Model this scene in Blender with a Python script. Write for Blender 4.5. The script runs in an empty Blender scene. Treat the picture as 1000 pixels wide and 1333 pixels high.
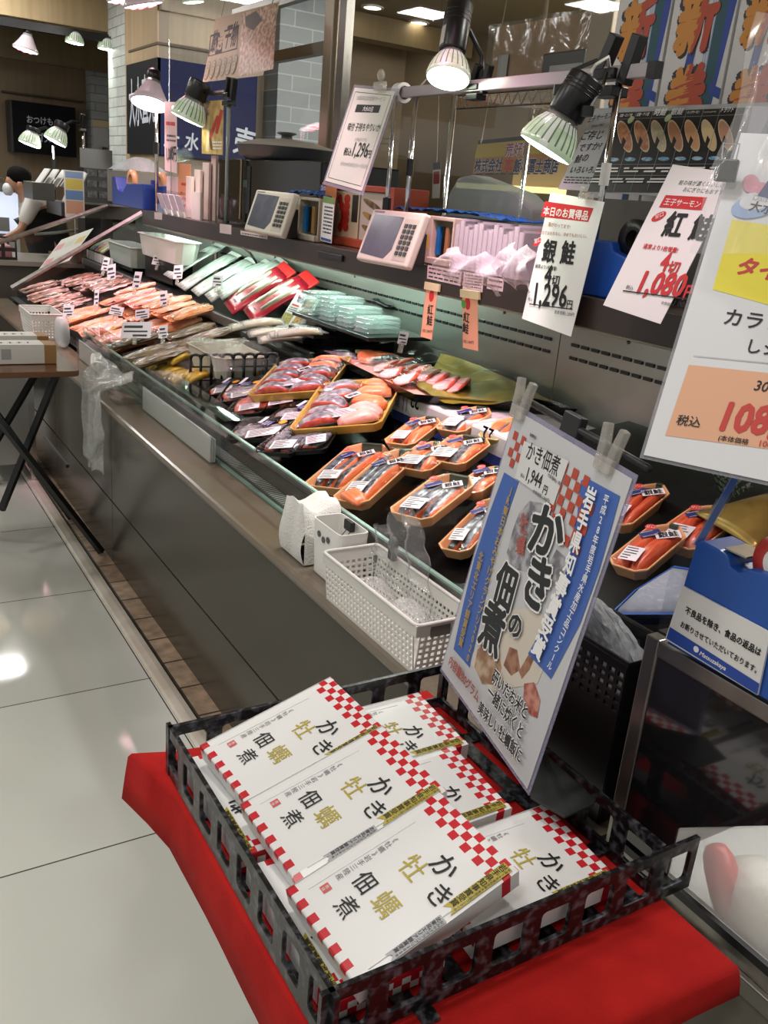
import bpy, bmesh, math, random
from mathutils import Vector as V, Matrix as M
random.seed(11)
SC = bpy.context.scene
COL = SC.collection
PI = math.pi

# ---------------------------------------------------------------- camera
YAW, PITCH, ROLL, FPX, CAMZ = 0.5655, 0.338, 0.0895, 1160.0, 1.5
_f = V((math.sin(YAW) * math.cos(PITCH), math.cos(YAW) * math.cos(PITCH), -math.sin(PITCH)))
_r = V((math.cos(YAW), -math.sin(YAW), 0))
_u = _r.cross(_f)
CR = _r * math.cos(ROLL) + _u * math.sin(ROLL)
CU = _u * math.cos(ROLL) - _r * math.sin(ROLL)
CF = _f
CO = V((0, 0, CAMZ))
cam = bpy.data.cameras.new('camera')
cam.sensor_fit = 'VERTICAL'
cam.sensor_height = 24
cam.lens = FPX / 1333 * 24
cam.clip_start = 0.02
co = bpy.data.objects.new('camera', cam)
COL.objects.link(co)
co.matrix_world = M.Translation(CO) @ M((CR, CU, -CF)).transposed().to_4x4()
SC.camera = co

# ---------------------------------------------------------------- light and exposure
SC.view_settings.view_transform = 'Standard'
SC.view_settings.look = 'None'
SC.view_settings.gamma = 1
SC.view_settings.use_curve_mapping = False
SC.view_settings.exposure = 0.36
SC.cycles.max_bounces = 8
SC.cycles.diffuse_bounces = 3
SC.cycles.glossy_bounces = 4
SC.cycles.transmission_bounces = 6
SC.cycles.transparent_max_bounces = 16
SC.cycles.caustics_reflective = False
SC.cycles.caustics_refractive = False
SC.cycles.sample_clamp_indirect = 4
w = bpy.data.worlds.new('world')
SC.world = w
w.use_nodes = True
w.node_tree.nodes['Background'].inputs[0].default_value = (1.0, 0.985, 0.95, 1)
w.node_tree.nodes['Background'].inputs[1].default_value = 0.34


def area(name, loc, size, energy, color=(1, 1, 1), target=None, sy=None, spread=None):
    l = bpy.data.lights.new(name, 'AREA')
    l.shape = 'RECTANGLE'
    l.size, l.size_y = size, sy or size
    l.energy, l.color = energy, color
    if spread:
        l.spread = spread
    o = bpy.data.objects.new(name, l)
    COL.objects.link(o)
    o.location = loc
    if target is not None:
        o.rotation_euler = (V(target) - V(loc)).to_track_quat('-Z', 'Y').to_euler()
    return o


def spot(name, loc, target, energy, color, angle=60, radius=.05, blend=.6, parent=None):
    l = bpy.data.lights.new(name, 'SPOT')
    l.energy, l.color, l.spot_size, l.spot_blend, l.shadow_soft_size = energy, color, math.radians(angle), blend, radius
    o = bpy.data.objects.new(name, l)
    COL.objects.link(o)
    o.location = loc
    o.rotation_euler = (V(target) - V(loc)).to_track_quat('-Z', 'Y').to_euler()
    return o


# ceiling luminaires of the aisle, unseen fill lights added for shop and hall, LED strip below the case's shelf, pink track lamps over the fish
for x, y, e in [(-.9, -.3, 12), (-.5, 1.4, 8), (-.9, 2.6, 12), (-.4, 4.2, 12), (-.9, 5.6, 14), (-.3, 7.0, 14), (3.6, 1.6, 30), (3.0, 8.9, 40), (.6, 9.4, 60), (1.0, 7.9, 26)]:  # shop and far-end entries are unseen fill, added to lift the dark background
    area('ceiling_and_fill_light', (x, y, 2.95), .35, e, (1, .985, .955), (x, y, 0), .35)
area('shop_fill_light', (2.75, .9, 2.95), .35, 22, (1, .96, .90), (2.5, 2.2, 1.4), .35)  # unseen fill, added to brighten the carton and the hall sign
for x, y, e, tg in [(5.2, 2.2, 90, (4.6, 9, 2.2)), (4.0, 1.2, 60, (4.2, 7, 3.2))]:
    area('hall_fill_light', (x, y, 2.6), .8, e, (1, .95, .86), tg, .8)  # unseen wall washers, added to brighten the dark hall
area('case_led_strip', (1.66, 3.9, 1.225), .03, 6, (.76, 1, .85), None, 2.7).rotation_euler = (0, -.25, 0)
for x, y, tx, ty, e, c in [(1.15, 1.9, 1.35, 2.0, 60, (1, .80, .82)), (.95, 1.75, 1.62, 2.35, 95, (1, .46, .68)), (1.1, 1.25, 1.3, 1.3, 40, (1, .70, .78)), (1.1, 3.0, 1.40, 2.75, 60, (1, .66, .78)),
                           (1.05, 4.6, 1.3, 4.55, 95, (1, .56, .70)), (1.1, 5.6, 1.4, 5.6, 60, (1, .56, .70)), (1.0, 7.6, .9, 7.9, 40, (1, .5, .7)), (1.2, 3.5, 1.5, 3.6, 45, (1, .92, .86))]:
    spot('pink_track_lamp', (x, y, 2.75), (tx, ty, .85), e * 1.25, c, 36, .06)
area('shop_fill_light', (2.8, 5.15, 2.98), .35, 11, (1, .96, .90), (2.9, 6.9, 1.0), .35)  # unseen fill, added to lift the navy sign and brick pillar
spot('white_track_lamp', (.3, .9, 2.9), (.5, .8, .7), 38, (1, .97, .94), 60, .12)

# ---------------------------------------------------------------- where a sight line meets a plane of the place


def ray(px, py):
    return CF + CR * ((px - 500) / FPX) - CU * ((py - 666.5) / FPX)


def ax(px, py, x):
    d = ray(px, py)
    return CO + d * (x / d.x)


def ay(px, py, y):
    d = ray(px, py)
    return CO + d * (y / d.y)


def az(px, py, z):
    d = ray(px, py)
    return CO + d * ((z - CAMZ) / d.z)


def apl(px, py, p0, n):
    d = ray(px, py)
    return CO + d * (n.dot(p0 - CO) / n.dot(d))


DS = .30
DN = V((-DS, 0, 1)).normalized()
BN = V((-.12, 0, 1)).normalized()


def deck(px, py, off=0.0):                        # sloped front deck of the case
    return apl(px, py, V((1.0, 0, .70 + off)), DN)


def tier(px, py, off=0.0):                        # rear tier of the case
    return apl(px, py, V((1.5, 0, .935 + off)), BN)


def frame(o, x, up):
    x = V(x).normalized()
    z = V(up)
    z = (z - x * z.dot(x)).normalized()
    y = z.cross(x)
    m = M((x, y, z)).transposed().to_4x4()
    m.translation = V(o)
    return m


def T(x=0, y=0, z=0):
    return M.Translation((x, y, z))


def RX(a): return M.Rotation(math.radians(a), 4, 'X')
def RY(a): return M.Rotation(math.radians(a), 4, 'Y')
def RZ(a): return M.Rotation(math.radians(a), 4, 'Z')


# ---------------------------------------------------------------- materials
def lin(c):
    if isinstance(c, str):
        c = c.lstrip('#')
        c = [int(c[i:i + 2], 16) / 255 for i in (0, 2, 4)]
    return tuple((v / 12.92 if v <= .04045 else ((v + .055) / 1.055) ** 2.4) for v in c) + (1,)


MAT = {}


def mat(name, col=None, rough=.5, col2=None, scale=20, metal=0., bump=0., emit=None, estr=1., trans=0., coat=0., spec=.5, stretch=None, detail=3, lo=.4, hi=.6, sss=0., alpha=None, bscale=None):
    if name in MAT:
        return MAT[name]
    m = bpy.data.materials.new(name)
    m.use_nodes = True
    nt = m.node_tree
    b = nt.nodes['Principled BSDF']
    b.inputs['Base Color'].default_value = lin(col)
    b.inputs['Roughness'].default_value = rough
    b.inputs['Metallic'].default_value = metal
    b.inputs['Transmission Weight'].default_value = trans
    b.inputs['Coat Weight'].default_value = coat
    b.inputs['Specular IOR Level'].default_value = spec
    if sss:
        b.inputs['Subsurface Weight'].default_value = sss
        b.inputs['Subsurface Radius'].default_value = (.02, .01, .006)
        b.inputs['Subsurface Scale'].default_value = .3
    if emit:
        b.inputs['Emission Color'].default_value = lin(emit)
        b.inputs['Emission Strength'].default_value = estr
    if col2 or bump:
        tc = nt.nodes.new('ShaderNodeTexCoord')
        src = tc.outputs['Object']
        if stretch:
            mp = nt.nodes.new('ShaderNodeMapping')
            mp.inputs['Scale'].default_value = stretch
            nt.links.new(src, mp.inputs[0])
            src = mp.outputs[0]
        n = nt.nodes.new('ShaderNodeTexNoise')
        n.inputs['Scale'].default_value = scale
        n.inputs['Detail'].default_value = detail
        nt.links.new(src, n.inputs['Vector'])
        if col2:
            r = nt.nodes.new('ShaderNodeValToRGB')
            r.color_ramp.elements[0].position = lo
            r.color_ramp.elements[1].position = hi
            r.color_ramp.elements[0].color = lin(col)
            r.color_ramp.elements[1].color = lin(col2)
            nt.links.new(n.outputs[0], r.inputs[0])
            nt.links.new(r.outputs[0], b.inputs['Base Color'])
        if bump:
            bn = n
            if bscale:
                bn = nt.nodes.new('ShaderNodeTexNoise')
                bn.inputs['Scale'].default_value = bscale
                bn.inputs['Detail'].default_value = 2
                nt.links.new(src, bn.inputs['Vector'])
            bp = nt.nodes.new('ShaderNodeBump')
            bp.inputs['Strength'].default_value = bump
            bp.inputs['Distance'].default_value = .01
            nt.links.new(bn.outputs[0], bp.inputs['Height'])
            nt.links.new(bp.outputs[0], b.inputs['Normal'])
    MAT[name] = m
    return m


def film(name, tint=(1, 1, 1), gloss=.16, rough=.08, bump=.5, scale=30, milky=0., mcol=(1, 1, 1), stretch=None, ior=1.3):
    """Clear plastic sheet: mostly see-through, a share of sharp reflection, a share of milky diffuse."""
    if name in MAT:
        return MAT[name]
    m = bpy.data.materials.new(name)
    m.use_nodes = True
    nt = m.node_tree
    nt.nodes.clear()
    out = nt.nodes.new('ShaderNodeOutputMaterial')
    tr = nt.nodes.new('ShaderNodeBsdfTransparent')
    tr.inputs[0].default_value = tuple(tint) + (1,)
    gl = nt.nodes.new('ShaderNodeBsdfGlossy')
    gl.inputs['Roughness'].default_value = rough
    mx = nt.nodes.new('ShaderNodeMixShader')
    fr = nt.nodes.new('ShaderNodeLayerWeight')
    fr.inputs[0].default_value = .5
    pw_ = nt.nodes.new('ShaderNodeMath')
    pw_.operation = 'POWER'
    pw_.inputs[1].default_value = 4.5
    nt.links.new(fr.outputs['Facing'], pw_.inputs[0])
    ad = nt.nodes.new('ShaderNodeMath')
    ad.operation = 'MULTIPLY_ADD'
    ad.use_clamp = True
    ad.inputs[1].default_value = min(.6, (ior - 1) * 2)
    ad.inputs[2].default_value = gloss * .5
    nt.links.new(pw_.outputs[0], ad.inputs[0])
    nt.links.new(ad.outputs[0], mx.inputs[0])
    nt.links.new(tr.outputs[0], mx.inputs[1])
    nt.links.new(gl.outputs[0], mx.inputs[2])
    last = mx
    if milky:
        df = nt.nodes.new('ShaderNodeBsdfDiffuse')
        df.inputs[0].default_value = tuple(mcol) + (1,)
        m2 = nt.nodes.new('ShaderNodeMixShader')
        m2.inputs[0].default_value = milky
        nt.links.new(mx.outputs[0], m2.inputs[1])
        nt.links.new(df.outputs[0], m2.inputs[2])
        last = m2
    nt.links.new(last.outputs[0], out.inputs[0])
    if bump:
        tc = nt.nodes.new('ShaderNodeTexCoord')
        src = tc.outputs['Object']
        if stretch:
            mp = nt.nodes.new('ShaderNodeMapping')
            mp.inputs['Scale'].default_value = stretch
            nt.links.new(src, mp.inputs[0])
            src = mp.outputs[0]
        n = nt.nodes.new('ShaderNodeTexNoise')
        n.inputs['Scale'].default_value = scale
        n.inputs['Detail'].default_value = 3
        n.inputs['Distortion'].default_value = 1.2
        nt.links.new(src, n.inputs['Vector'])
        bp = nt.nodes.new('ShaderNodeBump')
        bp.inputs['Strength'].default_value = bump
        bp.inputs['Distance'].default_value = .02
        nt.links.new(n.outputs[0], bp.inputs['Height'])
        nt.links.new(bp.outputs[0], gl.inputs['Normal'])
    MAT[name] = m
    return m


def brickmat(name, c1, c2, mortar, bw, bh, ms=.01, rough=.5, axes='xy', offset=.5, bump=.3, noise=None, squash=1., shift=(0, 0)):
    """Bricks or tiles in metres on object axes."""
    if name in MAT:
        return MAT[name]
    m = bpy.data.materials.new(name)
    m.use_nodes = True
    nt = m.node_tree
    b = nt.nodes['Principled BSDF']
    b.inputs['Roughness'].default_value = rough
    tc = nt.nodes.new('ShaderNodeTexCoord')
    sp = nt.nodes.new('ShaderNodeSeparateXYZ')
    cb = nt.nodes.new('ShaderNodeCombineXYZ')
    nt.links.new(tc.outputs['Object'], sp.inputs[0])
    for i, a in enumerate(axes):
        ad = nt.nodes.new('ShaderNodeMath')
        ad.operation = 'ADD'
        ad.inputs[1].default_value = shift[i]
        nt.links.new(sp.outputs['xyz'.index(a)], ad.inputs[0])
        nt.links.new(ad.outputs[0], cb.inputs[i])
    br = nt.nodes.new('ShaderNodeTexBrick')
    br.offset = offset
    br.inputs['Scale'].default_value = 1
    br.inputs['Brick Width'].default_value = bw
    br.inputs['Row Height'].default_value = bh
    br.inputs['Mortar Size'].default_value = ms
    br.inputs['Mortar Smooth'].default_value = .1
    br.inputs['Color1'].default_value = lin(c1)
    br.inputs['Color2'].default_value = lin(c2)
    br.inputs['Mortar'].default_value = lin(mortar)
    nt.links.new(cb.outputs[0], br.inputs['Vector'])
    col = br.outputs['Color']
    if noise:
        n = nt.nodes.new('ShaderNodeTexNoise')
        n.inputs['Scale'].default_value = noise[0]
        n.inputs['Detail'].default_value = 6
        nt.links.new(tc.outputs['Object'], n.inputs['Vector'])
        mr = nt.nodes.new('ShaderNodeMapRange')
        mr.inputs['From Min'].default_value = .3
        mr.inputs['From Max'].default_value = .7
        mr.inputs['To Min'].default_value = 1 - noise[1]
        mr.inputs['To Max'].default_value = 1 + noise[1] * .4
        nt.links.new(n.outputs[0], mr.inputs[0])
        mm = nt.nodes.new('ShaderNodeVectorMath')
        mm.operation = 'SCALE'
        nt.links.new(col, mm.inputs[0])
        nt.links.new(mr.outputs[0], mm.inputs['Scale'])
        col = mm.outputs[0]
    nt.links.new(col, b.inputs['Base Color'])
    if bump:
        bp = nt.nodes.new('ShaderNodeBump')
        bp.inputs['Strength'].default_value = bump
        bp.inputs['Distance'].default_value = .004
        bp.invert = True
        nt.links.new(br.outputs['Fac'], bp.inputs['Height'])
        nt.links.new(bp.outputs[0], b.inputs['Normal'])
    MAT[name] = m
    return m


def woodmat(name, c1, c2, rough=.45, stretch=(1, 1, .06), scale=30):
    return mat(name, c1, rough, c2, scale, stretch=stretch, detail=5, lo=.3, hi=.7)


white_paper = mat('white_paper', '#e6e5e3', .6)
white_plastic = mat('white_plastic', '#e4e2dd', .4)
black_plastic = mat('black_plastic', '#101012', .32)
black_ink = mat('black_ink', '#131314', .6)
red_ink = mat('red_ink', '#c3262b', .55)
blue_ink = mat('blue_ink', '#2b4a9a', .55)
gold_ink = mat('gold_ink', '#b3a136', .5)
grey_ink = mat('grey_ink', '#9d9d9f', .5)
steel = mat('steel', '#b2b0ab', .3, '#9a9893', 40, metal=.9, stretch=(1, .03, 1), lo=.3, hi=.7)
dark_steel = mat('dark_steel', '#6d6a65', .35, metal=.85)
chrome = mat('chrome', '#d5d5d5', .12, metal=1)
clear = film('clear_acrylic', (.97, .985, .98), .10, .03, 0)
wrap = film('cling_film', (.995, .995, .995), .085, .10, .30, 24, ior=1.12)
bagfilm = film('clear_bag', (.96, .96, .96), .16, .15, .6, 22, .12)
milkbag = film('milky_bag', (.85, .88, .88), .16, .2, .8, 14, .42, (.75, .78, .78))

# ---------------------------------------------------------------- mesh builder


class B:
    def __init__(s, m=None):
        s.v, s.f, s.i, s.m, s.k = [], [], [], m or M(), 0

    def add(s, vs, fs, k=None, m=None):
        n = len(s.v)
        mm = s.m if m is None else s.m @ m
        s.v += [tuple(mm @ V(p)) for p in vs]
        s.f += [tuple(a + n for a in f) for f in fs]
        s.i += [s.k if k is None else k] * len(fs)
        return s

    def box(s, x0, x1, y0, y1, z0, z1, k=None, m=None):
        vs = [(x, y, z) for x in (x0, x1) for y in (y0, y1) for z in (z0, z1)]
        return s.add(vs, [(0, 1, 3, 2), (4, 6, 7, 5), (0, 4, 5, 1), (2, 3, 7, 6), (0, 2, 6, 4), (1, 5, 7, 3)], k, m)

    def quad(s, a, b, c, d, k=None, m=None):
        return s.add([a, b, c, d], [(0, 1, 2, 3)], k, m)

    def rect(s, x0, x1, y0, y1, z=0, k=None, m=None):
        return s.add([(x0, y0, z), (x1, y0, z), (x1, y1, z), (x0, y1, z)], [(0, 1, 2, 3)], k, m)

    def poly(s, pts, z=0, k=None, m=None):
        return s.add([(p[0], p[1], z) for p in pts], [tuple(range(len(pts)))], k, m)

    def prism(s, pts, z0, z1, k=None, m=None):
        n = len(pts)
        vs = [(p[0], p[1], z0) for p in pts] + [(p[0], p[1], z1) for p in pts]
        fs = [tuple(range(n))[::-1], tuple(range(n, 2 * n))] + [(i, (i + 1) % n, n + (i + 1) % n, n + i) for i in range(n)]
        return s.add(vs, fs, k, m)

    def rings(s, rings, cap0=True, cap1=True, k=None, m=None, kf=None):
        n = len(rings[0])
        vs = [p for r in rings for p in r]
        fs, ks = [], []
        for j in range(len(rings) - 1):
            for i in range(n):
                fs.append((j * n + i, j * n + (i + 1) % n, (j + 1) * n + (i + 1) % n, (j + 1) * n + i))
                ks.append(kf(j, i) if kf else (s.k if k is None else k))
        if cap0:
            fs.append(tuple(range(n))[::-1])
            ks.append(kf(0, 0) if kf else (s.k if k is None else k))
        if cap1:
            fs.append(tuple(range((len(rings) - 1) * n, len(rings) * n)))
            ks.append(kf(len(rings) - 2, 0) if kf else (s.k if k is None else k))
        s.add(vs, fs, 0, m)
        s.i[-len(fs):] = ks
        return s

    def tube(s, pts, r, n=8, closed=False, k=None, m=None):
        pts = [V(p) for p in pts]
        rs = r if isinstance(r, (list, tuple)) else [r] * len(pts)
        rg = []
        up = None
        for i, p in enumerate(pts):
            a = pts[i - 1] if i or closed else p
            b = pts[(i + 1) % len(pts)] if i < len(pts) - 1 or closed else p
            d = (b - a).normalized() if (b - a).length > 1e-9 else V((0, 0, 1))
            if up is None:
                up = V((0, 0, 1)) if abs(d.z) < .9 else V((1, 0, 0))
            x = d.cross(up).normalized()
            y = x.cross(d).normalized()
            up = y
            rg.append([p + (x * math.cos(2 * PI * q / n) + y * math.sin(2 * PI * q / n)) * rs[i] for q in range(n)])
        if closed:
            rg.append(rg[0])
        return s.rings(rg, not closed, not closed, k, m)

    def lathe(s, prof, n=24, k=None, m=None, cap0=False, cap1=False, kf=None):
        rg = [[(r * math.cos(2 * PI * q / n), r * math.sin(2 * PI * q / n), z) for q in range(n)] for r, z in prof]
        return s.rings(rg, cap0, cap1, k, m, kf)

    def cyl(s, x, y, z0, z1, r, n=20, k=None, m=None):
        return s.lathe([(r, z0), (r, z1)], n, k, (m or M()) @ T(x, y, 0), True, True)

    def grid(s, fn, nu, nv, k=None, m=None, kf=None):
        vs = [fn(i / nu, j / nv) for i in range(nu + 1) for j in range(nv + 1)]
        fs = [(i * (nv + 1) + j, (i + 1) * (nv + 1) + j, (i + 1) * (nv + 1) + j + 1, i * (nv + 1) + j + 1) for i in range(nu) for j in range(nv)]
        s.add(vs, fs, k, m)
        if kf:
            s.i[-len(fs):] = [kf(i, j) for i in range(nu) for j in range(nv)]
        return s

    def blob(s, c, r, n=12, k=None, m=None, e=1., jit=0.):
        rg = []
        for j in range(1, n // 2):
            a = PI * j / (n // 2)
            sz, cz = math.sin(a) ** e, math.copysign(abs(math.cos(a)) ** e, math.cos(a))
            rg.append([(c[0] + r[0] * sz * math.cos(2 * PI * q / n) * (1 + random.uniform(-jit, jit)), c[1] + r[1] * sz * math.sin(2 * PI * q / n) * (1 + random.uniform(-jit, jit)), c[2] + r[2] * -cz) for q in range(n)])
        return s.rings(rg, True, True, k, m)

    def make(s, name, mats, parent=None, smooth=False, bevel=0., solid=0., sub=0, mw=None, seg=2):
        me = bpy.data.meshes.new(name)
        me.from_pydata(s.v, [], s.f)
        mats = mats if isinstance(mats, (list, tuple)) else [mats]
        for q in mats:
            me.materials.append(q)
        if len(mats) > 1:
            me.polygons.foreach_set('material_index', [min(i, len(mats) - 1) for i in s.i])
        bm = bmesh.new()
        bm.from_mesh(me)
        if not getattr(s, 'keep', False):
            bmesh.ops.recalc_face_normals(bm, faces=bm.faces)
        bm.to_mesh(me)
        bm.free()
        if smooth:
            me.polygons.foreach_set('use_smooth', [True] * len(me.polygons))
        me.update()
        o = bpy.data.objects.new(name, me)
        COL.objects.link(o)
        if parent is not None:
            o.parent = parent
        if mw is not None:
            o.matrix_world = mw
        if solid:
            q = o.modifiers.new('s', 'SOLIDIFY')
            q.thickness = solid
            q.offset = 0
        if bevel:
            q = o.modifiers.new('b', 'BEVEL')
            q.width, q.segments, q.limit_method, q.angle_limit = bevel, seg, 'ANGLE', math.radians(40)
            if not smooth:
                q.harden_normals = False
        if sub:
            q = o.modifiers.new('u', 'SUBSURF')
            q.levels = q.render_levels = sub
        return o


def tag(o, label, cat, group=None):
    o['label'], o['category'] = label, cat
    if group:
        o['group'] = group
    return o


def thing(name, label, cat, m=None, group=None):
    o = bpy.data.objects.new(name, None)
    o.empty_display_size = .05
    COL.objects.link(o)
    if m is not None:
        o.matrix_world = m
    return tag(o, label, cat, group)


def struct(o):
    o['kind'] = 'structure'
    return o


KIDS = {}


def dup(root, mw, label, group=None):
    def cp(o, parent):
        c = o.copy()
        COL.objects.link(c)
        c.parent = parent
        for k in [q for q in bpy.data.objects if q.parent == o]:
            if k.type != 'LIGHT':
                cp(k, c)
        return c
    c = cp(root, None)
    c.matrix_world = mw
    c['label'] = label
    if group:
        c['group'] = group
    return c


# ---------------------------------------------------------------- lettering
_tc = {}


def glyphs(text, bold=0., shear=0.):
    """Outline of a piece of text as a flat mesh; bold strokes come from shifted copies of the same outline."""
    key = (text, shear)
    if key not in _tc:
        c = bpy.data.curves.new('t', 'FONT')
        c.body, c.size, c.resolution_u, c.shear = text, 1, 2, shear
        o = bpy.data.objects.new('t', c)
        COL.objects.link(o)
        dg = bpy.context.evaluated_depsgraph_get()
        me = bpy.data.meshes.new_from_object(o.evaluated_get(dg))
        vs = [(p.co.x, p.co.y, 0.) for p in me.vertices]
        fs = [tuple(p.vertices) for p in me.polygons]
        x1 = max([p[0] for p in vs] or [0])
        x0 = min([p[0] for p in vs] or [0])
        bpy.data.objects.remove(o)
        bpy.data.curves.remove(c)
        bpy.data.meshes.remove(me)
        _tc[key] = (vs, fs, x0, x1)
    vs, fs, x0, x1 = _tc[key]
    if not bold:
        return vs, fs, x0, x1
    V2, F2 = [], []
    for k in range(8):
        n = len(V2)
        dx, dy = bold * math.cos(k * PI / 4), bold * math.sin(k * PI / 4)
        V2 += [(p[0] + dx, p[1] + dy, 1.2e-5 * k) for p in vs]
        F2 += [tuple(i + n for i in f) for f in fs]
    return V2, F2, x0 - bold, x1 + bold


def put(b, text, x, y, size, z=.0006, align='l', bold=0., vert=False, sx=1., pitch=1.05, shear=0., rot=0., k=None):
    """Lettering on the builder's local x-y plane. x, y: left end of the base line (or centre / right); vertical: centre top of the column."""
    if vert:
        for i, ch in enumerate(text):
            vs, fs, x0, x1 = glyphs(ch, bold, shear)
            mm = T(x, y - (i + .85) * size * pitch, z) @ RZ(rot)
            b.add([((p[0] - (x0 + x1) / 2) * size * sx, p[1] * size, p[2]) for p in vs], fs, k, mm)
        return b
    vs, fs, x0, x1 = glyphs(text, bold, shear)
    o = {'l': 0, 'c': -(x0 + x1) / 2, 'r': -x1}[align]
    return b.add([((p[0] + o) * size * sx, p[1] * size, p[2]) for p in vs], fs, k, T(x, y, z) @ RZ(rot))


def letters(parent, mat_, items, name='lettering', m=None):
    """items: (text, x, y, size, dict of put options); one mesh per colour."""
    b = B(m)
    b.keep = True
    for it in items:
        put(b, *it[:4], **(it[4] if len(it) > 4 else {}))
    return b.make(name, mat_, parent)


def patch(parent, name, mat_, x0, x1, y0, y1, z=.0003, m=None):
    return B(m).rect(x0, x1, y0, y1, z).make(name, mat_, parent)


def corner_frame(TL, TR, BL, x, fw=None):
    """A card whose top edge lies on the plane x: its frame (origin top left, X along the top edge, Y up, Z towards the reader), width and height."""
    a, b = ax(*TL, x), ax(*TR, x)
    c = ay(*BL, a.y)
    X = (b - a)
    Y = (a - c)
    Wd, Hd = X.length, Y.length
    X.normalize()
    Y = (Y - X * Y.dot(X)).normalized()
    Z = X.cross(Y)
    m = M((X, Y, Z)).transposed().to_4x4()
    m.translation = a
    return m, Wd, Hd

# ================================================================ the setting
tile = brickmat('floor_tile', '#cfd0c8', '#c9cac2', '#4a4740', 1.42, .7105, .0022, .07, 'xy', .0, .05, None, 1, (.68, .377))
struct(B().box(-3, .745, -1.5, 12, -.05, 0).make('floor', tile))
struct(B().box(.80, 9, -1.5, 14, -.05, 0).make('floor_shop', mat('shop_floor', '#6b6258', .4)))
kerb_m = mat('kerb_stone', '#d6cfc2', .18, '#c4bbac', 6)
b = B()
sec = [(.745, 0), (.745, .006), (.752, .012), (.775, .013), (.793, .010), (.797, 0)]
b.rings([[(x, y, z) for x, z in sec] for y in (-.5, 3.0, 6.6)])
struct(b.make('trim_1', kerb_m, smooth=False))
struct(B().box(.797, .90, -.5, 6.6, -.02, .012).make('trim_2', brickmat('brown_tile', '#bfa58c', '#a58c75', '#3e342b', .2, .168, .004, .5, 'xy', .0, .4, (22, .45), 1, (.0, .0))))

wood_l = woodmat('pale_wood', '#b39d7e', '#a48c6c', .5)
wood_g = woodmat('grey_wood', '#8d8070', '#7f7262', .5)
wood_d = woodmat('brown_wood', '#71603f', '#665638', .5)
wbrick = brickmat('white_brick', '#c7cac6', '#b4b8b4', '#8b8e8b', .26, .075, .004, .5, 'yz', .5, .6, (9, .15))
gbrick = brickmat('grey_brick', '#757d82', '#6b7378', '#9aa1a5', .30, .11, .005, .45, 'xz', .5, .4)
fbrick = brickmat('far_brick', '#aeb4b8', '#a0a7ab', '#83898c', .26, .08, .005, .5, 'xz', .5, .4)
dark_ceiling = mat('dark_ceiling', '#4b4437', .7)
tan_ceiling = mat('tan_ceiling', '#8b7e69', .7)

cx = ay(205, 73, 7.0).x                                          # corner of the navy shop front
lx = cx + .03
struct(B().box(lx, lx + 1.20, 7.06, 7.9, 0, 2.62).make('wall_front', wood_g))
struct(B().box(lx - .012, lx, 7.06, 7.9, 0, 3.4).make('wall_side', wood_l))
struct(B().box(lx, lx + 1.3, 7.0, 7.9, 2.62, 3.5).make('wall_upper', wood_g))
# recessed band over the signs
struct(B().box(lx - .02, lx + 1.3, 7.03, 7.06, 2.40, 2.416).make('trim_3', mat('groove_brown', '#57493a', .6)))
struct(B().box(lx - .02, lx - .012, 7.06, 7.78, 2.40, 2.416).make('trim_4', MAT['groove_brown']))
px0 = ax(141, 100, lx).y
struct(B().box(lx + .0, lx + .5, 7.9, px0, 0, 3.6).make('wall_pillar', wbrick))
# fascia and soffits over the far shops
zA = ay(70, 30, 8.45).z
struct(B().box(-3, lx + .4, 8.45, 8.6, zA, 3.9).make('wall_fascia', woodmat('tan_fascia', '#a8936f', '#9a8461', .5)))
struct(B().box(-3, 3.6, 8.6, 10.4, zA + .06, zA + .12).make('ceiling_far', dark_ceiling))
zB = ay(70, 84, 9.5).z
struct(B().box(-3, 3.2, 9.5, 9.6, zB, zA + .06).make('wall_bulkhead', wood_d))
struct(B().box(-1.2, 3.4, 10.25, 10.35, 0, 3.2).make('wall_far', woodmat('far_wood', '#9a866a', '#8d795d', .5)))
struct(B().box(ay(118, 120, 10.0).x, ay(118, 120, 10.0).x + .5, 10.0, 10.2, 0, 3.0).make('wall_far_pillar', fbrick))
# back hall seen through the glass
gx0, gx1 = ay(362, 100, 6.8).x, ay(452, 100, 6.8).x
struct(B().box(gx0, gx1, 6.8, 7.3, 0, 3.6).make('wall_brick_pillar', gbrick))
struct(B().box(5.6, 5.7, -1, 9.3, 0, 3.3).make('wall_right', mat('hall_wall', '#84755e', .55, '#7a6b55', 1.5)))
struct(B().box(3.7, 5.7, 9.2, 9.3, 0, 3.3).make('wall_back', mat('hall_wall_back', '#80705a', .55)))
struct(B().box(2.2, 5.7, -1.5, 9.3, 3.05, 3.12).make('ceiling_hall', tan_ceiling))
struct(B().box(-3.5, 2.2, -2.5, 8.45, 3.05, 3.12).make('ceiling_aisle', mat('aisle_ceiling', '#b5a88f', .7)))
for i, (y, z) in enumerate([(4.6, 2.8), (7.9, 2.84)]):
    struct(B().box(2.3, 5.55, y, y + .22, z, 3.04).make('ceiling_beam', wood_d if i else mat('beam_grey', '#5d564b', .6)))
# hall furniture blocks far behind
t = thing('partition_cabinet', 'brown cabinet with a lit top far back in the hall', 'cabinet', T(4.3, 4.9, 0))
B().box(0, 1.2, -1.0, 1.2, 0, 1.62).make('body', mat('cab_brown', '#6a5a48', .5), t)
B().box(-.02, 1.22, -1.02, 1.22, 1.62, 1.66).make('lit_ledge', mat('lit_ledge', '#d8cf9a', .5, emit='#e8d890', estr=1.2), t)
B().box(.2, 1.0, -.6, .8, 1.66, 2.0).make('back_board', mat('cab_pale', '#a08a68', .5), t)
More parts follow.
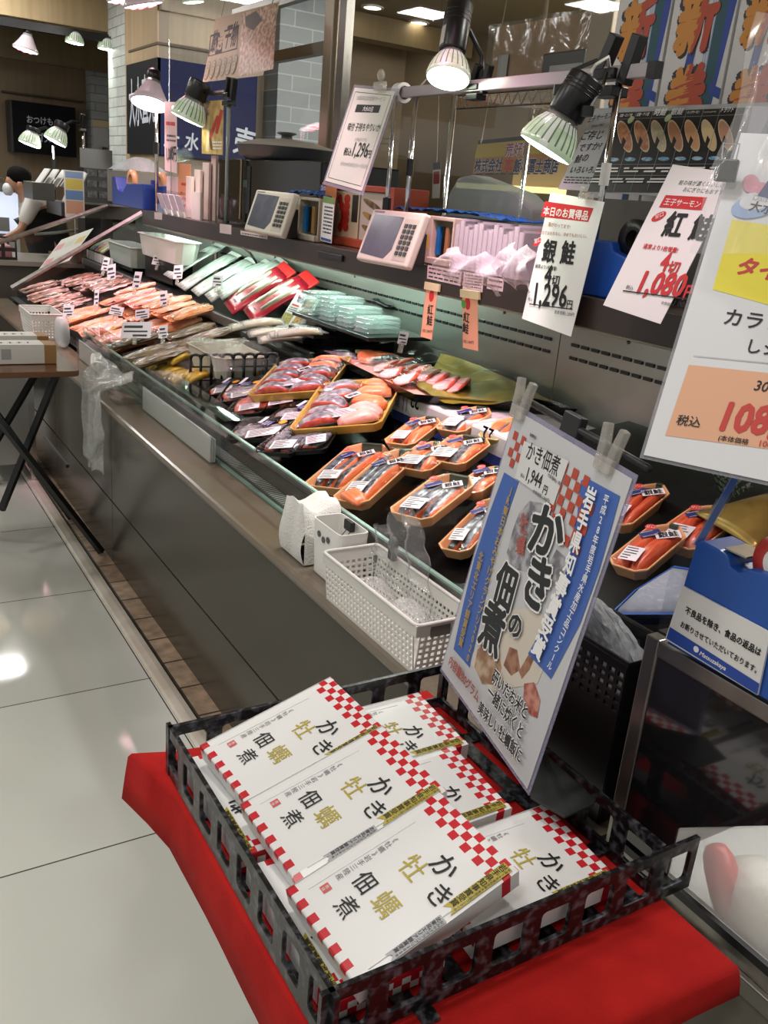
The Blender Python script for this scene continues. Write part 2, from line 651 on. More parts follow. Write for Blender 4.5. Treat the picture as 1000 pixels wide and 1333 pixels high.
# ceiling downlights: dishes let into the hall ceiling
lamp_on = mat('lamp_lens', '#ffffff', .3, emit='#fff4e2', estr=14)
for i, (qx, qy) in enumerate([(485, 10), (520, 48), (470, 70), (620, 150), (660, 128), (500, 88), (655, 150), (575, 160), (545, 30), (690, 140), (700, 158), (640, 168)]):
    p = az(qx, qy, 3.04)
    if p.y > 9.1 or p.x > 5.5 or p.x < 2.3 or p.y < 0:
        continue
    t = thing('ceiling_downlight', 'round recessed downlight in the hall ceiling, seen through the glass', 'light', T(p.x, p.y, 3.035), 'hall downlights')
    B().lathe([(.10, .012), (.10, 0), (.075, 0), (.07, .012)], 20).make('rim', white_plastic, t)
    B().lathe([(.072, .006), (.001, .006)], 20).make('lens', lamp_on, t)

# glass partition behind the work shelf, with its steel column
POSTX = 2.06
p = ax(431, 110, POSTX)
B().box(2.12, 2.9, 3.45, 5.6, 1.0, 1.30).make('back_counter', mat('back_counter', '#4a433b', .4))
tag(bpy.data.objects['back_counter'], 'dark worktop block behind the glass partition', 'worktop')
B(T(2.48, 4.5, 0)).box(-.3, .3, -.8, .8, 0, 1.0).make('pedestal', mat('back_counter', '#4a433b'), bpy.data.objects['back_counter'])
t = thing('glass_partition', 'tall clear glass partition with a steel column behind the work shelf', 'partition', T(POSTX, p.y, 0))
hw = .045
B().box(-.03, .03, -hw, hw, 0, 3.05).make('column', mat('column_steel', '#8b8070', .3, metal=.85), t, bevel=.006)
B().box(-.02, .02, -hw - .1, -hw - .035, 0, 3.05).make('jamb', dark_steel, t)
B().box(-.004, .004, hw, 2.35, 1.316, 3.05).make('pane', film('pane_glass', (.95, .97, .97), .06, .02, 0, ior=1.2), t)
B().box(-.004, .004, -2.3, -hw - .1, 1.316, 3.05).make('pane', film('pane_glass2', (.96, .97, .97), .06, .02, 0, ior=1.2), t)
for z in (2.10, 2.35):
    B().box(-.02, .02, hw, 1.2, z, z + .05).make('rail', dark_steel, t)

# ---------------------------------------------------------------- the refrigerated display case
case_brown = mat('case_brown', '#38332a', .20, '#3c372d', 3, spec=.45)
ledge_brown = mat('ledge_brown', '#6b6150', .25, '#71675a', 4)
FX = .868
Y0, Y1 = .712, 6.45
case = thing('display_case', 'long brown open refrigerated display case filled with packed fish', 'display case', T(0, 0, 0))
for (ya, yb) in ((Y0, 3.380), (3.384, 4.411), (4.415, 5.44), (5.444, Y1)):
    B().box(FX, FX + .03, ya, yb, .012, .270).make('panel', case_brown, case, bevel=.0015)
    B().box(FX, FX + .03, ya, yb, .276, .642).make('panel', case_brown, case, bevel=.0015)
B().box(FX + .012, 1.86, Y0, Y1, .02, .64).make('plinth', black_plastic, case)
b = B()
b.rings([[(x, y, z) for x, z in [(.852, .640), (.850, .648), (.854, .658), (.862, .661), (.994, .661), (.994, .640)]] for y in (Y0, Y1)])
b.make('ledge', ledge_brown, case)
glass_edge = mat('glass_edge', '#9fc0b2', .15, trans=.3, spec=.6)
b = B()
b.box(.997, 1.004, Y0, 4.35, .661, .782, 0)
b.box(.9955, 1.0055, Y0, 4.35, .782, .787, 1)
b.box(.9955, 1.0055, Y0, 4.35, .661, .668, 1)
b.make('front_glass', [clear, glass_edge], case)
b = B()
b.box(1.01, 1.055, Y0, Y1, .668, .672, 0)
y = Y0
while y < 4.2:
    b.add([(1.012, y, .6745), (1.053, y + .012, .6745), (1.053, y + .018, .6745), (1.012, y + .006, .6745)], [(0, 1, 2, 3)], 1)
    y += .0145
b.make('air_grille', [mat('grille_dark', '#39423f', .4), mat('grille_light', '#a3b6ac', .35)], case)
b = B()
zt = lambda x: .70 + DS * (x - 1.0)
b.quad((1.056, Y0, zt(1.056)), (1.49, Y0, zt(1.49)), (1.49, Y1, zt(1.49)), (1.056, Y1, zt(1.056)))
b.quad((1.056, Y0, zt(1.056)), (1.056, Y1, zt(1.056)), (1.056, Y1, .668), (1.056, Y0, .668))
b.quad((1.49, Y0, zt(1.49)), (1.49, Y1, zt(1.49)), (1.49, Y1, .62), (1.49, Y0, .62))
b.make('deck', mat('deck_black', '#0b0b0c', .25), case)
b = B()
zb = lambda x: .935 + .12 * (x - 1.5)
for ya, yb in ((Y0, 1.70), (2.95, Y1)):
    b.quad((1.5, ya, zb(1.5)), (1.85, ya, zb(1.85)), (1.85, yb, zb(1.85)), (1.5, yb, zb(1.5)))
b.quad((1.49, 1.70, .846), (1.85, 1.70, .846), (1.85, 2.95, .846), (1.49, 2.95, .846))
for ya in (1.70, 2.95):
    b.quad((1.5, ya, zb(1.5)), (1.85, ya, zb(1.85)), (1.85, ya, .846), (1.5, ya, .846))
for ya, yb in ((Y0, 1.70), (2.95, Y1)):
    b.quad((1.5, ya, zb(1.5)), (1.5, yb, zb(1.5)), (1.492, yb, .8), (1.492, ya, .8))
b.make('rear_tier', mat('tier_black', '#101112', .3), case)
B().box(1.486, 1.506, 2.95, Y1, .900, .940).make('tier_rail', mat('rail_grey', '#6d6f6c', .35, metal=.6), case, bevel=.003)
stain = mat('case_steel', '#a9ada4', .34, '#9da198', 2.2, metal=.75, bump=0)
for ya, yb in ((Y0, 2.02), (2.024, 4.86), (4.95, Y1)):
    B().box(1.85, 1.862, ya, yb, .8, 1.2445).make('back_panel', stain, case)
for z in (1.14, 1.102):
    for y, ye in ((Y0 + .05, 1.98), (2.06, 4.8)):
        b = B()
        while y < ye:
            b.box(1.8455, 1.851, y, y + .030, z - .0045, z + .0045)
            y += .042
        b.make('vent_grille', black_plastic, case)
pp = ax(503, 395, 1.85)
B().tube([(1.846, pp.y + .06, pp.z + .004), (1.82, pp.y + .05, pp.z + .004), (1.815, pp.y, pp.z + .002), (1.82, pp.y - .05, pp.z - .006), (1.846, pp.y - .06, pp.z - .008)], .009, 8).make('handle', black_plastic, case, smooth=True)
for y in (1.2, 1.75, 2.3, 2.75, 3.3, 4.1):
    B().lathe([(.006, 0), (.005, .003), (.001, .004)], 10, m=T(1.85, y, 1.185) @ RY(-90)).make('screw', dark_steel, case, smooth=True)
shelf_m = mat('shelf_brown', '#2e241e', .35, '#332822', 4)
B().box(1.55, 1.572, Y0, 5.27, 1.245, 1.318).make('shelf_front', shelf_m, case, bevel=.002)
B().box(1.572, 2.05, Y0, 5.27, 1.290, 1.317).make('shelf_board', mat('shelf_top', '#3b322b', .3), case)
B().box(1.572, 1.86, Y0, 5.27, 1.2455, 1.25).make('shelf_underside', dark_steel, case)
B().tube([(1.563, Y0, 1.243), (1.563, 5.27, 1.243)], .006, 8).make('led_cover', mat('pale_green_trim', '#8b9483', .4), case)
# slanted end glass of the case: two steel edged panes
for (q0, q1, yy) in (((185, 277), (15, 375), 5.33), ((140, 268), (-20, 322), 6.1)):
    a, c = ay(*q0, yy), ay(*q1, yy)
    t = thing('end_glass', 'slanted steel-edged end glass of the fish case, %s' % ('nearer of the two' if yy < 6 else 'farther of the two'), 'glass panel', T(0, 0, 0))
    B().tube([a, c], .0135, 4).make('steel_edge', steel, t)
    B().quad(a, c, c - V((0, 0, .07)), a - V((0, 0, .07))).make('pane', film('end_pane', (.9, .93, .9), .05, .03, 0), t)
# cooler beside the counter: steel frame, dark glass and a frosted window
cool = thing('glass_cooler', 'steel-framed freezer with dark glass side beside the red table', 'freezer', T(0, 0, 0))
CY = .702
b = B()
b.box(.868, .888, CY - .022, CY, .04, .9925)
b.box(.868, .888, -.6, CY - .022, .970, .9925)
b.box(.868, .888, -.6, CY - .022, .632, .672)
b.box(.858, .868, -.6, CY + .005, .625, .650)
b.make('steel_frame', mat('frame_steel', '#98948d', .28, '#8a867f', 30, metal=.9, stretch=(1, 1, .04), lo=.3, hi=.7), cool, bevel=.002)
MYZ = M(((0, 0, 1, 0), (1, 0, 0, 0), (0, 1, 0, 0), (0, 0, 0, 1)))
w1, w2 = ax(884, 1077, .8735), ax(1000, 1074, .8735)
yt = w1.y + (w2.y - w1.y) * (.970 - w1.z) / (w2.z - w1.z)
B().prism([(CY - .022, .684), (CY - .022, .970), (yt, .970), (w1.y, w1.z), (w1.y, .684)], .871, .876, m=MYZ).make('dark_glass', mat('dark_glass', '#1b1a1c', .08, spec=.8, coat=.5), cool)
B().box(.866, .874, -.6, CY - .022, .672, .684).make('gasket', black_plastic, cool)
B().prism([(w1.y - .001, .685), (w1.y - .001, w1.z - .001), (yt - .001, .970), (-.6, .970), (-.6, .685)], .8725, .8745, m=MYZ).make('frosted_window', film('fogged_glass', (.9, .9, .88), .06, .25, .5, 160, .30, (.86, .86, .84)), cool)
b = B()
b.box(.95, 1.62, -.6, CY - .03, .60, .62)
b.box(1.60, 1.62, -.6, CY - .03, .62, .95)
b.make('liner', mat('liner_white', '#d9d9d6', .35), cool)
B().box(.89, 1.65, -.6, CY, .990, .994).make('top_board', mat('cooler_top', '#2b2a2a', .25), cool)
B().box(.868, .89, -.6, CY, .04, .628).make('lower_panel', mat('cooler_panel', '#6f685c', .35), cool)
B().box(.89, 1.65, CY - .02, CY, .04, .989).make('end_panel', mat('cooler_end', '#8a8780', .3, metal=.7), cool)
area('freezer_lamp', (1.1, .42, .98), .3, 2.2, (1, 1, 1), (1.1, .42, .6), .5)
t = thing('frozen_fish_block', 'red frozen fish block behind the fogged freezer window', 'frozen fish', T(*ax(942, 1148, .915)) @ RX(-30))
b = B()
b.blob((0, 0, 0), (.022, .022, .050), 14, e=.7, jit=.04)
b.make('block', mat('frozen_red', '#c0362d', .3, '#a92a24', 30), t, smooth=True)
t = thing('frozen_bag', 'pale frosted bag with a black scrawl behind the freezer window', 'frozen food', T(*ax(1010, 1190, .955)))
b = B()
b.blob((0, 0, 0), (.06, .085, .055), 16, e=.8, jit=.05)
b.make('bag', mat('frost_bag', '#d9d5cc', .4, '#c5c1b8', 25), t, smooth=True)

# ================================================================ cards and printed sheets


class Card:
    """A flat printed sheet. Positions may be given as sight lines (they are met with the sheet's own plane) or in metres."""

    def __init__(s, root, m):
        s.root, s.m, s.inv, s.bk, s.z = root, m, m.inverted(), {}, .0004

    def loc(s, p):
        q = s.inv @ apl(p[0], p[1], s.m.translation, V(s.m.col[2][:3]))
        return q.x, q.y

    def bucket(s, name, mt):
        k = (name, mt.name)
        if k not in s.bk:
            s.bk[k] = (B(), mt)
            s.bk[k][0].keep = True
        return s.bk[k][0]

    def poly(s, mt, pts, name='printed_block', loc=False):
        q = [p if loc else s.loc(p) for p in pts]
        a = sum(q[i][0] * q[(i + 1) % len(q)][1] - q[(i + 1) % len(q)][0] * q[i][1] for i in range(len(q)))
        s.z += .00004
        s.bucket(name, mt).poly(q if a > 0 else q[::-1], s.z)
        return s

    def ell(s, mt, c, rx, ry, rot=0, name='printed_block', n=18):
        x, y = s.loc(c)
        r = math.radians(rot)
        pts = [(x + rx * math.cos(t) * math.cos(r) - ry * math.sin(t) * math.sin(r), y + rx * math.cos(t) * math.sin(r) + ry * math.sin(t) * math.cos(r)) for t in [2 * PI * i / n for i in range(n)]]
        return s.poly(mt, pts, name, True)

    def line(s, mt, text, A, Bp, bold=0., shear=0., hs=1., loc=False, name='lettering', stretch=None):
        """Text filling the base line from A to Bp."""
        a, b = (A, Bp) if loc else (s.loc(A), s.loc(Bp))
        d = V((b[0] - a[0], b[1] - a[1], 0))
        vs, fs, x0, x1 = glyphs(text, bold, shear)
        k = d.length / max(x1 - x0, 1e-6)
        ang = math.atan2(d.y, d.x)
        s.z += .00012
        s.bucket(name, mt).add([((p[0] - x0) * k, p[1] * k * hs, p[2]) for p in vs], fs, m=T(a[0], a[1], s.z) @ M.Rotation(ang, 4, 'Z'))
        return s

    def vline(s, mt, text, A, Bp, bold=0., sx=1., loc=False, name='lettering', fill=.92):
        """A vertical column of characters from the top A to the bottom Bp."""
        a, b = (A, Bp) if loc else (s.loc(A), s.loc(Bp))
        d = V((b[0] - a[0], b[1] - a[1], 0))
        h = d.length / len(text)
        ang = math.atan2(d.y, d.x) + PI / 2
        s.z += .00012
        bb = s.bucket(name, mt)
        for i, ch in enumerate(text):
            if ch == ' ':
                continue
            vs, fs, x0, x1 = glyphs(ch, bold, 0)
            sz = h * fill / .92
            mm = T(a[0] + d.x * (i + .5) / len(text), a[1] + d.y * (i + .5) / len(text), s.z) @ M.Rotation(ang, 4, 'Z')
            if ch == 'ー':
                mm = mm @ RZ(-90)
            bb.add([((p[0] - (x0 + x1) / 2) * sz * sx, (p[1] - .38) * sz, p[2]) for p in vs], fs, m=mm)
        return s

    def rows(s, mt, A, Bp, C, n, fill=.45, name='small_print', seed=1):
        """Illegible small print: n broken rules filling the parallelogram A (top left), Bp (top right), C (bottom left)."""
        a, b, c = s.loc(A), s.loc(Bp), s.loc(C)
        rr = random.Random(seed)
        u, v = V((b[0] - a[0], b[1] - a[1], 0)), V((c[0] - a[0], c[1] - a[1], 0))
        bb = s.bucket(name, mt)
        s.z += .00002
        for i in range(n):
            x = 0
            while x < .97:
                e = min(x + rr.uniform(.04, .16), 1)
                o = V((a[0], a[1], s.z)) + v * (i / n)
                q = v * (fill / n)
                bb.quad(o + u * x + q, o + u * e + q, o + u * e, o + u * x)
                x = e + rr.uniform(.015, .05)
        return s

    def done(s):
        rel = s.root.matrix_world.inverted() @ s.m
        same = max(abs(rel[i][j] - (i == j)) for i in range(4) for j in range(4)) < 1e-5
        for (name, _), (b, mt) in s.bk.items():
            if not same:
                b.v = [tuple(rel @ V(p)) for p in b.v]
            if b.f:
                b.make(name, mt, s.root)


sheet_edge = film('sleeve_plastic', (.90, .90, .93), .10, .05, 0)


def sheet(name, label, cat, TL, TR, BL, x, mt=white_paper, th=.0012, group=None, sleeve=0., part='sheet', solid_bottom=None):
    m, wd, hd = corner_frame(TL, TR, BL, x)
    t = thing(name, label, cat, m, group)
    B().box(0, wd, -hd, 0, -th, 0).make(part, mt, t)
    if sleeve:
        B().box(-sleeve, wd + sleeve, -hd - sleeve, sleeve * .8, -th - .0012, -th - .0002).make('sleeve', film('sleeve_back', (.84, .84, .9), .12, .05, 0, 20, .25, (.6, .6, .7)), t)
    return t, Card(t, m), wd, hd


# ================================================================ foreground: table, cloth, tray, gift packs
def holed(b, x0, x1, y0, y1, cols, rows, mx, my, r=0., th=.004, k=None, m=None, skip=(), seg=3):
    """A plate in the local x-y plane with a grid of rounded rectangular openings."""
    cw, chh = (x1 - x0) / cols, (y1 - y0) / rows
    h = th / 2
    for i in range(cols):
        for j in range(rows):
            cx0, cx1, cy0, cy1 = x0 + i * cw, x0 + (i + 1) * cw, y0 + j * chh, y0 + (j + 1) * chh
            O = [(cx0, cy0), (cx1, cy0), (cx1, cy1), (cx0, cy1)]
            if (i, j) in skip:
                b.add([(p[0], p[1], z) for z in (h, -h) for p in O], [(0, 1, 2, 3), (7, 6, 5, 4)], k, m)
                continue
            hx0, hx1, hy0, hy1 = cx0 + mx, cx1 - mx, cy0 + my, cy1 - my
            cs = [(hx0 + r, hy0 + r, PI), (hx1 - r, hy0 + r, 1.5 * PI), (hx1 - r, hy1 - r, 0), (hx0 + r, hy1 - r, .5 * PI)]
            n = seg if r else 1
            P = [[(c[0] + r * math.cos(c[2] + .5 * PI * q / max(n - 1, 1)), c[1] + r * math.sin(c[2] + .5 * PI * q / max(n - 1, 1))) for q in range(n)] for c in cs]
            flat = [p for q in P for p in q]
            nn = len(flat)
            vs = [(p[0], p[1], h) for p in O + flat] + [(p[0], p[1], -h) for p in O + flat]
            fs = []
            D = 4 + nn
            for c in range(4):
                for q in range(n - 1):
                    i0 = 4 + c * n + q
                    fs += [(c, i0 + 1, i0), (D + c, D + i0, D + i0 + 1)]
                c2 = (c + 1) % 4
                a_, b_ = 4 + c * n + n - 1, 4 + c2 * n
                fs += [(c, c2, b_, a_), (D + c, D + a_, D + b_, D + c2)]
            for q in range(nn):
                q2 = (q + 1) % nn
                fs.append((4 + q, 4 + q2, D + 4 + q2, D + 4 + q))
            b.add(vs, fs, k, m)
    O = [(x0, y0), (x1, y0), (x1, y1), (x0, y1)]
    b.add([(p[0], p[1], z) for z in (h, -h) for p in O], [(i, (i + 1) % 4, 4 + (i + 1) % 4, 4 + i) for i in range(4)], k, m)
    return b


TZ = .700
tb = thing('display_stand', 'low stand under the red cloth, standing against the counter', 'table', T(0, 0, 0))
B().box(.365, .80, .475, 1.06, TZ - .03, TZ).make('table_top', mat('stand_wood', '#5a4a3a', .5), tb)
for x in (.66, .79):
    for y in (.52, 1.0):
        B().box(x - .015, x + .015, y - .015, y + .015, 0, TZ - .03).make('leg', mat('stand_leg', '#2b2b2b', .4), tb)
# cloth: rounded outline with a short falling edge
cloth_m = mat('red_cloth', '#b5201c', .85, '#a51a18', 9, bump=.12, bscale=260, spec=.15)
outl = []


def cloth_outline():
    c = [(.333, 1.085), (.335, .455), (.812, .435), (.812, 1.09)]
    pts = []
    for i in range(4):
        a, b_ = V(c[i]), V(c[(i + 1) % 4])
        for q in range(14):
            pts.append(a.lerp(b_, q / 14))
    return pts


op = cloth_outline()
cen = V((.57, .77))
rings = []
for (sc, z, dr) in [(0.0, .7075, 0), (.5, .7075, 0), (.9, .7075, 0), (.965, .7075, 0), (.992, .705, 0), (1.0, .698, 0), (1.008, .685, .6), (1.014, .667, 1)]:
    ring = []
    for i, p in enumerate(op):
        q = cen + (p - cen) * sc
        wv = .004 * math.sin(i * .9) * dr + (.0016 * math.sin(i * .37 + sc * 7) if sc < .97 else 0)
        left = 1 if p.x < .34 else 0
        q = cen + (p - cen) * (sc + (wv if sc > .97 else 0))
        zz = z - (.055 * dr if left else 0) + (wv * .4 if sc < .97 else 0)
        if i in (0, 55, 1):
            f = {0: 1, 55: .25, 1: .4}[i]
            if sc > .9:
                q = q + V((-.030, .028)) * f * (sc - .9) * 10
                zz += .010 * f * dr
        ring.append((q.x, q.y, zz))
    rings.append(ring)
bm_ = B()
bm_.rings(rings, False, False)
tag(bm_.make('red_cloth', cloth_m, smooth=True, solid=.003), 'red felt cloth spread under the black tray in front', 'cloth')

marble = mat('marbled_black', '#121214', .30, '#63636a', 85, lo=.48, hi=.76, detail=6, spec=.4)
tray = thing('display_tray', 'black marbled tray with cut-out sides holding the white gift packs', 'tray', T(0, 0, 0))
X0, X1, YA, YB, ZB, ZR = .340, .800, .552, 1.035, .7105, .788


def plate_x(y, x0, x1, cols, name, skip=()):     # upright plate along x
    b = B()
    holed(b, x0, x1, ZB, ZR, cols, 1, .0115, .0165, .006, .006, m=T(0, y, 0) @ RX(90))
    return b.make(name, marble, tray, bevel=.0012, seg=1)


def plate_y(x, y0, y1, cols, name):
    b = B()
    holed(b, y0, y1, ZB, ZR, cols, 1, .0115, .0165, .006, .006, m=M(((0, 0, 1, x), (1, 0, 0, 0), (0, 1, 0, 0), (0, 0, 0, 1))))
    return b.make(name, marble, tray, bevel=.0012, seg=1)


plate_x(YA, X0 - .012, X1 + .055, 8, 'side_plate')
plate_x(YB, X0 - .004, X1 + .012, 7, 'side_plate')
plate_y(X0, YA - .012, YB + .012, 8, 'side_plate')
plate_y(X1, YA + .006, YB + .006, 7, 'side_plate')
b = B()
for i in range(7):
    x = X0 + .03 + i * (X1 - X0 - .06) / 6
    b.box(x - .012, x + .012, YA, YB, ZB - .001, ZB + .003)
for y in (YA + .1, YA + .24, YA + .38):
    b.box(X0, X1, y - .012, y + .012, ZB - .0008, ZB + .0028)
b.box(X0 + .1, X0 + .12, YA - .022, YA, ZB - .001, ZB + .003)
b.make('base_lattice', marble, tray)

# ---- gift packs
LX, WY, HZ = .215, .141, .026
pack_white = mat('pack_paper', '#e8e7e6', .32, spec=.5, coat=.15)
pack_red = mat('pack_red', '#c81f2c', .32, spec=.5, coat=.15)
NX, NY = 20, 13


def pack_body():
    b = B()
    cxs, cys = LX / NX, WY / NY

    def kf(i, j):
        if i >= NX - 3:
            return 1 if (i + j) % 2 == 0 else 0
        if i == 0:
            return 1 if j % 2 == 0 else 0
        return 0
    e = .0018
    b.grid(lambda u, v: (u * LX, -v * WY, -e * (1 if v in (0, 1) else 0)), NX, NY, kf=kf)
    b.grid(lambda u, v: (LX, -u * WY, -v * HZ), NY, 3, kf=lambda i, j: 1 if (i + j) % 2 == 0 or j == 0 and i % 2 else 0)
    b.grid(lambda u, v: (0, -u * WY, -v * HZ), NY, 3, kf=lambda i, j: 1 if j == 0 and i % 2 == 0 else 0)
    b.grid(lambda u, v: (u * LX, -WY, -v * HZ), 17, 1, kf=lambda i, j: 1 if i > 14 and i % 2 else 0)
    b.grid(lambda u, v: (u * LX, 0, -v * HZ), 17, 1)
    b.quad((0, 0, -HZ), (LX, 0, -HZ), (LX, -WY, -HZ), (0, -WY, -HZ))
    return b


LM = RZ(-90)                                        # letters: right = towards -y, up = towards +x


def make_pack(label, group):
    t = thing('gift_pack', label, 'gift pack', None, group)
    b = pack_body()
    o = b.make('box', [pack_white, pack_red], t)
    bm = bmesh.new()
    bm.from_mesh(o.data)
    bmesh.ops.remove_doubles(bm, verts=bm.verts, dist=1e-5)
    bmesh.ops.recalc_face_normals(bm, faces=bm.faces)
    bm.to_mesh(o.data)
    bm.free()
    q = o.modifiers.new('b', 'BEVEL')
    q.width, q.segments, q.limit_method, q.angle_limit = .0025, 2, 'ANGLE', math.radians(50)
    bt = T(0, 0, .0005) @ LM
    # folds of the wrapping paper
    b = B()
    for y in (-.016, -WY + .010):
        b.tube([(.02, y, .0001), (LX - .05, y - .002, .0001)], .0007, 4)
    b.make('paper_fold', pack_white, t)
    letters(t, black_ink, [('か', .086, .141, .035, {'align': 'c', 'bold': .006, 'rot': -4, 'sx': .9}), ('き', .112, .116, .032, {'align': 'c', 'bold': .006, 'rot': 4, 'sx': .9}),
                           ('佃', .047, .063, .028, {'align': 'c', 'bold': .002, 'sx': .9}), ('煮', .060, .031, .027, {'align': 'c', 'bold': .001, 'sx': .9})], 'brush_lettering', bt)
    letters(t, gold_ink, [('牡', .066, .114, .033, {'align': 'c', 'bold': .003, 'z': .0002, 'sx': .9}), ('蠣', .083, .064, .032, {'align': 'c', 'bold': .002, 'z': .0002, 'sx': .9})], 'gold_lettering', bt)
    letters(t, mat('pale_ink', '#77777b', .6), [('《牡蠣》岩手三陸産', .024, .136, .0086, {'vert': True, 'z': .0001, 'pitch': 1.1})], 'small_print', bt)
    b = B(bt)
    b.rect(.1230, .1365, .130, .209, .0001)
    b.poly([(.1230, .130), (.1230, .122), (.1298, .129), (.1365, .122), (.1365, .130)], .0001)
    b.make('gold_ribbon', mat('ribbon_gold', '#b7a640', .4), t)
    b = B(bt)
    b.rect(.1290, .1395, .050, .114, .0001)
    b.poly([(.1290, .050), (.1290, .042), (.1342, .048), (.1395, .042), (.1395, .050)], .0001)
    b.make('grey_ribbon', mat('ribbon_grey', '#a9aaac', .4), t)
    letters(t, black_ink, [('岩手県知事賞受賞', .1275, .208, .0093, {'vert': True, 'bold': .008, 'z': .0006}), ('平成28年度岩手県水産加工品コンクール', .1342, .208, .0040, {'vert': True, 'z': .0006}),
                           ('北東北エリア銀賞受賞', .1322, .112, .0058, {'vert': True, 'bold': .006, 'z': .0006}), ('おみやげグランプリ2020', .1373, .112, .0046, {'vert': True, 'z': .0006})], 'ribbon_lettering', bt)
    b = B(bt)
    b.rect(.0215, .0315, .030, .041, .0001)
    b.make('red_seal', mat('seal_red', '#cf5a55', .5), t)
    letters(t, white_paper, [('雅味', .0265, .0400, .0048, {'vert': True, 'z': .0005})], 'seal_lettering', bt)
    return t


gp = make_pack('', 'white gift packs in the black tray')
first = [True]


def place_pack(m, label):
    if first[0]:
        gp.matrix_world = m
        gp['label'] = label
        first[0] = False
    else:
        dup(gp, m, label, 'white gift packs in the black tray')


rowname = ['backmost', 'middle', 'front']
for i, (l, tp) in enumerate([((260, 970), (434, 871)), ((311, 1044), (494, 942)), ((371, 1156), (560, 1030))]):
    a, c = az(*l, .777), az(*tp, .829)
    a.y = a.y - .004 * i + (.006 if i == 2 else 0)
    c.y = .6 * c.y + .4 * (a.y + .004)
    m = frame(a, c - a, (0, -.09, 1))
    place_pack(m, 'white gift pack leaning on the left of the black tray, %s of the three' % rowname[i])
for i, tp in enumerate([(545, 901), (590, 970), (710, 1046)]):
    c = az(*tp, .764)
    a = V((c.x - LX, c.y + .002, .760))
    m = frame(a, (c - a), (0, -.06, 1))
    place_pack(m, 'white gift pack lying on the right side of the black tray, %s of the three' % rowname[i])
for i, y in enumerate((1.022, .790)):
    place_pack(frame((.353 + WY, y, .7395), (0, -1, 0), (0, 0, 1)), 'white gift pack at the bottom of the left stack, %s, under the leaning packs' % ['rear', 'front'][i])

# ---- poster stand
t = thing('poster_stand', 'black table stand carrying the tall oyster poster on a rod', 'sign stand', T(0, 0, 0))
S5 = 1.0
TLp, TRp, BRp, BLp = [CO + (V(p) - CO) * S5 for p in ((.831, .978, 1.227), (.768, .685, 1.219), (.708, .71, .794), (.771, 1.004, .802))]
X = (TRp - TLp).normalized()
Yv = (TLp - BLp)
Yv = (Yv - X * Yv.dot(X)).normalized()
Zv = X.cross(Yv)
pm = M((X, Yv, Zv)).transposed().to_4x4()
pm.translation = TLp
PW, PH = (TRp - TLp).length, (TLp - BLp).length
bz = ZR + .0006
op = [az(*p, bz) for p in ((690, 1040), (735, 1066), (772, 1050), (776, 1043), (712, 985), (696, 960))]
b = B()
b.prism([(p.x, p.y) for p in op], bz, bz + .003)
b.make('base_plate', mat('stand_black', '#16191b', .4), t, bevel=.001)
rm = pm @ V((PW * .46, 0.016, -.0125))
B().tube([(.792, rm.y - .05, bz + .002), (rm.x + .004, rm.y - .02, 1.0), rm], .005, 10).make('post', MAT['stand_black'], t, smooth=True)
B().tube([pm @ V((-.008, .018, -.0085)), pm @ V((PW + .012, .018, -.0085))], .0048, 10).make('rod', MAT['stand_black'], t, smooth=True)
b = B(pm @ T(PW * .46, .016, -.0095))
b.box(-.022, .022, -.012, .018, -.006, .006)
b.make('rod_clamp', black_plastic, t, bevel=.002)
clipm = film('clear_clip', (.93, .91, .88), .16, .08, .3, 60, .25, (.72, .69, .64))
for k, xx in (('left', .012), ('right', PW - .055)):
    c = thing('clear_clip', 'clear plastic clip on the %s end of the black poster rod' % k, 'clip', pm @ T(xx, .012, .0))
    b = B()
    for sx in (-1, 1):
        b.prism([(sx * .004, -.018), (sx * .018, -.02), (sx * .020, .010), (sx * .024, .034), (sx * .013, .036), (sx * .006, .012)], -.003, .007)
    b.box(-.017, .017, -.022, -.004, -.002, .0075)
    b.make('jaw', clipm, c, bevel=.0015)

t = thing('poster', 'tall white and blue oyster poster in a clear sleeve on the rod', 'poster', pm)
b = B()
b.grid(lambda u, v: (u * PW, -v * PH, 0), 2, 2)
B().box(0, PW, -PH, 0, -.0012, 0).make('sheet', mat('poster_paper', '#bdbdbf', .5), t)
b = B()
b.box(-.006, PW + .006, -PH - .006, .007, -.0024, -.0014)
b.make('sleeve', film('sleeve_lilac', (.78, .76, .86), .14, .05, 0, 20, .3, (.50, .47, .62)), t)
P = Card(t, pm)
pblue, pred, pgold, pbrown = mat('poster_blue', '#3d5fa6', .5), mat('poster_red', '#b0442f', .5), mat('poster_gold', '#b5953a', .5), mat('poster_redbrown', '#a2544a', .5)
shell_m = mat('printed_shell', '#a9a8ac', .5, '#6f6c72', 55)
meat_m = mat('printed_oyster', '#8d6a50', .5, '#b79e86', 45)
P.poly(shell_m, [(676, 668), (690, 652), (706, 655), (716, 672), (720, 700), (712, 730), (690, 745), (668, 740), (660, 720), (668, 690)])
P.poly(shell_m, [(725, 715), (736, 725), (733, 752), (722, 765), (710, 745)])
P.poly(mat('printed_haze', '#c9c0b2', .5), [(650, 795), (700, 790), (725, 830), (700, 890), (640, 900), (610, 860)])
P.poly(meat_m, [(622, 846), (634, 834), (650, 848), (654, 870), (646, 892), (628, 890), (618, 868)])
P.poly(mat('printed_oyster_dark', '#7a4f3e', .5, '#a0765c', 50), [(664, 842), (674, 846), (678, 872), (666, 880), (656, 866)])
P.poly(MAT['printed_oyster_dark'], [(690, 850), (700, 828), (704, 838), (690, 872), (680, 884), (676, 874)])
P.poly(mat('printed_red_oyster', '#9c4a40', .5, '#c08878', 60), [(683, 890), (696, 888), (704, 912), (700, 935), (690, 930), (682, 908)])
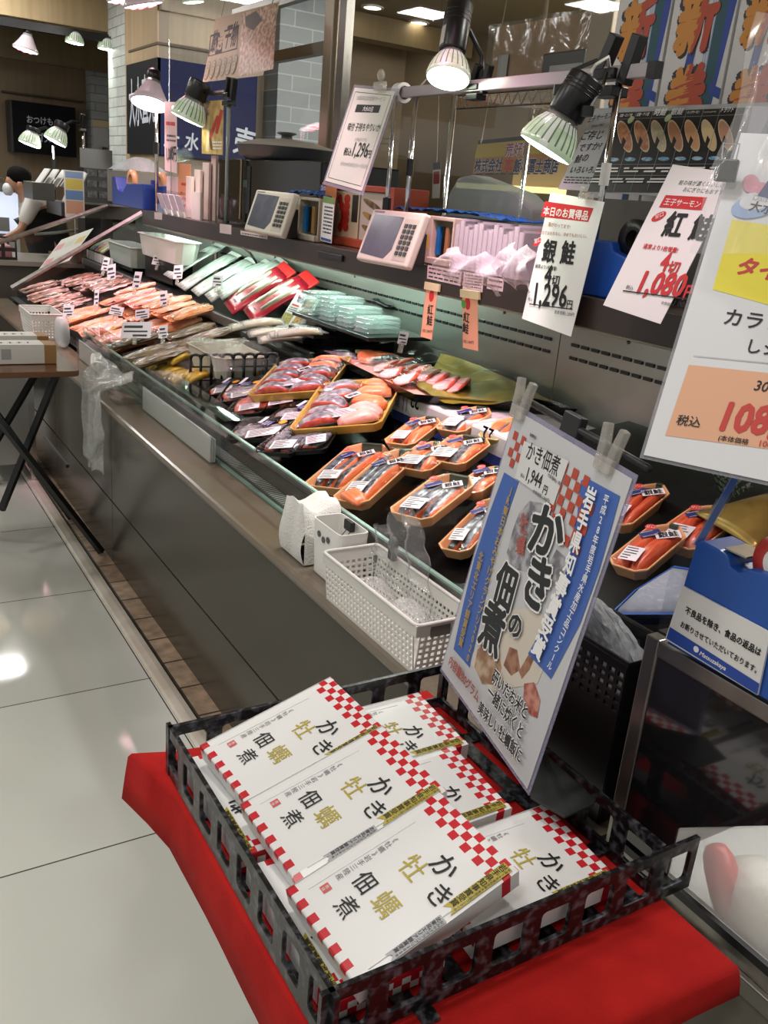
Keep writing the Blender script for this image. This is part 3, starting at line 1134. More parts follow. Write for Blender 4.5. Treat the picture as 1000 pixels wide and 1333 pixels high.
P.poly(pblue, [(657, 615), (676, 627), (662, 668), (648, 712), (634, 772), (612, 869), (591, 845), (604, 785), (618, 727), (636, 672)])
P.poly(pblue, [(757, 626), (764, 622), (808, 646), (796, 690), (781, 742), (756, 812), (718, 884), (688, 851), (712, 810), (730, 775), (742, 722), (752, 672)])
# red and white check
n0 = P.loc((670, 566))


def checks(x0, y0, cells, s, nm='check_pattern'):
    for (i, j) in cells:
        P.poly(pred, [(x0 + i * s, y0 - j * s), (x0 + (i + 1) * s, y0 - j * s), (x0 + (i + 1) * s, y0 - (j + 1) * s), (x0 + i * s, y0 - (j + 1) * s)], nm, True)


checks(n0[0] - .002, n0[1] + .006, [(0, 0), (2, 0), (1, 1), (0, 2), (2, 2), (1, 3)], .0125)
n1 = P.loc((737, 615))
checks(n1[0] - .012, n1[1] + .012, [(0, 0), (2, 0), (4, 0), (1, 1), (3, 1), (0, 2), (2, 2), (4, 2), (1, 3), (3, 3), (0, 4), (2, 4), (4, 4), (6, 2), (6, 4), (5, 3), (1, 5), (5, 5), (4, 6), (6, 6)], .0135, 'check_strip')
P.poly(mat('slip_paper', '#cfcecd', .5), [(684, 574), (742, 600), (722, 658), (672, 622)])
P.line(black_ink, '催事限定', (691, 567), (699, 572), .02)
P.line(black_ink, 'かき佃煮', (686, 595), (727, 619), .01, hs=1.25)
P.line(black_ink, '税込', (679, 620), (684, 623), .0)
P.line(black_ink, '1,944', (686, 625), (705, 636), .01, hs=1.3)
P.line(black_ink, '円', (708, 641), (713, 644), .01, hs=1.1)
P.line(black_ink, '(本体価格 1,800円)', (695, 641), (717, 655), .0)
P.line(black_ink, '内容量80g 1箱', (715, 620), (731, 632), .0)
P.vline(pgold, 'JR東日本おみやげグランプリ2020', (669, 632), (610, 862), .015)
P.vline(pgold, '北東北エリア銀賞受賞', (630, 718), (601, 842), .015)
P.vline(pbrown, '牡蠣', (687, 668), (678, 724), .02, sx=.8)
for mt_, bo in ((white_paper, .075), (mat('poster_black', '#1c2022', .5), .035)):
    P.vline(mt_, 'か', (722, 655), (708, 728), bo, sx=1.15)
    P.vline(mt_, 'き', (713, 722), (694, 794), bo, sx=.95)
    P.vline(mt_, 'の', (678, 796), (670, 831), bo, sx=1.0)
    P.vline(mt_, '佃', (668, 734), (653, 790), bo, sx=.9)
    P.vline(mt_, '煮', (652, 784), (636, 848), bo, sx=.9)
P.vline(white_paper, '岩手県知', (776, 634), (741, 748), .03, sx=.8)
P.vline(white_paper, '事賞受賞', (741, 748), (700, 856), .03, sx=.95)
P.vline(white_paper, '平成28年度岩手', (795, 644), (768, 748), .01, sx=.9)
P.vline(white_paper, '県水産加工品コンクール', (768, 748), (718, 872), .01, sx=.9)
for mt_, bo in ((white_paper, .09), (MAT['poster_black'], .02)):
    P.line(mt_, '研いだお米と', (644, 885), (688, 936), bo, hs=1.3)
    P.line(mt_, '一緒に炊くと', (638, 905), (682, 962), bo, hs=1.3)
    P.line(mt_, '美味しい牡蠣飯に', (626, 925), (681, 993), bo, hs=1.3)
P.line(pbrown, '内容量:80グラム', (588, 864), (626, 914), .03, hs=1.2)
P.done()

# ---- white baskets on the ledge
wb_m = mat('basket_white', '#d9d6d0', .38)


def basket(name, label, cat, m, L, W, H, cols, rows, mt, colsw, taper=.012, th=.003, mx=.003, my=.003, top=.018, group=None, r=0.):
    """Open perforated basket: local x = length, y = width, z from the base to the rim."""
    t = thing(name, label, cat, m, group)
    for (ln, nn, off, rz) in ((L, cols, W / 2, 0), (L, cols, W / 2, 180), (W, colsw, L / 2, 90), (W, colsw, L / 2, -90)):
        b = B()
        ang = math.degrees(math.atan2(taper, H))
        mm = RZ(rz) @ T(0, -off, 0) @ RX(90 + ang)
        holed(b, -ln / 2, ln / 2, .006, H - top, nn, rows, mx, my, r, th, m=mm)
        b.box(-ln / 2 - taper, ln / 2 + taper, H - top, H, -th / 2, th / 2, m=mm)
        b.box(-ln / 2, ln / 2, 0, .006, -th / 2, th / 2, m=mm)
        b.make('side_wall', mt, t)
    B().box(-L / 2, L / 2, -W / 2, W / 2, 0, .003).make('base', mt, t)
    l2, w2 = L / 2 + taper, W / 2 + taper
    pts = []
    for (sx, sy, a0) in ((1, 1, 0), (-1, 1, 90), (-1, -1, 180), (1, -1, 270)):
        for q in range(4):
            a = math.radians(a0 + q * 30)
            pts.append((sx * (l2 - .012) + .012 * math.cos(a), sy * (w2 - .012) + .012 * math.sin(a), H))
    B().tube(pts, .0038, 8, True).make('rim', mt, t, smooth=True)
    return t


bk = basket('storage_basket', 'long white perforated basket of clear bags on the counter ledge by the poster', 'basket', frame((.921, 1.385, .6615), (0, -1, 0), (0, 0, 1)), .355, .115, .108, 26, 6, wb_m, 8, .011, .0025, .0028, .0028, .024)
B(T(.355 / 2 + .0105, -.015, .092) @ RY(90 - 6)).box(-.012, .012, -.022, .022, 0, .002).make('label_holder', mat('holder_grey', '#6a625c', .4), bk)


def crumple(name, label, cat, m, sx, sy, sz, mt, seed, n=16, group=None, fold=1.):
    """A heap of crumpled sheet plastic."""
    rr = random.Random(seed)
    ph = [(rr.uniform(8, 34) / max(sx, sy), rr.uniform(8, 34) / max(sx, sy), rr.uniform(0, 6.3)) for _ in range(6)]
    b = B()

    def fn(u, v):
        x, y = (u - .5) * sx, (v - .5) * sy
        d = max(0., 1 - (2 * abs(u - .5)) ** 3) * max(0., 1 - (2 * abs(v - .5)) ** 3)
        h = sum(math.sin(x * a * .25 + y * c * .25 + p) for a, c, p in ph) / 6
        return (x + .004 * rr.uniform(-1, 1), y + .004 * rr.uniform(-1, 1), sz * d * (.7 + .45 * h * fold) + rr.uniform(0, .005))
    b.grid(fn, n, n)
    o = b.make(name, mt, smooth=False, mw=m)
    return tag(o, label, cat, group)


for i, (yy, zz, s) in enumerate([(1.47, .69, 3), (1.33, .69, 5)]):
    crumple('plastic_bag', 'crumpled clear bag in the %s end of the long white basket' % ('far' if i == 0 else 'near'), 'bag', T(.921, yy, zz), .090, .12, .065, film('crinkled_bag', (.96, .96, .96), .22, .12, .8, 50, .25, (.85, .85, .85)), s, 14, 'bags in the long white basket')
cd = thing('utensil_caddy', 'small white caddy with round holes behind the long white basket', 'caddy', frame((.935, 1.650, .6615), (0, -1, 0), (0, 0, 1)))
b = B()
pr = []
for z, l, w_ in ((0, .060, .032), (.004, .062, .034), (.135, .068, .038)):
    pr.append([(sx * (l - .012) + .012 * math.cos(math.radians(a0 + q * 30)), sy * (w_ - .012) + .012 * math.sin(math.radians(a0 + q * 30)), z) for (sx, sy, a0) in ((1, 1, 0), (-1, 1, 90), (-1, -1, 180), (1, -1, 270)) for q in range(4)])
pr2 = [[(x * .95, y * .93, max(z, .004)) for x, y, z in r_] for r_ in pr[::-1]]
b.rings(pr + pr2, True, True)
b.make('cup', white_plastic, cd, smooth=False, bevel=.001)
for hx, hz in ((-.03, .105), (-.008, .098), (.014, .105)):
    b = B(T(hx, -.0385, hz) @ RX(90))
    b.lathe([(.0075, .0), (.0075, .001), (.001, .001)], 16)
    b.make('hole', mat('hole_shadow', '#55534f', .6), cd)
c = thing('binder_clip', 'small black binder clip on the rim of the white caddy', 'clip', ax(452, 686, .965) and frame(ax(455, 684, .955), (0, -1, 0), (0, 0, 1)))
B().box(-.017, .017, -.006, .006, -.012, .012).make('body', black_plastic, c, bevel=.002)
B().tube([(-.008, 0, -.01), (-.010, -.012, -.026), (.010, -.012, -.026), (.008, 0, -.01)], .0012, 6).make('wire_handle', dark_steel, c)
b = B()
rr = random.Random(3)


def towel(u, v):
    x = -.045 + .10 * v
    z = .150 - .015 * math.sin(v * 5) - .11 * max(0, abs(2 * u - 1) - .7) * 2 - .02 * v
    return (x, (u - .5) * .125, z + .004 * math.sin(u * 14 + v * 3))


b.grid(towel, 14, 8)
b.grid(lambda u, v: (-.045 - .010 * math.sin(PI * v) * (1 + .5 * math.sin(u * 12)), (u - .5) * .125 * (1 + .06 * v), (towel(u, 0)[2]) * (1 - v) + .004 * v), 14, 8)
b.grid(lambda u, v: (.055, (u - .5) * .125, towel(u, 1)[2] * (1 - v) + .004 * v), 14, 4)
for q in (0, 1):
    b.grid(lambda u, v: (-.045 + .1 * u, (q - .5) * .125 * (1 + .06 * v * (1 - u)), towel(q, u)[2] * (1 - v) + .004 * v), 8, 6)
tag(b.make('white_towel', mat('towel_white', '#dedcd8', .9, bump=.4, bscale=220), smooth=True, mw=T(.935, 1.80, .6615)), 'folded white towel standing behind the white caddy', 'towel')
# clear bag propped against the case glass with its clip
p0 = ax(575, 770, 1.02)
b = B()
rr = random.Random(4)
A_, B_, C_, D_ = ax(482, 690, .97), ax(535, 655, .975), ax(596, 765, .965), ax(560, 790, .93)


def bagf(u, v):
    top = A_.lerp(B_, u)
    bot = V((.95, 1.50, .73)).lerp(V((.95, 1.22, .71)), u)
    q = top.lerp(bot, v)
    return q + V((math.sin(u * 19 + v * 7) * .012, math.sin(v * 23) * .008, math.sin(u * 13 - v * 9) * .008))


b.grid(bagf, 20, 16)
tag(b.make('plastic_bag', film('crisp_bag', (.95, .96, .96), .20, .08, .7, 24, .06), smooth=True), 'stiff clear bag sticking up from the long white basket', 'bag')
c = thing('grey_clip', 'grey clip on the clear bag above the white basket', 'clip', frame(ax(512, 712, .975), (0, -1, 0), (0, 0, 1)))
B().box(-.012, .012, -.006, .006, -.03, .012).make('body', mat('clip_grey', '#4b4d4d', .4), c, bevel=.003)
B().lathe([(.001, .006), (.014, .004), (.015, -.004), (.001, -.006)], 14, m=T(0, 0, .008) @ RX(90)).make('head', MAT['clip_grey'], c, smooth=True)

# black basket by the freezer, with crinkled bags on top
bb_ = thing('black_basket', 'tall black basket with square holes between poster and freezer', 'basket', T(0, 0, 0))
for (x0, x1, y0, y1, nm) in ((.883, .887, .735, .985, 1), (.985, .989, .735, .985, 0)):
    b = B()
    mm = M(((0, 0, 1, x0 + .002), (1, 0, 0, 0), (0, 1, 0, 0), (0, 0, 0, 1)))
    holed(b, y0, y1, .845, .912, 15, 5, .0035, .0028, 0, .004, m=mm)
    b.box(y0, y1, .6615, .845, -.002, .002, m=mm)
    b.box(y0, y1, .912, .925, -.002, .002, m=mm)
    b.make('side_wall', black_plastic, bb_)
for y in (.735, .985):
    B().box(.885, .987, y - .002, y + .002, .6615, .925).make('end_wall', black_plastic, bb_)
B().box(.885, .987, .735, .985, .662, .666).make('base', black_plastic, bb_)
B().tube([(.884, .733, .926), (.989, .733, .926), (.989, .987, .926), (.884, .987, .926)], .004, 6, True).make('rim', black_plastic, bb_)
crinkle = film('crinkled_bag', (.96, .96, .96), .22, .12, .8, 50, .25, (.85, .85, .85))
t = crumple('plastic_bag', 'crinkled clear bags heaped in the black basket by the freezer', 'bag', T(.936, .86, .88), .078, .22, .085, film('shiny_bag', (.8, .83, .86), .18, .15, .9, 40, .35, (.72, .75, .78)), 8, 18)
B(T(0, 0, -.21)).box(-.036, .036, -.10, .10, .0, .19).make('lower_bag', MAT['shiny_bag'], t)

# blue bin with folded film
t = thing('blue_bin', 'blue plastic bin with folded clear film at the end of the case', 'bin', T(0, 0, 0))
b = B()
zz = .875
lo = [az(x_, y_, .845) for x_, y_ in ((797, 815), (818, 795), (880, 770), (902, 792), (885, 812))]
hi = [az(x_, y_, .915) for x_, y_ in ((792, 800), (826, 768), (878, 736), (905, 740), (905, 800))]
b.rings([lo, hi, [h_.lerp(sum(hi, V()) / 5, .07) for h_ in hi], [l_.lerp(sum(lo, V()) / 5, .1) + V((0, 0, .004)) for l_ in lo]], True, True)
b.make('bin', mat('bin_blue', '#2b57a8', .4), t, bevel=.001)
cc = sum(hi, V()) / 5
b = B()
b.rings([[h_.lerp(cc, .12) - V((0, 0, .012)) for h_ in hi], [h_.lerp(cc, .18) + V((0, 0, .003)) for h_ in hi], [h_.lerp(cc, .5) + V((0, 0, .010)) for h_ in hi]], True, True)
tag(b.make('folded_film', film('folded_film', (.55, .6, .68), .2, .15, .8, 40, .5, (.45, .5, .58)), smooth=True), 'folded clear film lying in the blue bin', 'plastic film')

# ---- tape dispenser with the notice
DX = .850


def yz(px, py, x=DX):
    p = ax(px, py, x)
    return (p.y, p.z)


sil = [yz(*p) for p in ((868, 838), (889, 764), (906, 708), (914, 704), (936, 716), (948, 726), (950, 738), (962, 746), (975, 741), (1010, 752), (1040, 800), (1030, 930))]
zbot = .9945
t = thing('tape_dispenser', 'blue tape dispenser carrying a returns notice on the freezer corner', 'tape dispenser', T(0, 0, 0))
mm = M(((0, 0, 1, 0), (1, 0, 0, 0), (0, 1, 0, 0), (0, 0, 0, 1)))
sil = [(a_, max(z_, zbot)) for a_, z_ in sil]
B().prism(sil, DX, DX + .055, m=mm).make('body', mat('dispenser_blue', '#1d4f9f', .35), t, bevel=.002)
B().lathe([(.02, -.012), (.034, -.012), (.034, .012), (.02, .012), (.02, -.012)], 28, m=T(DX + .027, yz(1003, 738)[0], yz(1003, 738)[1]) @ RY(90)).make('tape_roll', mat('tape_red', '#b5382f', .25), t, smooth=True)
B().lathe([(.001, -.014), (.019, -.014), (.019, .014), (.001, .014)], 24, m=T(DX + .027, yz(1003, 738)[0], yz(1003, 738)[1]) @ RY(90)).make('reel', white_plastic, t)
a_, c_ = yz(938, 714), yz(962, 744)
B().box(DX + .008, DX + .047, c_[0], a_[0], a_[1] - .002, a_[1]).make('cutter', steel, t)
nm_ = M(((0, 0, -1, DX - .004), (-1, 0, 0, 0), (0, 1, 0, 0), (0, 0, 0, 1)))
nt_ = Card(t, nm_)
q = [nt_.loc(p) for p in ((889, 763), (1003, 824), (986, 905), (866, 832))]
B(nm_).poly(q, -.0012).make('notice_holder', clear, t)
o = B(nm_)
o.prism(q[::-1], -.003, 0)
o.make('notice', mat('notice_white', '#d9d8d4', .3), t)
n = B(nm_)
sb = [nt_.loc(p) for p in ((875, 803), (992, 878), (986, 905), (866, 832))]
nc = Card(t, nm_)
nc.root = t
nc.poly(mat('notice_blue', '#23479b', .35), ((872.5, 816), (989, 890), (986, 904), (868, 831)))
nc.line(black_ink, '不良品を除き、食品の返品は', (892, 797), (990, 854), .03, hs=1.25)
nc.line(black_ink, 'お断りさせていただいております。', (886, 815), (985, 876), .02, hs=1.25)
nc.line(white_paper, 'Matsuzakaya', (911, 852), (945, 873), .02, .2)
nc.ell(white_paper, (907, 845), .004, .004)
nc.done()

# ---- right-hand price card in its sleeve
S6 = .86
P0 = CO + (V((.8877, .78, 1.2125)) - CO) * S6
ph = math.radians(62)
X = V((math.cos(ph), -math.sin(ph), 0))
d = ray(965, 173)
tt = X.dot(P0 - CO) / X.dot(d)
q = CO + d * tt
Yv = (q - P0)
CH = Yv.length
Yv.normalize()
cmx = M((X, Yv, X.cross(Yv))).transposed().to_4x4()
cmx.translation = P0
t = thing('price_card', 'large white price card with yellow and orange panels at the right edge', 'price card', cmx)
CW = CH * .72
B().box(0, CW, 0, CH, -.0012, 0).make('sheet', mat('card_white', '#d6d6d8', .45), t)
B().box(-.004, CW + .004, -.004, CH + .035, -.0026, -.0016).make('sleeve', film('sleeve_clear', (.88, .88, .9), .12, .05, 0, 20, .2, (.7, .7, .75)), t)
K = Card(t, cmx)
K.poly(mat('card_yellow', '#e6d63a', .5), ((953, 286), (1060, 302), (1040, 408), (928, 377)))
K.poly(mat('card_orange', '#dba583', .5), ((897, 475), (1060, 492), (1040, 590), (866, 567)))
K.line(mat('card_red', '#c1342c', .5), 'タイム', (958, 355), (1040, 371), .04, .1)
K.line(black_ink, 'カラフト', (942, 421), (1045, 436), .012)
K.line(black_ink, 'しシャケ', (973, 458), (1060, 470), .012)
K.poly(mat('card_rule', '#b5b5b9', .5), ((903, 463), (1060, 478), (1060, 479.5), (903, 464)))
K.line(black_ink, '300g', (981, 508), (1018, 514), .01, .15, hs=1.1)
K.line(MAT['card_red'], '108円', (936, 559), (1050, 572), .04, .2, hs=1.25)
K.line(black_ink, '税込', (880, 552), (911, 556), .01, .1)
K.line(black_ink, '(本体価格', (935, 573), (974, 579), .01, .1)
K.line(MAT['card_red'], '100円)', (988, 581), (1020, 585), .01, .1)
K.ell(mat('wave_blue', '#8fa8cf', .5), (985, 268), .027, .015, 20)
K.ell(mat('card_white', '#d6d6d8', .45), (990, 260), .022, .012, 20)
K.ell(mat('fish_pink', '#d28a9c', .5), (978, 240), .009, .012, 30)
K.ell(MAT['fish_pink'], (992, 246), .012, .007, -10)
K.poly(mat('logo_navy', '#2b3a6c', .5), ((986, 256), (1000, 236), (1012, 240), (1010, 262)))
K.line(grey_ink, 'Daisui', (980, 261), (1006, 266))
K.line(black_ink, '大水', (974, 274), (1006, 280), .02)
K.done()
t = thing('card_stalk', 'clear and blue stalk holding up the large price card', 'sign stand', T(0, 0, 0))
pb, pt_ = V((.905, .66, 1.045)), None
pa, pbb = ay(966, 606, .664), ay(907, 712, .664)
b = B()
b.tube([pa, pbb], .0085, 4)
b.make('clear_bar', clear, t)
B().tube([pa + V((.003, .002, 0)), pbb + V((.003, .002, 0))], .0055, 4).make('blue_core', mat('stalk_blue', '#2b4f93', .3), t)
B().box(pbb.x - .02, pbb.x + .02, .65, .68, zbot, pbb.z + .003).make('foot', clear, t) if pbb.z > zbot else None
# clear film hanging over the card
b = B()
a0, a1, c0, c1 = ay(985, 15, .74), ay(1060, 20, .62), ay(900, 330, .72), ay(1010, 330, .60)
b.grid(lambda u, v: a0.lerp(a1, u).lerp(c0.lerp(c1, u), v) + V((.006 * math.sin(u * 9 + v * 5), .004 * math.sin(v * 12), 0)), 10, 14)
tag(b.make('hanging_film', film('hanging_film', (.96, .96, .97), .12, .12, .2, 8, .12, ior=1.2), smooth=True), 'clear plastic film hanging behind the large price card', 'plastic film')
c = thing('binder_clip', 'black binder clip on the hanging film above the price card', 'clip', frame(ay(946, 222, .735), (math.cos(ph), -math.sin(ph), 0), (-1, -.4, .1)))
B().box(-.012, .012, -.012, .012, -.005, .005).make('body', black_plastic, c, bevel=.002)
B().tube([(-.008, .01, 0), (-.009, .028, .004), (.009, .028, .004), (.008, .01, 0)], .001, 6).make('wire_handle', chrome, c)

# ================================================================ packs of fish in the case
peach = mat('tray_peach', '#e3ab78', .38, spec=.5)
goldtray = mat('tray_gold', '#c9a24c', .35, '#b8903c', 14)
blacktray = mat('tray_black', '#0f0f11', .25, spec=.5)
salmon = mat('salmon_flesh', '#dd6a3c', .33, '#e98a5c', 60, stretch=(.5, 3, 3), lo=.35, hi=.65, sss=.15, spec=.6)
salmon_red = mat('salmon_red', '#cf4a2c', .3, '#de6a45', 50, stretch=(.5, 3, 3), spec=.6)
skin = mat('salmon_skin', '#8f8f97', .28, '#3e4048', 75, metal=.35, lo=.42, hi=.62, spec=.7)
skin_pale = mat('skin_pale', '#9d989d', .3, '#5d5b63', 50, metal=.25, spec=.6)
roe_red = mat('roe_red', '#a63a30', .3, '#c35a48', 60, spec=.6)
pinkfish = mat('pink_fish', '#e0908a', .33, '#eab0a0', 40, stretch=(.5, 2, 2), spec=.6)
orangefish = mat('orange_fish', '#e0814a', .33, '#eaa878', 40, stretch=(.5, 2, 2), spec=.6)
brownfish = mat('brown_fish', '#8d7450', .35, '#4c3f30', 40, stretch=(.4, 3, 3), spec=.6)
greyfish = mat('grey_fish', '#a59c8d', .3, '#5b554d', 40, stretch=(.4, 3, 3), spec=.6)
green_liner = mat('green_liner', '#3c4b3d', .45)
lab_white = mat('label_white', '#e3dfe2', .5)
lab_blue = mat('label_blue', '#26296b', .5)
lab_red = mat('label_red', '#d5352b', .45)
lab_orange = mat('label_orange', '#e79a24', .45)
lab_ink = mat('label_ink', '#2a2a2e', .6)


def quad4(pxs, off, plane=None):
    P4 = [(plane or deck)(p[0], p[1], off) for p in pxs]
    A_, B_, C_, D_ = P4
    c = (A_ + B_ + C_ + D_) / 4
    X = ((B_ + C_) - (A_ + D_)) / 2
    Y = ((A_ + B_) - (D_ + C_)) / 2
    m = frame(c, X, DN if (plane or deck) is deck else BN)
    return m, X.length * .99, Y.length * .97


def outline(L, W, cb, cf, z, g=0.):
    l, w_ = L / 2 - g, W / 2 - g
    cb, cf = max(cb - g * .4, .001), max(cf - g * .4, .001)
    return [(-l + cf, -w_, z), (l - cb, -w_, z), (l, -w_ + cb, z), (l, w_ - cb, z), (l - cb, w_, z), (-l + cf, w_, z), (-l, w_ - cf, z), (-l, -w_ + cf, z)]


def tray_body(L, W, h, cb=.03, cf=.018, rim=.005):
    b = B()
    k = .010
    b.rings([outline(L, W, cb, cf, -h, k), outline(L, W, cb, cf, 0, 0), outline(L, W, cb, cf, .0015, rim * .5), outline(L, W, cb, cf, 0, rim), outline(L, W, cb, cf, -h + .003, k + .003)])
    return b


def slab(L, W, h, n=9, seg=12, bend=0., taper=.55, arch=.0, k2=None, rr=random):
    """A long fish piece: rounded slab along x; k2(angle index) picks the material of each strip."""
    b = B()
    rg = []
    ph = rr.uniform(0, 6)
    for i in range(n + 1):
        t = i / n
        s = (1 - taper * abs(2 * t - 1) ** 3.5) * (1 + .05 * math.sin(t * 9 + ph))
        x = (t - .5) * L
        yo = bend * (math.sin(t * PI) - .5)
        zo = arch * math.sin(t * PI)
        rg.append([(x, yo + W / 2 * s * math.copysign(abs(math.cos(a)) ** .6, math.cos(a)), zo + h * s * (.5 + .5 * math.copysign(abs(math.sin(a)) ** .7, math.sin(a)))) for a in [2 * PI * (q + .5) / seg for q in range(seg)]])
    b.rings(rg, True, True, kf=(lambda j, i: k2(i)) if k2 else None)
    return b


def sticker(t, m, w, h, mt, name='label', label=None, ink=None, text=None, tm=None, rnd=False, bars=0, seed=0):
    b = B(m)
    b.keep = True
    if rnd:
        b.poly([(w / 2 * math.cos(2 * PI * i / 16), h / 2 * math.sin(2 * PI * i / 16)) for i in range(16)], 0)
    else:
        b.rect(-w / 2, w / 2, -h / 2, h / 2)
    mats = [mt]
    if bars:
        rr = random.Random(seed)
        mats.append(ink or lab_ink)
        for i in range(bars):
            y = h * (.36 - .72 * i / max(bars - 1, 1))
            b.rect(-w * .42, -w * .42 + w * rr.uniform(.4, .84), y - h * .03, y + h * .03, .0004, 1)
    if text:
        mats.append(tm or lab_ink)
        vs, fs, x0, x1 = glyphs(text, .02, 0)
        k = w * .8 / (x1 - x0)
        b.add([((p[0] - (x0 + x1) / 2) * k, (p[1] - .38) * k * 1.15, .0005) for p in vs], fs, len(mats) - 1)
    o = b.make(name, mats, t)
    if label:
        o['label'] = label
    return o


def wrapfilm(t, L, W, z=.003, dome=.008, n=10, seed=0, mt=None, name='film_wrap'):
    rr = random.Random(seed)
    b = B()
    b.grid(lambda u, v: ((u - .5) * L * 1.005, (v - .5) * W * 1.005, z + dome * math.sin(PI * u) * math.sin(PI * v) + rr.uniform(0, .0022)), n, n)
    return b.make(name, mt or wrap, t, smooth=True)


SG = 'trays of salmon slices'
SETTLE = []


def salmon_tray(label, pxs, off, n=3, h=.028, style=0, seed=0, stickers=True, liner=True, pricetag=False, plane=None, tray_mat=None, h_up=0):
    m, L, W = quad4(pxs, off, plane)
    W *= .94
    t = thing('salmon_tray', label, 'fish pack', m, SG)
    rr = random.Random(seed)
    tb_ = tray_body(L, W, h).make('tray', tray_mat or peach, t, bevel=.0015, seg=1)
    if liner:
        b = B()
        x = L / 2 - .0085
        w2 = W / 2 - .034
        b.add([(x, -w2, -.002), (x, w2 * .9, -.002), (x - .009, w2 * .9, -h + .004), (x - .009, -w2, -h + .004)], [(0, 1, 2, 3)])
        b.add([(x, -w2, .0022), (x, w2 * .9, .0022), (x + .008, w2 * .9, .002), (x + .008, -w2, .002)], [(0, 1, 2, 3)])
        b.add([(x, -w2, .0022), (x, w2 * .9, .0022), (x, w2 * .9, -.002), (x, -w2, -.002)], [(0, 1, 2, 3)])
        b.make('green_liner', green_liner, tb_, solid=.0008)
    fw = (W - .028) / n
    for i in range(n):
        y = W / 2 - .014 - fw * (i + .5)
        ll = L * rr.uniform(.76, .84)
        if style == 2 or (style == 1 and i % 2 == 0):
            kk = lambda q: 0
            mats = [salmon_red if style == 2 else salmon, skin]
        else:
            kk = lambda q: 1 if q in ((0, 1, 2, 3) if style == 0 else (1, 2)) else 0
            mats = [salmon, skin]
        b = slab(ll, fw * 1.06, h * rr.uniform(.95, 1.15), 10, 12, rr.uniform(-.006, .006), .5, .004, kk, rr)
        o = b.make('salmon_slice', mats, t, smooth=True)
        o.matrix_local = T(-L * .02 + rr.uniform(-.006, .006), y, -h + .004) @ RZ(rr.uniform(-5, 5)) @ RX(rr.uniform(-16, 16))
    if stickers:
        zz = .012
        sticker(t, T(L * .25, W * .31, zz) @ RZ(-70), .022, .022, lab_red, 'round_sticker', 'red round sticker', None, '甘口', white_paper, True)
        sticker(t, T(L * .13, W * .16, zz) @ RZ(-35), .042, .022, lab_blue, 'blue_sticker', 'dark blue sticker', lab_white, None, None, False, 2, seed)
        sticker(t, T(L * .20, -W * .20, zz) @ RZ(-48), .048, .026, lab_white, 'name_label', 'white name label', None, '銀鮭')
        sticker(t, T(-L * .30, W * .05, zz) @ RZ(-80), W * .42, .05, lab_white, 'price_label', 'white price label', None, None, None, False, 5, seed)
    wrapfilm(t, L, W, .003, .010, 10, seed)
    return t


ST = [
    ('salmon slices in a peach tray, leftmost of the front salmon trays', [(397, 626), (464, 571), (508, 584), (443, 644)], .055, 3, 0, 1),
    ('salmon slices with silver skin, second of the front salmon trays, one piece lying across', [(432, 655), (506, 590), (552, 598), (470, 672)], .066, 3, 0, 2),
    ('salmon slices in the tray just behind the front row, beside the white fish box', [(497, 585), (546, 549), (577, 561), (531, 597)], .055, 3, 1, 3),
    ('salmon slices in the rearmost peach tray, in front of the box marked 22', [(560, 569), (607, 538), (649, 546), (600, 578)], .055, 2, 0, 4),
    ('salmon slices in a tray with one wide orange fillet, behind the front row', [(517, 610), (560, 580), (594, 599), (541, 639)], .058, 2, 1, 5),
    ('salmon slices in the tray left of the poster, third row back', [(553, 602), (597, 571), (638, 592), (590, 628)], .06, 2, 1, 6),
    ('salmon slices in a tray half hidden by the poster, with a red round sticker', [(588, 630), (636, 603), (664, 612), (620, 650)], .07, 3, 1, 7),
    ('salmon slices in the tray nearest the white basket and poster', [(488, 684), (574, 625), (623, 641), (566, 690)], .075, 3, 0, 8),
    ('salmon slices in a tray under the nearest one, beside the poster edge', [(560, 712), (640, 640), (672, 652), (612, 722)], .048, 2, 0, 9),
    ('salmon slices in a tray between poster and price card, rear one', [(784, 690), (830, 634), (886, 657), (802, 704)], .06, 3, 2, 10),
    ('red salmon in a tray right of the poster, in front of the gold pack', [(838, 716), (902, 666), (974, 690), (905, 735)], .06, 2, 2, 11),
    ('red salmon in the tray right of the poster, nearest the blue bin', [(780, 745), (850, 694), (903, 706), (836, 770)], .078, 2, 2, 12),
]
for lb, q, off, n, st, sd in ST:
    SETTLE.append(salmon_tray(lb, q, off, n, .028, st, sd))
# a slice lying across the near end of the second tray
t = ST[1]
m, L, W = quad4(t[1], t[2])
b = slab(.085, .05, .02, 8, 12, 0, .5, .006, None, random.Random(3))
o = tag(b.make('salmon_slice', salmon, smooth=True, mw=m @ T(-L * .40, -.005, .008) @ RZ(62)), 'orange salmon slice lying across the near end of a front tray', 'fish')
SETTLE.append(salmon_tray('yellow lined salmon tray behind the poster clip, beside the fish box', [(618, 580), (650, 553), (690, 560), (650, 590)], .055, 2, .026, 1, 21, False, False, tray_mat=mat('tray_yellow', '#d9c07c', .4)))


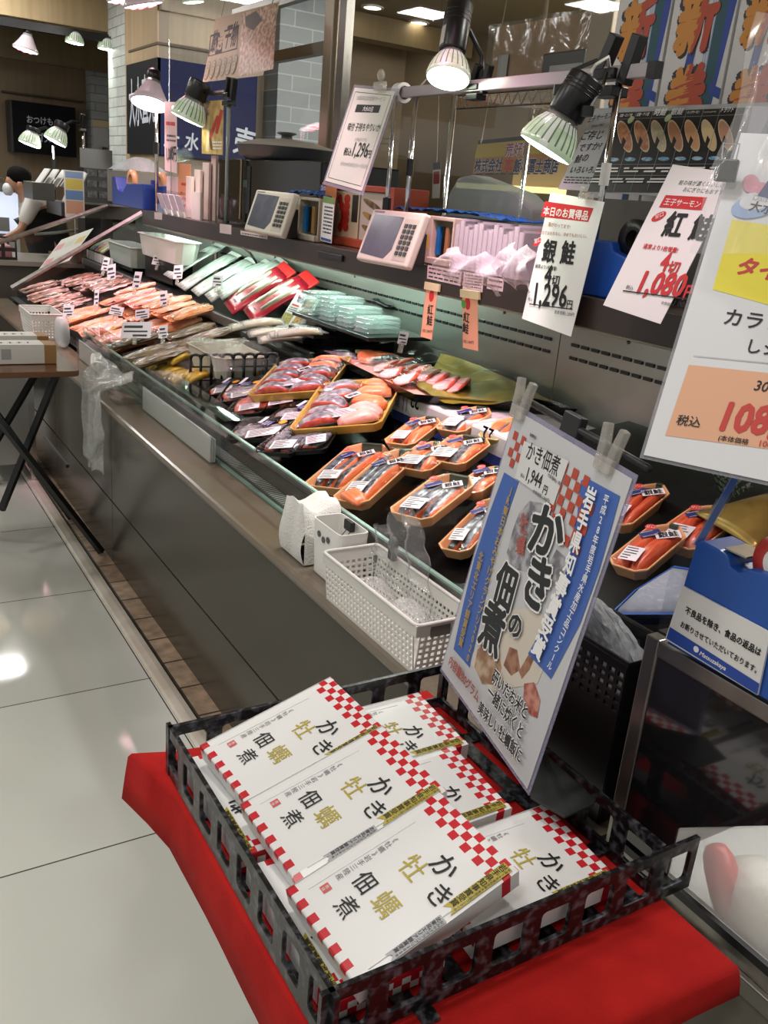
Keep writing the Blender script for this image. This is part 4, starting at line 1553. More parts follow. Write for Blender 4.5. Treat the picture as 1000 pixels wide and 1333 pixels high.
# black trays of fillets
def black_tray(label, pxs, off, kind=0, seed=0, n=2, plane=None):
    m, L, W = quad4(pxs, off - .012, plane)
    W *= .84
    L *= .93
    t = thing('fillet_tray', label, 'fish pack', m, 'black trays of fish fillets')
    rr = random.Random(seed)
    h = .018
    tray_body(L, W, h, .016, .014, .004).make('tray', blacktray, t, bevel=.0012, seg=1)
    fm = [skin_pale, roe_red, skin, greyfish][kind % 4]
    for i in range(n):
        fw = (W - .024) / n
        b = slab(L * .56, fw * .94, h * 1.0, 8, 12, rr.uniform(-.006, .006), .45, .003, lambda q: 1 if q in (0, 11) else 0, rr)
        o = b.make('fillet', [fm, salmon_red if kind != 1 else roe_red], t, smooth=True)
        o.matrix_local = T(-L * .10, W / 2 - .012 - fw * (i + .5), -h + .004) @ RZ(rr.uniform(-6, 6))
    sticker(t, T(L * .26, W * .10, .008) @ RZ(-12), .06 if L > .2 else .045, .014 if kind != 1 else .03, lab_white, 'name_label', 'white strip label', None, '銀鮭' if kind == 1 else None, None, False, 0 if kind == 1 else 1, seed)
    b_ = T(L * .12, -W * .26, .008)
    sticker(t, b_, .028, .028, lab_orange, 'round_sticker', 'orange round sticker', lab_red, None, None, True, 2, seed)
    if kind != 1:
        sticker(t, T(L * .10, -W * .02, .0078) @ RZ(-20), .034, .034, lab_blue, 'blue_sticker', 'dark blue sticker', lab_white, None, None, False, 3, seed)
    sticker(t, T(-L * .30, -W * .08, .007) @ RZ(-75), W * .5, .055, lab_white, 'price_label', 'white price label', None, None, None, False, 6, seed)
    wrapfilm(t, L, W, .002, .006, 10, seed, film('tray_film', (.99, .99, .99), .075, .10, .25, 20, ior=1.1))
    return t


for lb, q, off, kd, sd, n in [
    ('black tray of fillets farthest left, beside the wire divider', [(268, 520), (290, 497), (322, 505), (296, 530)], .050, 2, 1, 1),
    ('black tray under the wire divider, dark fillet with a white label', [(290, 527), (312, 492), (346, 507), (322, 540)], .062, 2, 2, 1),
    ('black tray with a reddish fillet and orange sticker, behind the acrylic holder', [(298, 545), (330, 505), (366, 516), (327, 560)], .060, 1, 3, 1),
    ('black tray with red fillets and a large white label, middle of the black trays', [(336, 534), (366, 500), (404, 512), (372, 555)], .060, 1, 4, 2),
    ('black tray of pale pink skinned fillets with a white strip label', [(352, 552), (384, 524), (434, 540), (392, 572)], .062, 0, 5, 2),
    ('black tray of silver fillets nearest the glass front', [(310, 570), (336, 540), (384, 566), (350, 600)], .066, 0, 6, 2),
    ('black tray of grey fillets with blue and orange stickers, lower middle', [(336, 592), (392, 548), (428, 566), (366, 616)], .074, 2, 7, 2),
    ('long black tray of a dark fillet, rightmost of the black trays', [(385, 592), (424, 532), (452, 547), (410, 612)], .076, 2, 8, 1),
]:
    SETTLE.append(black_tray(lb, q, off, kd, sd, n))


# gold trays with chunks
def chunk_tray(label, pxs, off, seed, pink):
    m, L, W = quad4(pxs, off)
    t = thing('chunk_tray', label, 'fish pack', m, 'gold trays of fish chunks')
    rr = random.Random(seed)
    h = .028
    tray_body(L, W, h, .02, .02, .006).make('tray', goldtray, t, bevel=.002, seg=1)
    b = B()
    b.rect(-L * .42, L * .42, -W * .40, W * .40, -h + .0045)
    b.make('green_leaf', mat('leaf_green', '#3f6a4a', .5), t)
    for i in range(5):
        u = -.36 + .17 * i
        for j in range(2):
            b = slab(W * .42, L * .16, .034, 6, 12, rr.uniform(-.01, .01), .4, .006, (lambda q: 0) if pink and j else (lambda q: 1 if q in (0, 11, 5) else 0), rr)
            mats = [pinkfish if rr.random() < .6 else salmon, skin_pale] if j == 1 and (pink or i > 2) else [skin_pale, roe_red]
            if j == 1 and i > 2:
                mats = [salmon, skin_pale]
            o = b.make('fish_chunk', mats, t, smooth=True)
            o.matrix_local = T(L * u, W * (.21 - .42 * j), -h + .007 + rr.uniform(0, .006)) @ RZ(90 + rr.uniform(-25, 25))
    sticker(t, T(L * .25, W * .28, .016) @ RZ(-20), .05, .026, lab_white, 'name_label', 'white name label', None, None, None, False, 2, seed)
    sticker(t, T(L * .02, -W * .05, .019) @ RZ(-48), .045, .03, lab_white, 'name_label', 'white name label', None, '銀鮭')
    sticker(t, T(L * .30, -W * .12, .018), .030, .030, lab_orange, 'round_sticker', 'orange round sticker', lab_red, None, None, True, 2, seed)
    sticker(t, T(-L * .30, W * .05, .012) @ RZ(-78), W * .45, .06, lab_white, 'price_label', 'white price label', None, None, None, False, 6, seed)
    wrapfilm(t, L, W, .004, .014, 12, seed, film('tray_film'))
    SETTLE.append(t)


chunk_tray('gold tray of silver skinned fish chunks, left of the two gold trays', [(342, 515), (386, 464), (437, 490), (400, 532)], .085, 3, False)
chunk_tray('gold tray of pink salmon chunks, right of the two gold trays', [(402, 560), (436, 490), (512, 521), (466, 578)], .085, 5, True)

# ---------------------------------------------------------------- foam boxes and the salmon platter
foam = mat('foam_white', '#d5d3cf', .55)
for i, (q, lb) in enumerate([([(470, 545), (496, 508), (608, 552), (560, 600)], 'nearer'), ([(560, 530), (640, 512), (690, 520), (655, 550)], 'farther')]):
    pass
fa = deck(530, 592, .0)
FBX = 1.47
for i, (pl, pr_, nm_) in enumerate([((508, 560), (612, 545), 'left'), ((613, 545), (668, 535), 'right')]):
    ya, yb = ax(pl[0], pl[1], FBX).y, ax(pr_[0], pr_[1], FBX).y
    ztop = ax(560, 528, FBX).z
    t = thing('foam_box', 'white foam fish box marked 22 under the salmon platter, %s one' % nm_, 'foam box', T(0, 0, 0), 'foam boxes')
    z0 = .8495
    b = B()
    b.box(FBX, 1.82, yb + .003, ya - .003, .948 if False else z0 + .0, ztop)
    o = b.make('box', foam, t, bevel=.008)
    b = B()
    b.box(FBX - .001, FBX, yb + .004, ya - .004, z0 + .002, z0 + .030)
    b.make('blue_band', mat('band_blue', '#2a3f86', .5), t)
    m_ = M(((0, 0, -1, FBX - .0012), (-1, 0, 0, ya - .05), (0, 1, 0, z0 + .04), (0, 0, 0, 1)))
    b = B(m_)
    b.keep = True
    vs, fs, x0, x1 = glyphs('22', .02, 0)
    mirror = RZ(180)
    b.add([(p[0] * .05, p[1] * .05, 0) for p in vs], fs, m=T(.10 if i == 0 else .06, .055, 0) @ mirror)
    if i == 0:
        for k, ch in enumerate('宮城'):
            put(b, ch, -.02, .03 - .026 * k, .028, 0, 'c')
        b.rect(.012, .016, .0, .055)
        b.rect(.012, .034, .052, .055)
        b.rect(.031, .034, .0, .055)
    b.make('print', mat('box_print', '#4a4a98', .5), t)
# platter of salmon slices on the boxes
pz = ax(560, 526, FBX).z + .006


def hz(px, py, off=0.0):
    return az(px, py, pz + off)


PQ = [hz(432, 461), hz(560, 523), hz(712, 500), hz(560, 446)]       # left, front, right, back corners
PQ = [V((1.485, 2.84, pz)), V((1.425, 2.14, pz)), V((1.83, 1.88, pz)), V((1.83, 2.62, pz))]
t = thing('salmon_platter', 'wide black platter of fanned pink-lit salmon slices and a gold sheet on the foam boxes', 'fish platter', T(0, 0, 0))
cc = sum(PQ, V()) / 4
b = B()
b.rings([[q_.lerp(cc, .05) - V((0, 0, .006)) for q_ in PQ], [q_ + V((0, 0, .020)) for q_ in PQ], [q_.lerp(cc, .012) + V((0, 0, .020)) for q_ in PQ], [q_.lerp(cc, .06) + V((0, 0, 0)) for q_ in PQ]])
b.make('platter', blacktray, t)
b = B()
b.add([q_.lerp(cc, .09) + V((0, 0, .002)) for q_ in PQ], [(0, 1, 2, 3)])
b.make('pink_sheet', mat('pink_sheet', '#e0a796', .4), t)


def sl(px, py, ln, wd, ang, hh, name='salmon_slice', mats=None, tilt=8, z=.006, nn=8, seed=0):
    p = hz(px, py, z)
    rr = random.Random(seed + int(px))
    b = slab(ln, wd, hh, nn, 12, rr.uniform(-.008, .008), .5, .004, lambda q: 1 if q in (4, 5) else 0, rr)
    o = b.make(name, mats or [mat('pink_lit_salmon', '#e9a39c', .33, '#f2c4bd', 40, spec=.6), salmon_red], t, smooth=True)  # pale pink puts the pink lamp light into the slice colour
    o.matrix_local = T(*p) @ RZ(ang) @ RX(tilt)
    return o


for i, (x_, y_) in enumerate([(508, 476), (520, 474), (530, 482), (543, 484), (556, 490), (569, 494), (582, 500), (596, 502), (512, 486), (530, 494)]):
    sl(x_, y_ + 2, .19 if i < 8 else .12, .080, 36 + i * 1.5, .016, tilt=-20, z=.010 + .001 * i, seed=i)
sl(492, 470, .16, .12, 20, .03, 'salmon_side', [salmon, skin], 0, .008)
sl(470, 462, .12, .05, 60, .012, 'pale_slice', [mat('pale_green_slice', '#c9c39a', .4), greyfish], 0)
b = B()
G = [V((1.52, 2.28, pz + .012)), V((1.48, 2.06, pz + .008)), V((1.80, 1.92, pz + .03)), V((1.80, 2.56, pz + .045))]
rr = random.Random(2)
b.grid(lambda u, v: G[0].lerp(G[3], u).lerp(G[1].lerp(G[2], u), v) + V((0, 0, .018 * math.sin(u * 7 + v * 3) * u + rr.uniform(0, .004))), 14, 14)
b.make('gold_sheet', mat('gold_sheet', '#b9a03a', .3, '#9a8a30', 12, metal=.55), t, smooth=True)
b = B()
G2 = [V((1.49, 2.80, pz + .026)), V((1.43, 2.14, pz + .03)), V((1.82, 1.90, pz + .06)), V((1.82, 2.60, pz + .07))]
b.grid(lambda u, v: G2[0].lerp(G2[3], u).lerp(G2[1].lerp(G2[2], u), v) + V((0, 0, .014 * math.sin(u * 17 + v * 11) * u + .008 * math.sin(v * 31) + rr.uniform(0, .004))), 22, 22)
b.make('film_wrap', wrap, t, smooth=True)

# ---- gold parcel and fern at the far right
b = B()
g0, g1, g2, g3 = tier(905, 668, .02), tier(1010, 640, .03), tier(1060, 668, .03), tier(985, 715, .02)
b.grid(lambda u, v: g0.lerp(g1, u).lerp(g3.lerp(g2, u), v) + V((0, 0, .03 * math.sin(PI * u) * math.sin(PI * v))), 10, 10)
tag(b.make('gold_parcel', mat('gold_parcel', '#a08a45', .35, '#877236', 10, metal=.5), smooth=True, solid=.004), 'gold wrapped parcel under the price card at the right edge', 'parcel')
t = thing('plastic_fern', 'small dark green plastic fern divider below the back wall', 'plastic fern', T(*tier(945, 655, .02)))
for k in range(7):
    b = B()
    a_ = -60 + k * 20
    st = [(0, 0, 0), (.03 * math.sin(math.radians(a_)), -.05 + .02 * k, .05), (.06 * math.sin(math.radians(a_)), -.09 + .035 * k, .07)]
    b.tube(st, .0015, 4)
    for q in range(6):
        f_ = q / 6
        p = V(st[0]).lerp(V(st[2]), f_)
        for s_ in (-1, 1):
            b.add([p, p + V((.012 * s_, .006, .014)), p + V((.004 * s_, .012, .006))], [(0, 1, 2)])
    b.make('frond', mat('fern_green', '#1f3a26', .5), t)

def flat_fish(L, W, h, rr, k=2, nx=12, ny=6):
    """An opened, flattened fish: leaf outline with ragged edges, darker along the middle."""
    b = B()
    p1, p2 = rr.uniform(0, 6), rr.uniform(0, 6)

    def hw(u):
        return W / 2 * (math.sin(PI * min(1, (u + .03) * .92)) ** .55 * (1 - .45 * u) + .02) * (1 + .08 * math.sin(u * 17 + p1))
    b.grid(lambda u, v: ((u - .5) * L, (2 * v - 1) * hw(u) + .006 * math.sin(u * 5 + p2), h * (1 - abs(2 * v - 1) ** 2.2) * (.5 + .5 * math.sin(PI * min(1, u * .9 + .1))) + .0025 * math.sin(u * 21 + v * 9 + p1)), nx, ny, kf=lambda i, j: 1 if j in ((2, 3) if k == 2 else (0, 5)) else 0)
    b.grid(lambda u, v: ((u - .5) * L, (1 - 2 * v) * hw(u) + .006 * math.sin(u * 5 + p2), -.001), nx, 1)
    return b


# ---- dried fish, packed in film: rows along the deck
FG = 'film packed dried fish'
PACKS = []


def fish_pack(label, m, L, W, h, mt, seed, group=FG, tray=True, film_=True, nf=3):
    rr = random.Random(seed)
    t = thing('dried_fish_pack', label, 'fish pack', m, group)
    if tray:
        tray_body(L * .98, W * .95, .010, .01, .01, .003).make('tray', mt[0], t)
    for i in range(nf):
        fw = W / nf
        b = flat_fish(L * rr.uniform(.86, .98), fw * rr.uniform(1.35, 1.6), h, rr, rr.choice((1, 2, 2)))
        o = b.make('fish', mt, t, smooth=True)
        o.matrix_local = T(rr.uniform(-.012, .012), W / 2 - fw * (i + .5), -.004 + .0045 * (i % 3)) @ RZ(rr.uniform(-9, 9) + (180 if rr.random() < .3 else 0)) @ RX(rr.uniform(-14, 14))
    if film_:
        wrapfilm(t, L * .99, W * .96, .010, .010, 6, seed)
    return t


ordn = ['first', 'second', 'third', 'fourth', 'fifth', 'sixth', 'seventh', 'eighth', 'ninth', 'tenth', 'eleventh', 'twelfth']


def packrow(y0, y1, n, xs, off, mt, what, where, L, nf=3, seed=0, tilt=0, h=.013):
    for r_, x in enumerate(xs):
        for i in range(n):
            y = y0 + (y1 - y0) * (i + .5) / n
            rr = random.Random(seed * 97 + r_ * 31 + i)
            z = (zt(x) if x < 1.49 else zb(x)) + off + rr.uniform(0, .016)
            m = frame((x + rr.uniform(-.02, .02), y, z), (1, rr.uniform(-.12, .12), DS if x < 1.49 else .15), (-DS, rr.uniform(-.06, .06), 1))
            side = ['front', 'middle', 'rear'][r_] + ' row' if len(xs) > 1 else 'row'
            PACKS.append(fish_pack('%s, %s in %s' % (what, ordn[i], where % side), m, L, (y1 - y0) / n * rr.uniform(.86, .9), h, mt, seed * 50 + r_ * 10 + i, nf=nf))


packrow(4.00, 5.15, 6, (1.13, 1.365), .034, [orangefish, pinkfish], 'bright orange fillet pack', 'the %s left of the brown fish', .235, 3, 1)
packrow(3.45, 4.00, 4, (1.13, 1.365), .034, [brownfish, greyfish], 'brown dried fish pack', 'the %s beyond the wrapped tub', .235, 3, 2)
packrow(5.2, 6.15, 5, (1.13, 1.365), .034, [mat('dark_fish', '#5a4438', .3, '#a0785c', 40, spec=.7), pinkfish], 'dark small fish pack', 'the %s near the white basket', .235, 4, 3)
packrow(4.45, 4.95, 4, (1.375,), .085, [pinkfish, orangefish], 'raised pink split fish pack', 'the raised %s', .22, 3, 4, h=.018)
packrow(3.95, 4.42, 3, (1.385,), .085, [orangefish, mat('pale_fish', '#cdb48c', .35, '#a08560', 30)], 'raised pale orange fish pack', 'the %s behind the brown fish', .22, 3, 5, h=.018)

# yellow pickled fish in clear cups by the acrylic holder
yellow = mat('yellow_fish', '#d9ae3c', .3, '#c0902a', 30, spec=.6)
for i, (qx, qy) in enumerate([(208, 473), (222, 480), (238, 488), (256, 498), (232, 474)]):
    m = frame(deck(qx, qy, .045), (1, 0, DS), DN)
    t = thing('yellow_fish_pack', 'clear pack of yellow fish beside the acrylic holder, %s from the left' % ordn[i], 'fish pack', m, 'packs of yellow fish')
    tray_body(.14, .12, .02, .012, .012, .003).make('tray', clear, t)
    for k in range(3):
        b = slab(.10, .04, .024, 6, 10, 0, .6, .004, None, random.Random(i * 9 + k))
        o = b.make('fish', yellow, t, smooth=True)
        o.matrix_local = T(0, -.037 + .037 * k, -.018) @ RZ(random.uniform(-15, 15))
    wrapfilm(t, .14, .12, .004, .008, 6, i)

# silver pouches on the rear tier
pouch_m = mat('silver_pouch', '#d3d9d2', .28, '#98a29a', 26, metal=.2, spec=.7, stretch=(.6, 2.5, 2.5), bump=.5, bscale=40)
for i, (qa, qb) in enumerate([((222, 352), (262, 328)), ((240, 356), (280, 324)), ((258, 362), (297, 337)), ((276, 366), (302, 338)), ((290, 374), (330, 343))]):
    a = tier(qa[0], qa[1], .03)
    a.x = min(a.x, 1.62)
    a = V((1.545, ax(qa[0], qa[1], 1.56).y, zb(1.545) + .018))
    c = ax(qb[0], qb[1], 1.80)
    c.y = a.y - .02 - .012 * i
    c.z = 1.125 + .008 * (i % 2)
    c.x = 1.815
    X = (c - a)
    L = X.length
    m = frame((a + c) / 2 + V((0, 0, .010)), X, (-.4, 0, 1))
    t = thing('silver_pouch', 'silver foil pouch leaning on the back wall, %s from the left' % ordn[i], 'pouch', m, 'silver foil pouches')
    b = slab(L, .19, .012, 12, 10, .004, .06, .006, None, random.Random(i))
    b.make('pouch', pouch_m, t, smooth=True)
    B().box(L / 2 - .004, L / 2 + .022, -.088, .088, .006, .010).make('seal', mat('pouch_seal', '#d5d9d3', .35), t)
    B().box(-L * .2, L * .1, -.028, .028, .0165, .0172).make('label', mat('pouch_label', '#d9ddd8', .5), t)

# red packs
redbag = mat('red_bag', '#b5142c', .25, '#8d0f22', 8, spec=.7)
for i, (qa, qb) in enumerate([((290, 410), (350, 352)), ((325, 420), (372, 362))]):
    a = V((1.53, [3.86, 3.63][i], max(ax(qa[0], qa[1], 1.53).z, zb(1.53) + .02)))
    c = ax(qb[0], qb[1], 1.76)
    c.y = a.y - .06
    X = c - a
    L = X.length
    m = frame((a + c) / 2, X, (-.5, -.1, 1))
    t = thing('red_fish_bag', 'red bag of dried fish with two clear windows, %s of the two' % ('left' if i == 0 else 'right'), 'fish bag', m, 'red bags of dried fish')
    W = .20
    b = slab(L, W, .024, 10, 12, 0, .12, .006, None, random.Random(i))
    b.make('bag', redbag, t, smooth=True)
    b = B()
    for s_ in (-1, 1):
        b.grid(lambda u, v: (L * (-.28 + .66 * u), W * (.22 * s_ + (-.15 + .3 * v) * (.6 + .4 * math.sin(PI * u))), .0275 + .004 * math.sin(PI * v)), 8, 5)
    b.make('window', brownfish, t, smooth=True)
    b = B()
    b.box(L / 2 - .01, L / 2 + .045, -W * .46, W * .46, .006, .016)
    b.make('header', mat('header_red', '#d42a2a', .3), t, bevel=.003)
    B().box(-L * .36, -L * .30, -W * .1, W * .12, .025, .0265).make('label', mat('navy_label', '#232a4c', .4), t)
# white rolls in clear bags
for i, (qx, qy) in enumerate([(326, 428), (342, 424), (352, 436), (366, 444), (378, 438), (388, 448)]):
    p = deck(qx, qy, .10)
    p = V((1.44, ax(qx, qy, 1.44).y, ax(qx, qy, 1.44).z))
    b = slab(.15, .070, .020, 7, 10, 0, .2, .004, None, random.Random(i + 40))
    m = frame(p, (1, -.25, .12), (-.2, 0, 1))
    t = thing('fish_cake_pack', 'pack of pale fish cakes in front of the picture card, %s from the left' % ordn[i], 'fish cake pack', m, 'packs of pale fish cakes')
    b.make('fish_cake', mat('pale_cake', '#ddd6c2', .4, '#c9b894', 18), t, smooth=True)
    b = slab(.17, .078, .026, 7, 8, 0, .15, .004, None, random.Random(i + 60))
    o = b.make('bag', mat('cake_bag', '#ffffff', .5) if False else bagfilm, t, smooth=True)
    o.location = (0, 0, -.002)
B().box(0, 0, 0, 0, 0, 0)
t = thing('stock_tray', 'long black tray under the pale fish cakes', 'tray', T(0, 0, 0))
ya, yb = ax(400, 462, 1.44).y, ax(318, 436, 1.44).y
zz = min(ax(q_[0], q_[1], 1.44).z for q_ in ((326, 432), (388, 452))) - .008
B().box(1.425, 1.482, ya, yb, zz - .02, zz).make('tray', blacktray, t, bevel=.003)

# picture card
t, K, wd, hd = sheet('picture_card', 'white recipe card with three food photos beside the red bags', 'card', (388, 379), (417, 390), (359, 427), 1.66)
K.poly(mat('food_a', '#a0683c', .5, '#d8b070', 90), [(398, 389), (411, 393), (404, 404), (393, 399)])
K.poly(mat('food_b', '#7a8a3c', .5, '#c8b060', 90), [(372, 406), (383, 410), (375, 423), (364, 417)])
K.poly(mat('food_c', '#b06a34', .5, '#d0c070', 90), [(386, 411), (395, 415), (387, 427), (378, 422)])
K.line(lab_red, '旨い', (388, 387), (392, 388), .03)
K.line(lab_blue, '切り身', (386, 392), (397, 397), .03)
K.poly(lab_red, [(381, 395), (390, 398), (389, 400), (380, 397)])
K.rows(lab_ink, (378, 399), (388, 402), (374, 406), 3, seed=3)
K.rows(lab_ink, (390, 404), (400, 408), (387, 411), 3, seed=4)
K.done()

# stacks of clear boxes on a black tray
t = thing('black_tray', 'black tray with stacks of clear boxes at the back wall', 'tray', T(0, 0, 0))
a, c = ax(398, 406, 1.62), ax(520, 430, 1.62)
zz = ax(460, 433, 1.56).z
LZ = zz
B().box(1.56, 1.82, max(c.y + .02, 2.66), a.y, zz - .014, zz).make('tray', blacktray, t, bevel=.003)
B().box(1.60, 1.80, 2.97, a.y - .05, zb(1.8) + .002, zz - .014).make('foot', blacktray, t)
lidm = film('clear_lid', (.86, .93, .92), .22, .1, .2, 30, .22, (.75, .85, .84))
cnt = 0
for si, (qx, nn) in enumerate([(418, 5), (442, 5), (466, 4), (490, 3)]):
    y = ax(qx, 410, 1.66).y
    for k in range(nn):
        t = thing('clear_box', 'clear plastic food box in the %s stack from the left, %s from the bottom' % (ordn[si], ordn[k]), 'food box', T(1.67, y, LZ + .002 + k * .0172) @ RZ(si * 3), 'stacked clear food boxes')
        b = B()
        b.rings([outline(.17, .105, .02, .02, 0), outline(.16, .095, .02, .02, .014), outline(.15, .085, .02, .02, .016)], False, True)
        b.make('lid', lidm, t, smooth=False)
# flat packs in front of the boxes
for i, (ya_, yb_, z_) in enumerate([(3.06, 3.30, 0), (2.97, 3.19, .032)]):
    t = thing('sliced_fish_pack', 'flat pack of sliced fish under a black lid before the clear boxes, %s of two' % ['lower', 'upper'][i], 'fish pack', T(0, 0, zb(1.60) + .004 + z_), 'flat packs of sliced fish')
    B().box(1.508, 1.60 - .02 * i, ya_, yb_, 0, .022).make('pack', blacktray, t, bevel=.003)
    B().box(1.513, 1.595 - .02 * i, ya_ + .006, yb_ - .006, .0222, .026).make('slices', mat('pale_slices', '#bcd0cc', .25, '#4a5654', 20), t)

# white tubs
def tub(label, px0, px1, pyb, x, d=.2, h=.10, mt=None):
    a, c = ax(px0, pyb, x), ax(px1, pyb, x)
    L = (a.y - c.y)
    zf = max(a.z, c.z)
    t = thing('white_tub', label, 'tub', frame((x + d / 2, (a.y + c.y) / 2, zf), (0, -1, 0), (0, 0, 1)), 'plastic tubs')
    b = B()
    ro = [(outline(L * .9, d * .9, .03, .03, 0)), outline(L, d, .03, .03, h), outline(L + .02, d + .02, .03, .03, h), outline(L + .02, d + .02, .03, .03, h - .006), ]
    b.rings([outline(L * .9, d * .9, .03, .03, 0), outline(L, d, .03, .03, h - .006), outline(L + .02, d + .02, .03, .03, h - .006), outline(L + .02, d + .02, .03, .03, h), outline(L - .006, d - .006, .03, .03, h), outline(L * .88, d * .88, .03, .03, .004)])
    b.make('tub', mt or mat('tub_white', '#d3d6cf', .4), t, bevel=.002)
    return t


t1 = tub('white plastic tub behind the pink fish', 180, 231, 346, 1.56, .13, .12)
t2 = tub('grey-green plastic tub left of the white one', 140, 172, 350, 1.53, .15, .12, mat('tub_green', '#a3b3aa', .4))
for k, (t_, x0, x1) in enumerate(((t1, 1.56, 1.69), (t2, 1.53, 1.68))):
    q = t_.matrix_world.translation
    s_ = thing('black_riser', 'black riser under the %s plastic tub at the back of the case' % ['white', 'grey-green'][k], 'riser', T(0, 0, 0))
    B().box(x0 + .01, x1 - .01, q.y - .25, q.y + .25, zb(1.69) + .001, q.z - .001).make('step', blacktray, s_)

# white tub wrapped in film behind the wire divider
t = thing('wrapped_tub', 'white tub wrapped in clear film behind the black wire divider', 'tub', frame((1.27, 3.225, zt(1.385) + .004), (0, -1, 0), (-.02, 0, 1)))
L, d, h = .36, .20, .085
b = B()
b.rings([outline(L * .86, d * .86, .03, .03, 0), outline(L, d, .03, .03, h), outline(L + .016, d + .016, .03, .03, h), outline(L - .01, d - .01, .03, .03, h), outline(L * .84, d * .84, .03, .03, .006)])
b.make('tub', mat('tub_cream', '#cfcab8', .4), t, bevel=.002)
rr = random.Random(6)
b = B()
b.grid(lambda u, v: ((u - .5) * (L + .09), (v - .5) * (d + .06), h + .012 + .03 * math.sin(PI * u) ** 2 * abs(math.sin(u * 11 + v * 6)) * (1 - v * .5) - .05 * (abs(2 * u - 1) ** 6)), 18, 12)
b.make('film', film('tub_film', (.96, .96, .94), .24, .08, .8, 30, .05), t, smooth=True)
for i in range(3):
    o = slab(.12, .06, .03, 6, 10, 0, .5, .004, None, random.Random(i)).make('yellow_fish', yellow, t, smooth=True)
    o.matrix_local = T(.08 + .02 * i, -.05 + .035 * i, .012) @ RZ(30 * i)
# wire divider
t = thing('wire_divider', 'black wire divider standing in front of the wrapped white tub', 'wire divider', T(0, 0, 0))
wx = 1.115
a, c = ax(248, 466, wx), ax(362, 464, wx)
zt0, zb0 = a.z + .0, ax(248, 504, wx).z
a2 = ax(362, 500, wx)
wires = B()
d0 = ay(248, 466, a.y)
e0 = ax(362, 464, 1.33)
d0 = ax(248, 466, 1.12)
nW = 8
for k in range(nW + 1):
    f_ = k / nW
    p = d0.lerp(e0, f_)
    q_ = p + V((0, 0, -.105))
    wires.tube([p, q_], .0055, 6)
for k in range(nW):
    p, q_ = d0.lerp(e0, k / nW), d0.lerp(e0, (k + 1) / nW)
    mid = (p + q_) / 2 + V((0, 0, .012))
    wires.tube([p - V((0, 0, .004)), p.lerp(q_, .15) + V((0, 0, .009)), mid, p.lerp(q_, .85) + V((0, 0, .009)), q_ - V((0, 0, .004))], .0058, 6)
for dz in (.034, .085):
    wires.tube([d0 - V((0, 0, dz)), e0 - V((0, 0, dz))], .0032, 6)
wires.make('wire_grid', black_plastic, t, smooth=True)
t['label'] = 'black wire divider standing in front of the wrapped white tub'

# ---- price tags in clips over the fish
TGm = mat('tag_paper', '#d8d2d6', .5)
TGg = 'price tags in clear clips'
tags = [((176, 440), (204, 425), 46, 'white tag over the brown fish nearest the glass'), ((185, 415), (203, 406), 22, 'small white tag among the brown fish, left'), ((150, 410), (163, 402), 20, 'pink lit tag at the end of the orange fish'),
        ((212, 440), (222, 428), 14, 'narrow tag standing on edge among the brown fish'), ((231, 363), (240, 350), 14, 'pale tag before the silver pouches, right'), ((205, 345), (214, 336), 18, 'pale pink tag before the silver pouches, left'),
        ((213, 398), (220, 384), 12, 'narrow tag before the pale orange fish'), ((282, 373), (292, 362), 16, 'white tag hanging on the rightmost silver pouches'), ((176, 376), (186, 360), 11, 'brown tag strip over the raised pink fish, right'),
        ((145, 364), (160, 350), 13, 'pink tag strip over the raised pink fish, left'), ((135, 352), (146, 340), 9, 'thin tag strip left of the grey-green tub'), ((88, 412), (106, 402), 16, 'orange lit tag strip over the front orange fish'),
        ((125, 398), (138, 383), 7, 'thin upright tag in the middle of the orange fish'), ((523, 448), (536, 436), 16, 'clear tag on the black lid before the back wall')]
for i, (pa, pb, w_, lb) in enumerate(tags):
    xx = 1.16 if pa[1] > 395 else (1.45 if pa[1] > 372 else 1.52)
    if i == 0:
        xx = 1.07
    if i == 13:
        xx = 1.60
    base = deck(pa[0], pa[1], .115) if xx < 1.3 else tier(pa[0], pa[1], .10)
    base.x = min(base.x, 1.66)
    w_m = w_ * base.y / 1160 * .9
    h_m = max(.045, (pa[1] - pb[1]) * base.y / 1160 * 1.5)
    m = frame(base, (.72, -.62, .10 + .16 * math.sin(i * 2.3)), (-.5, -.72, .55))
    t = thing('price_tag', lb, 'price tag', m, TGg)
    b = B()
    b.rect(-w_m / 2, w_m / 2, 0, h_m, 0)
    b.rect(-w_m * .42, w_m * .2, h_m * .62, h_m * .78, .0005, 1)
    b.rect(-w_m * .42, w_m * .38, h_m * .36, h_m * .46, .0005, 1)
    b.rect(-w_m * .1, w_m * .38, h_m * .1, h_m * .22, .0005, 1)
    b.keep = True
    b.make('tag', [TGm, lab_ink], t)
    B().box(-.008, .008, -.03, .006, -.004, .003).make('clip', clipm, t)

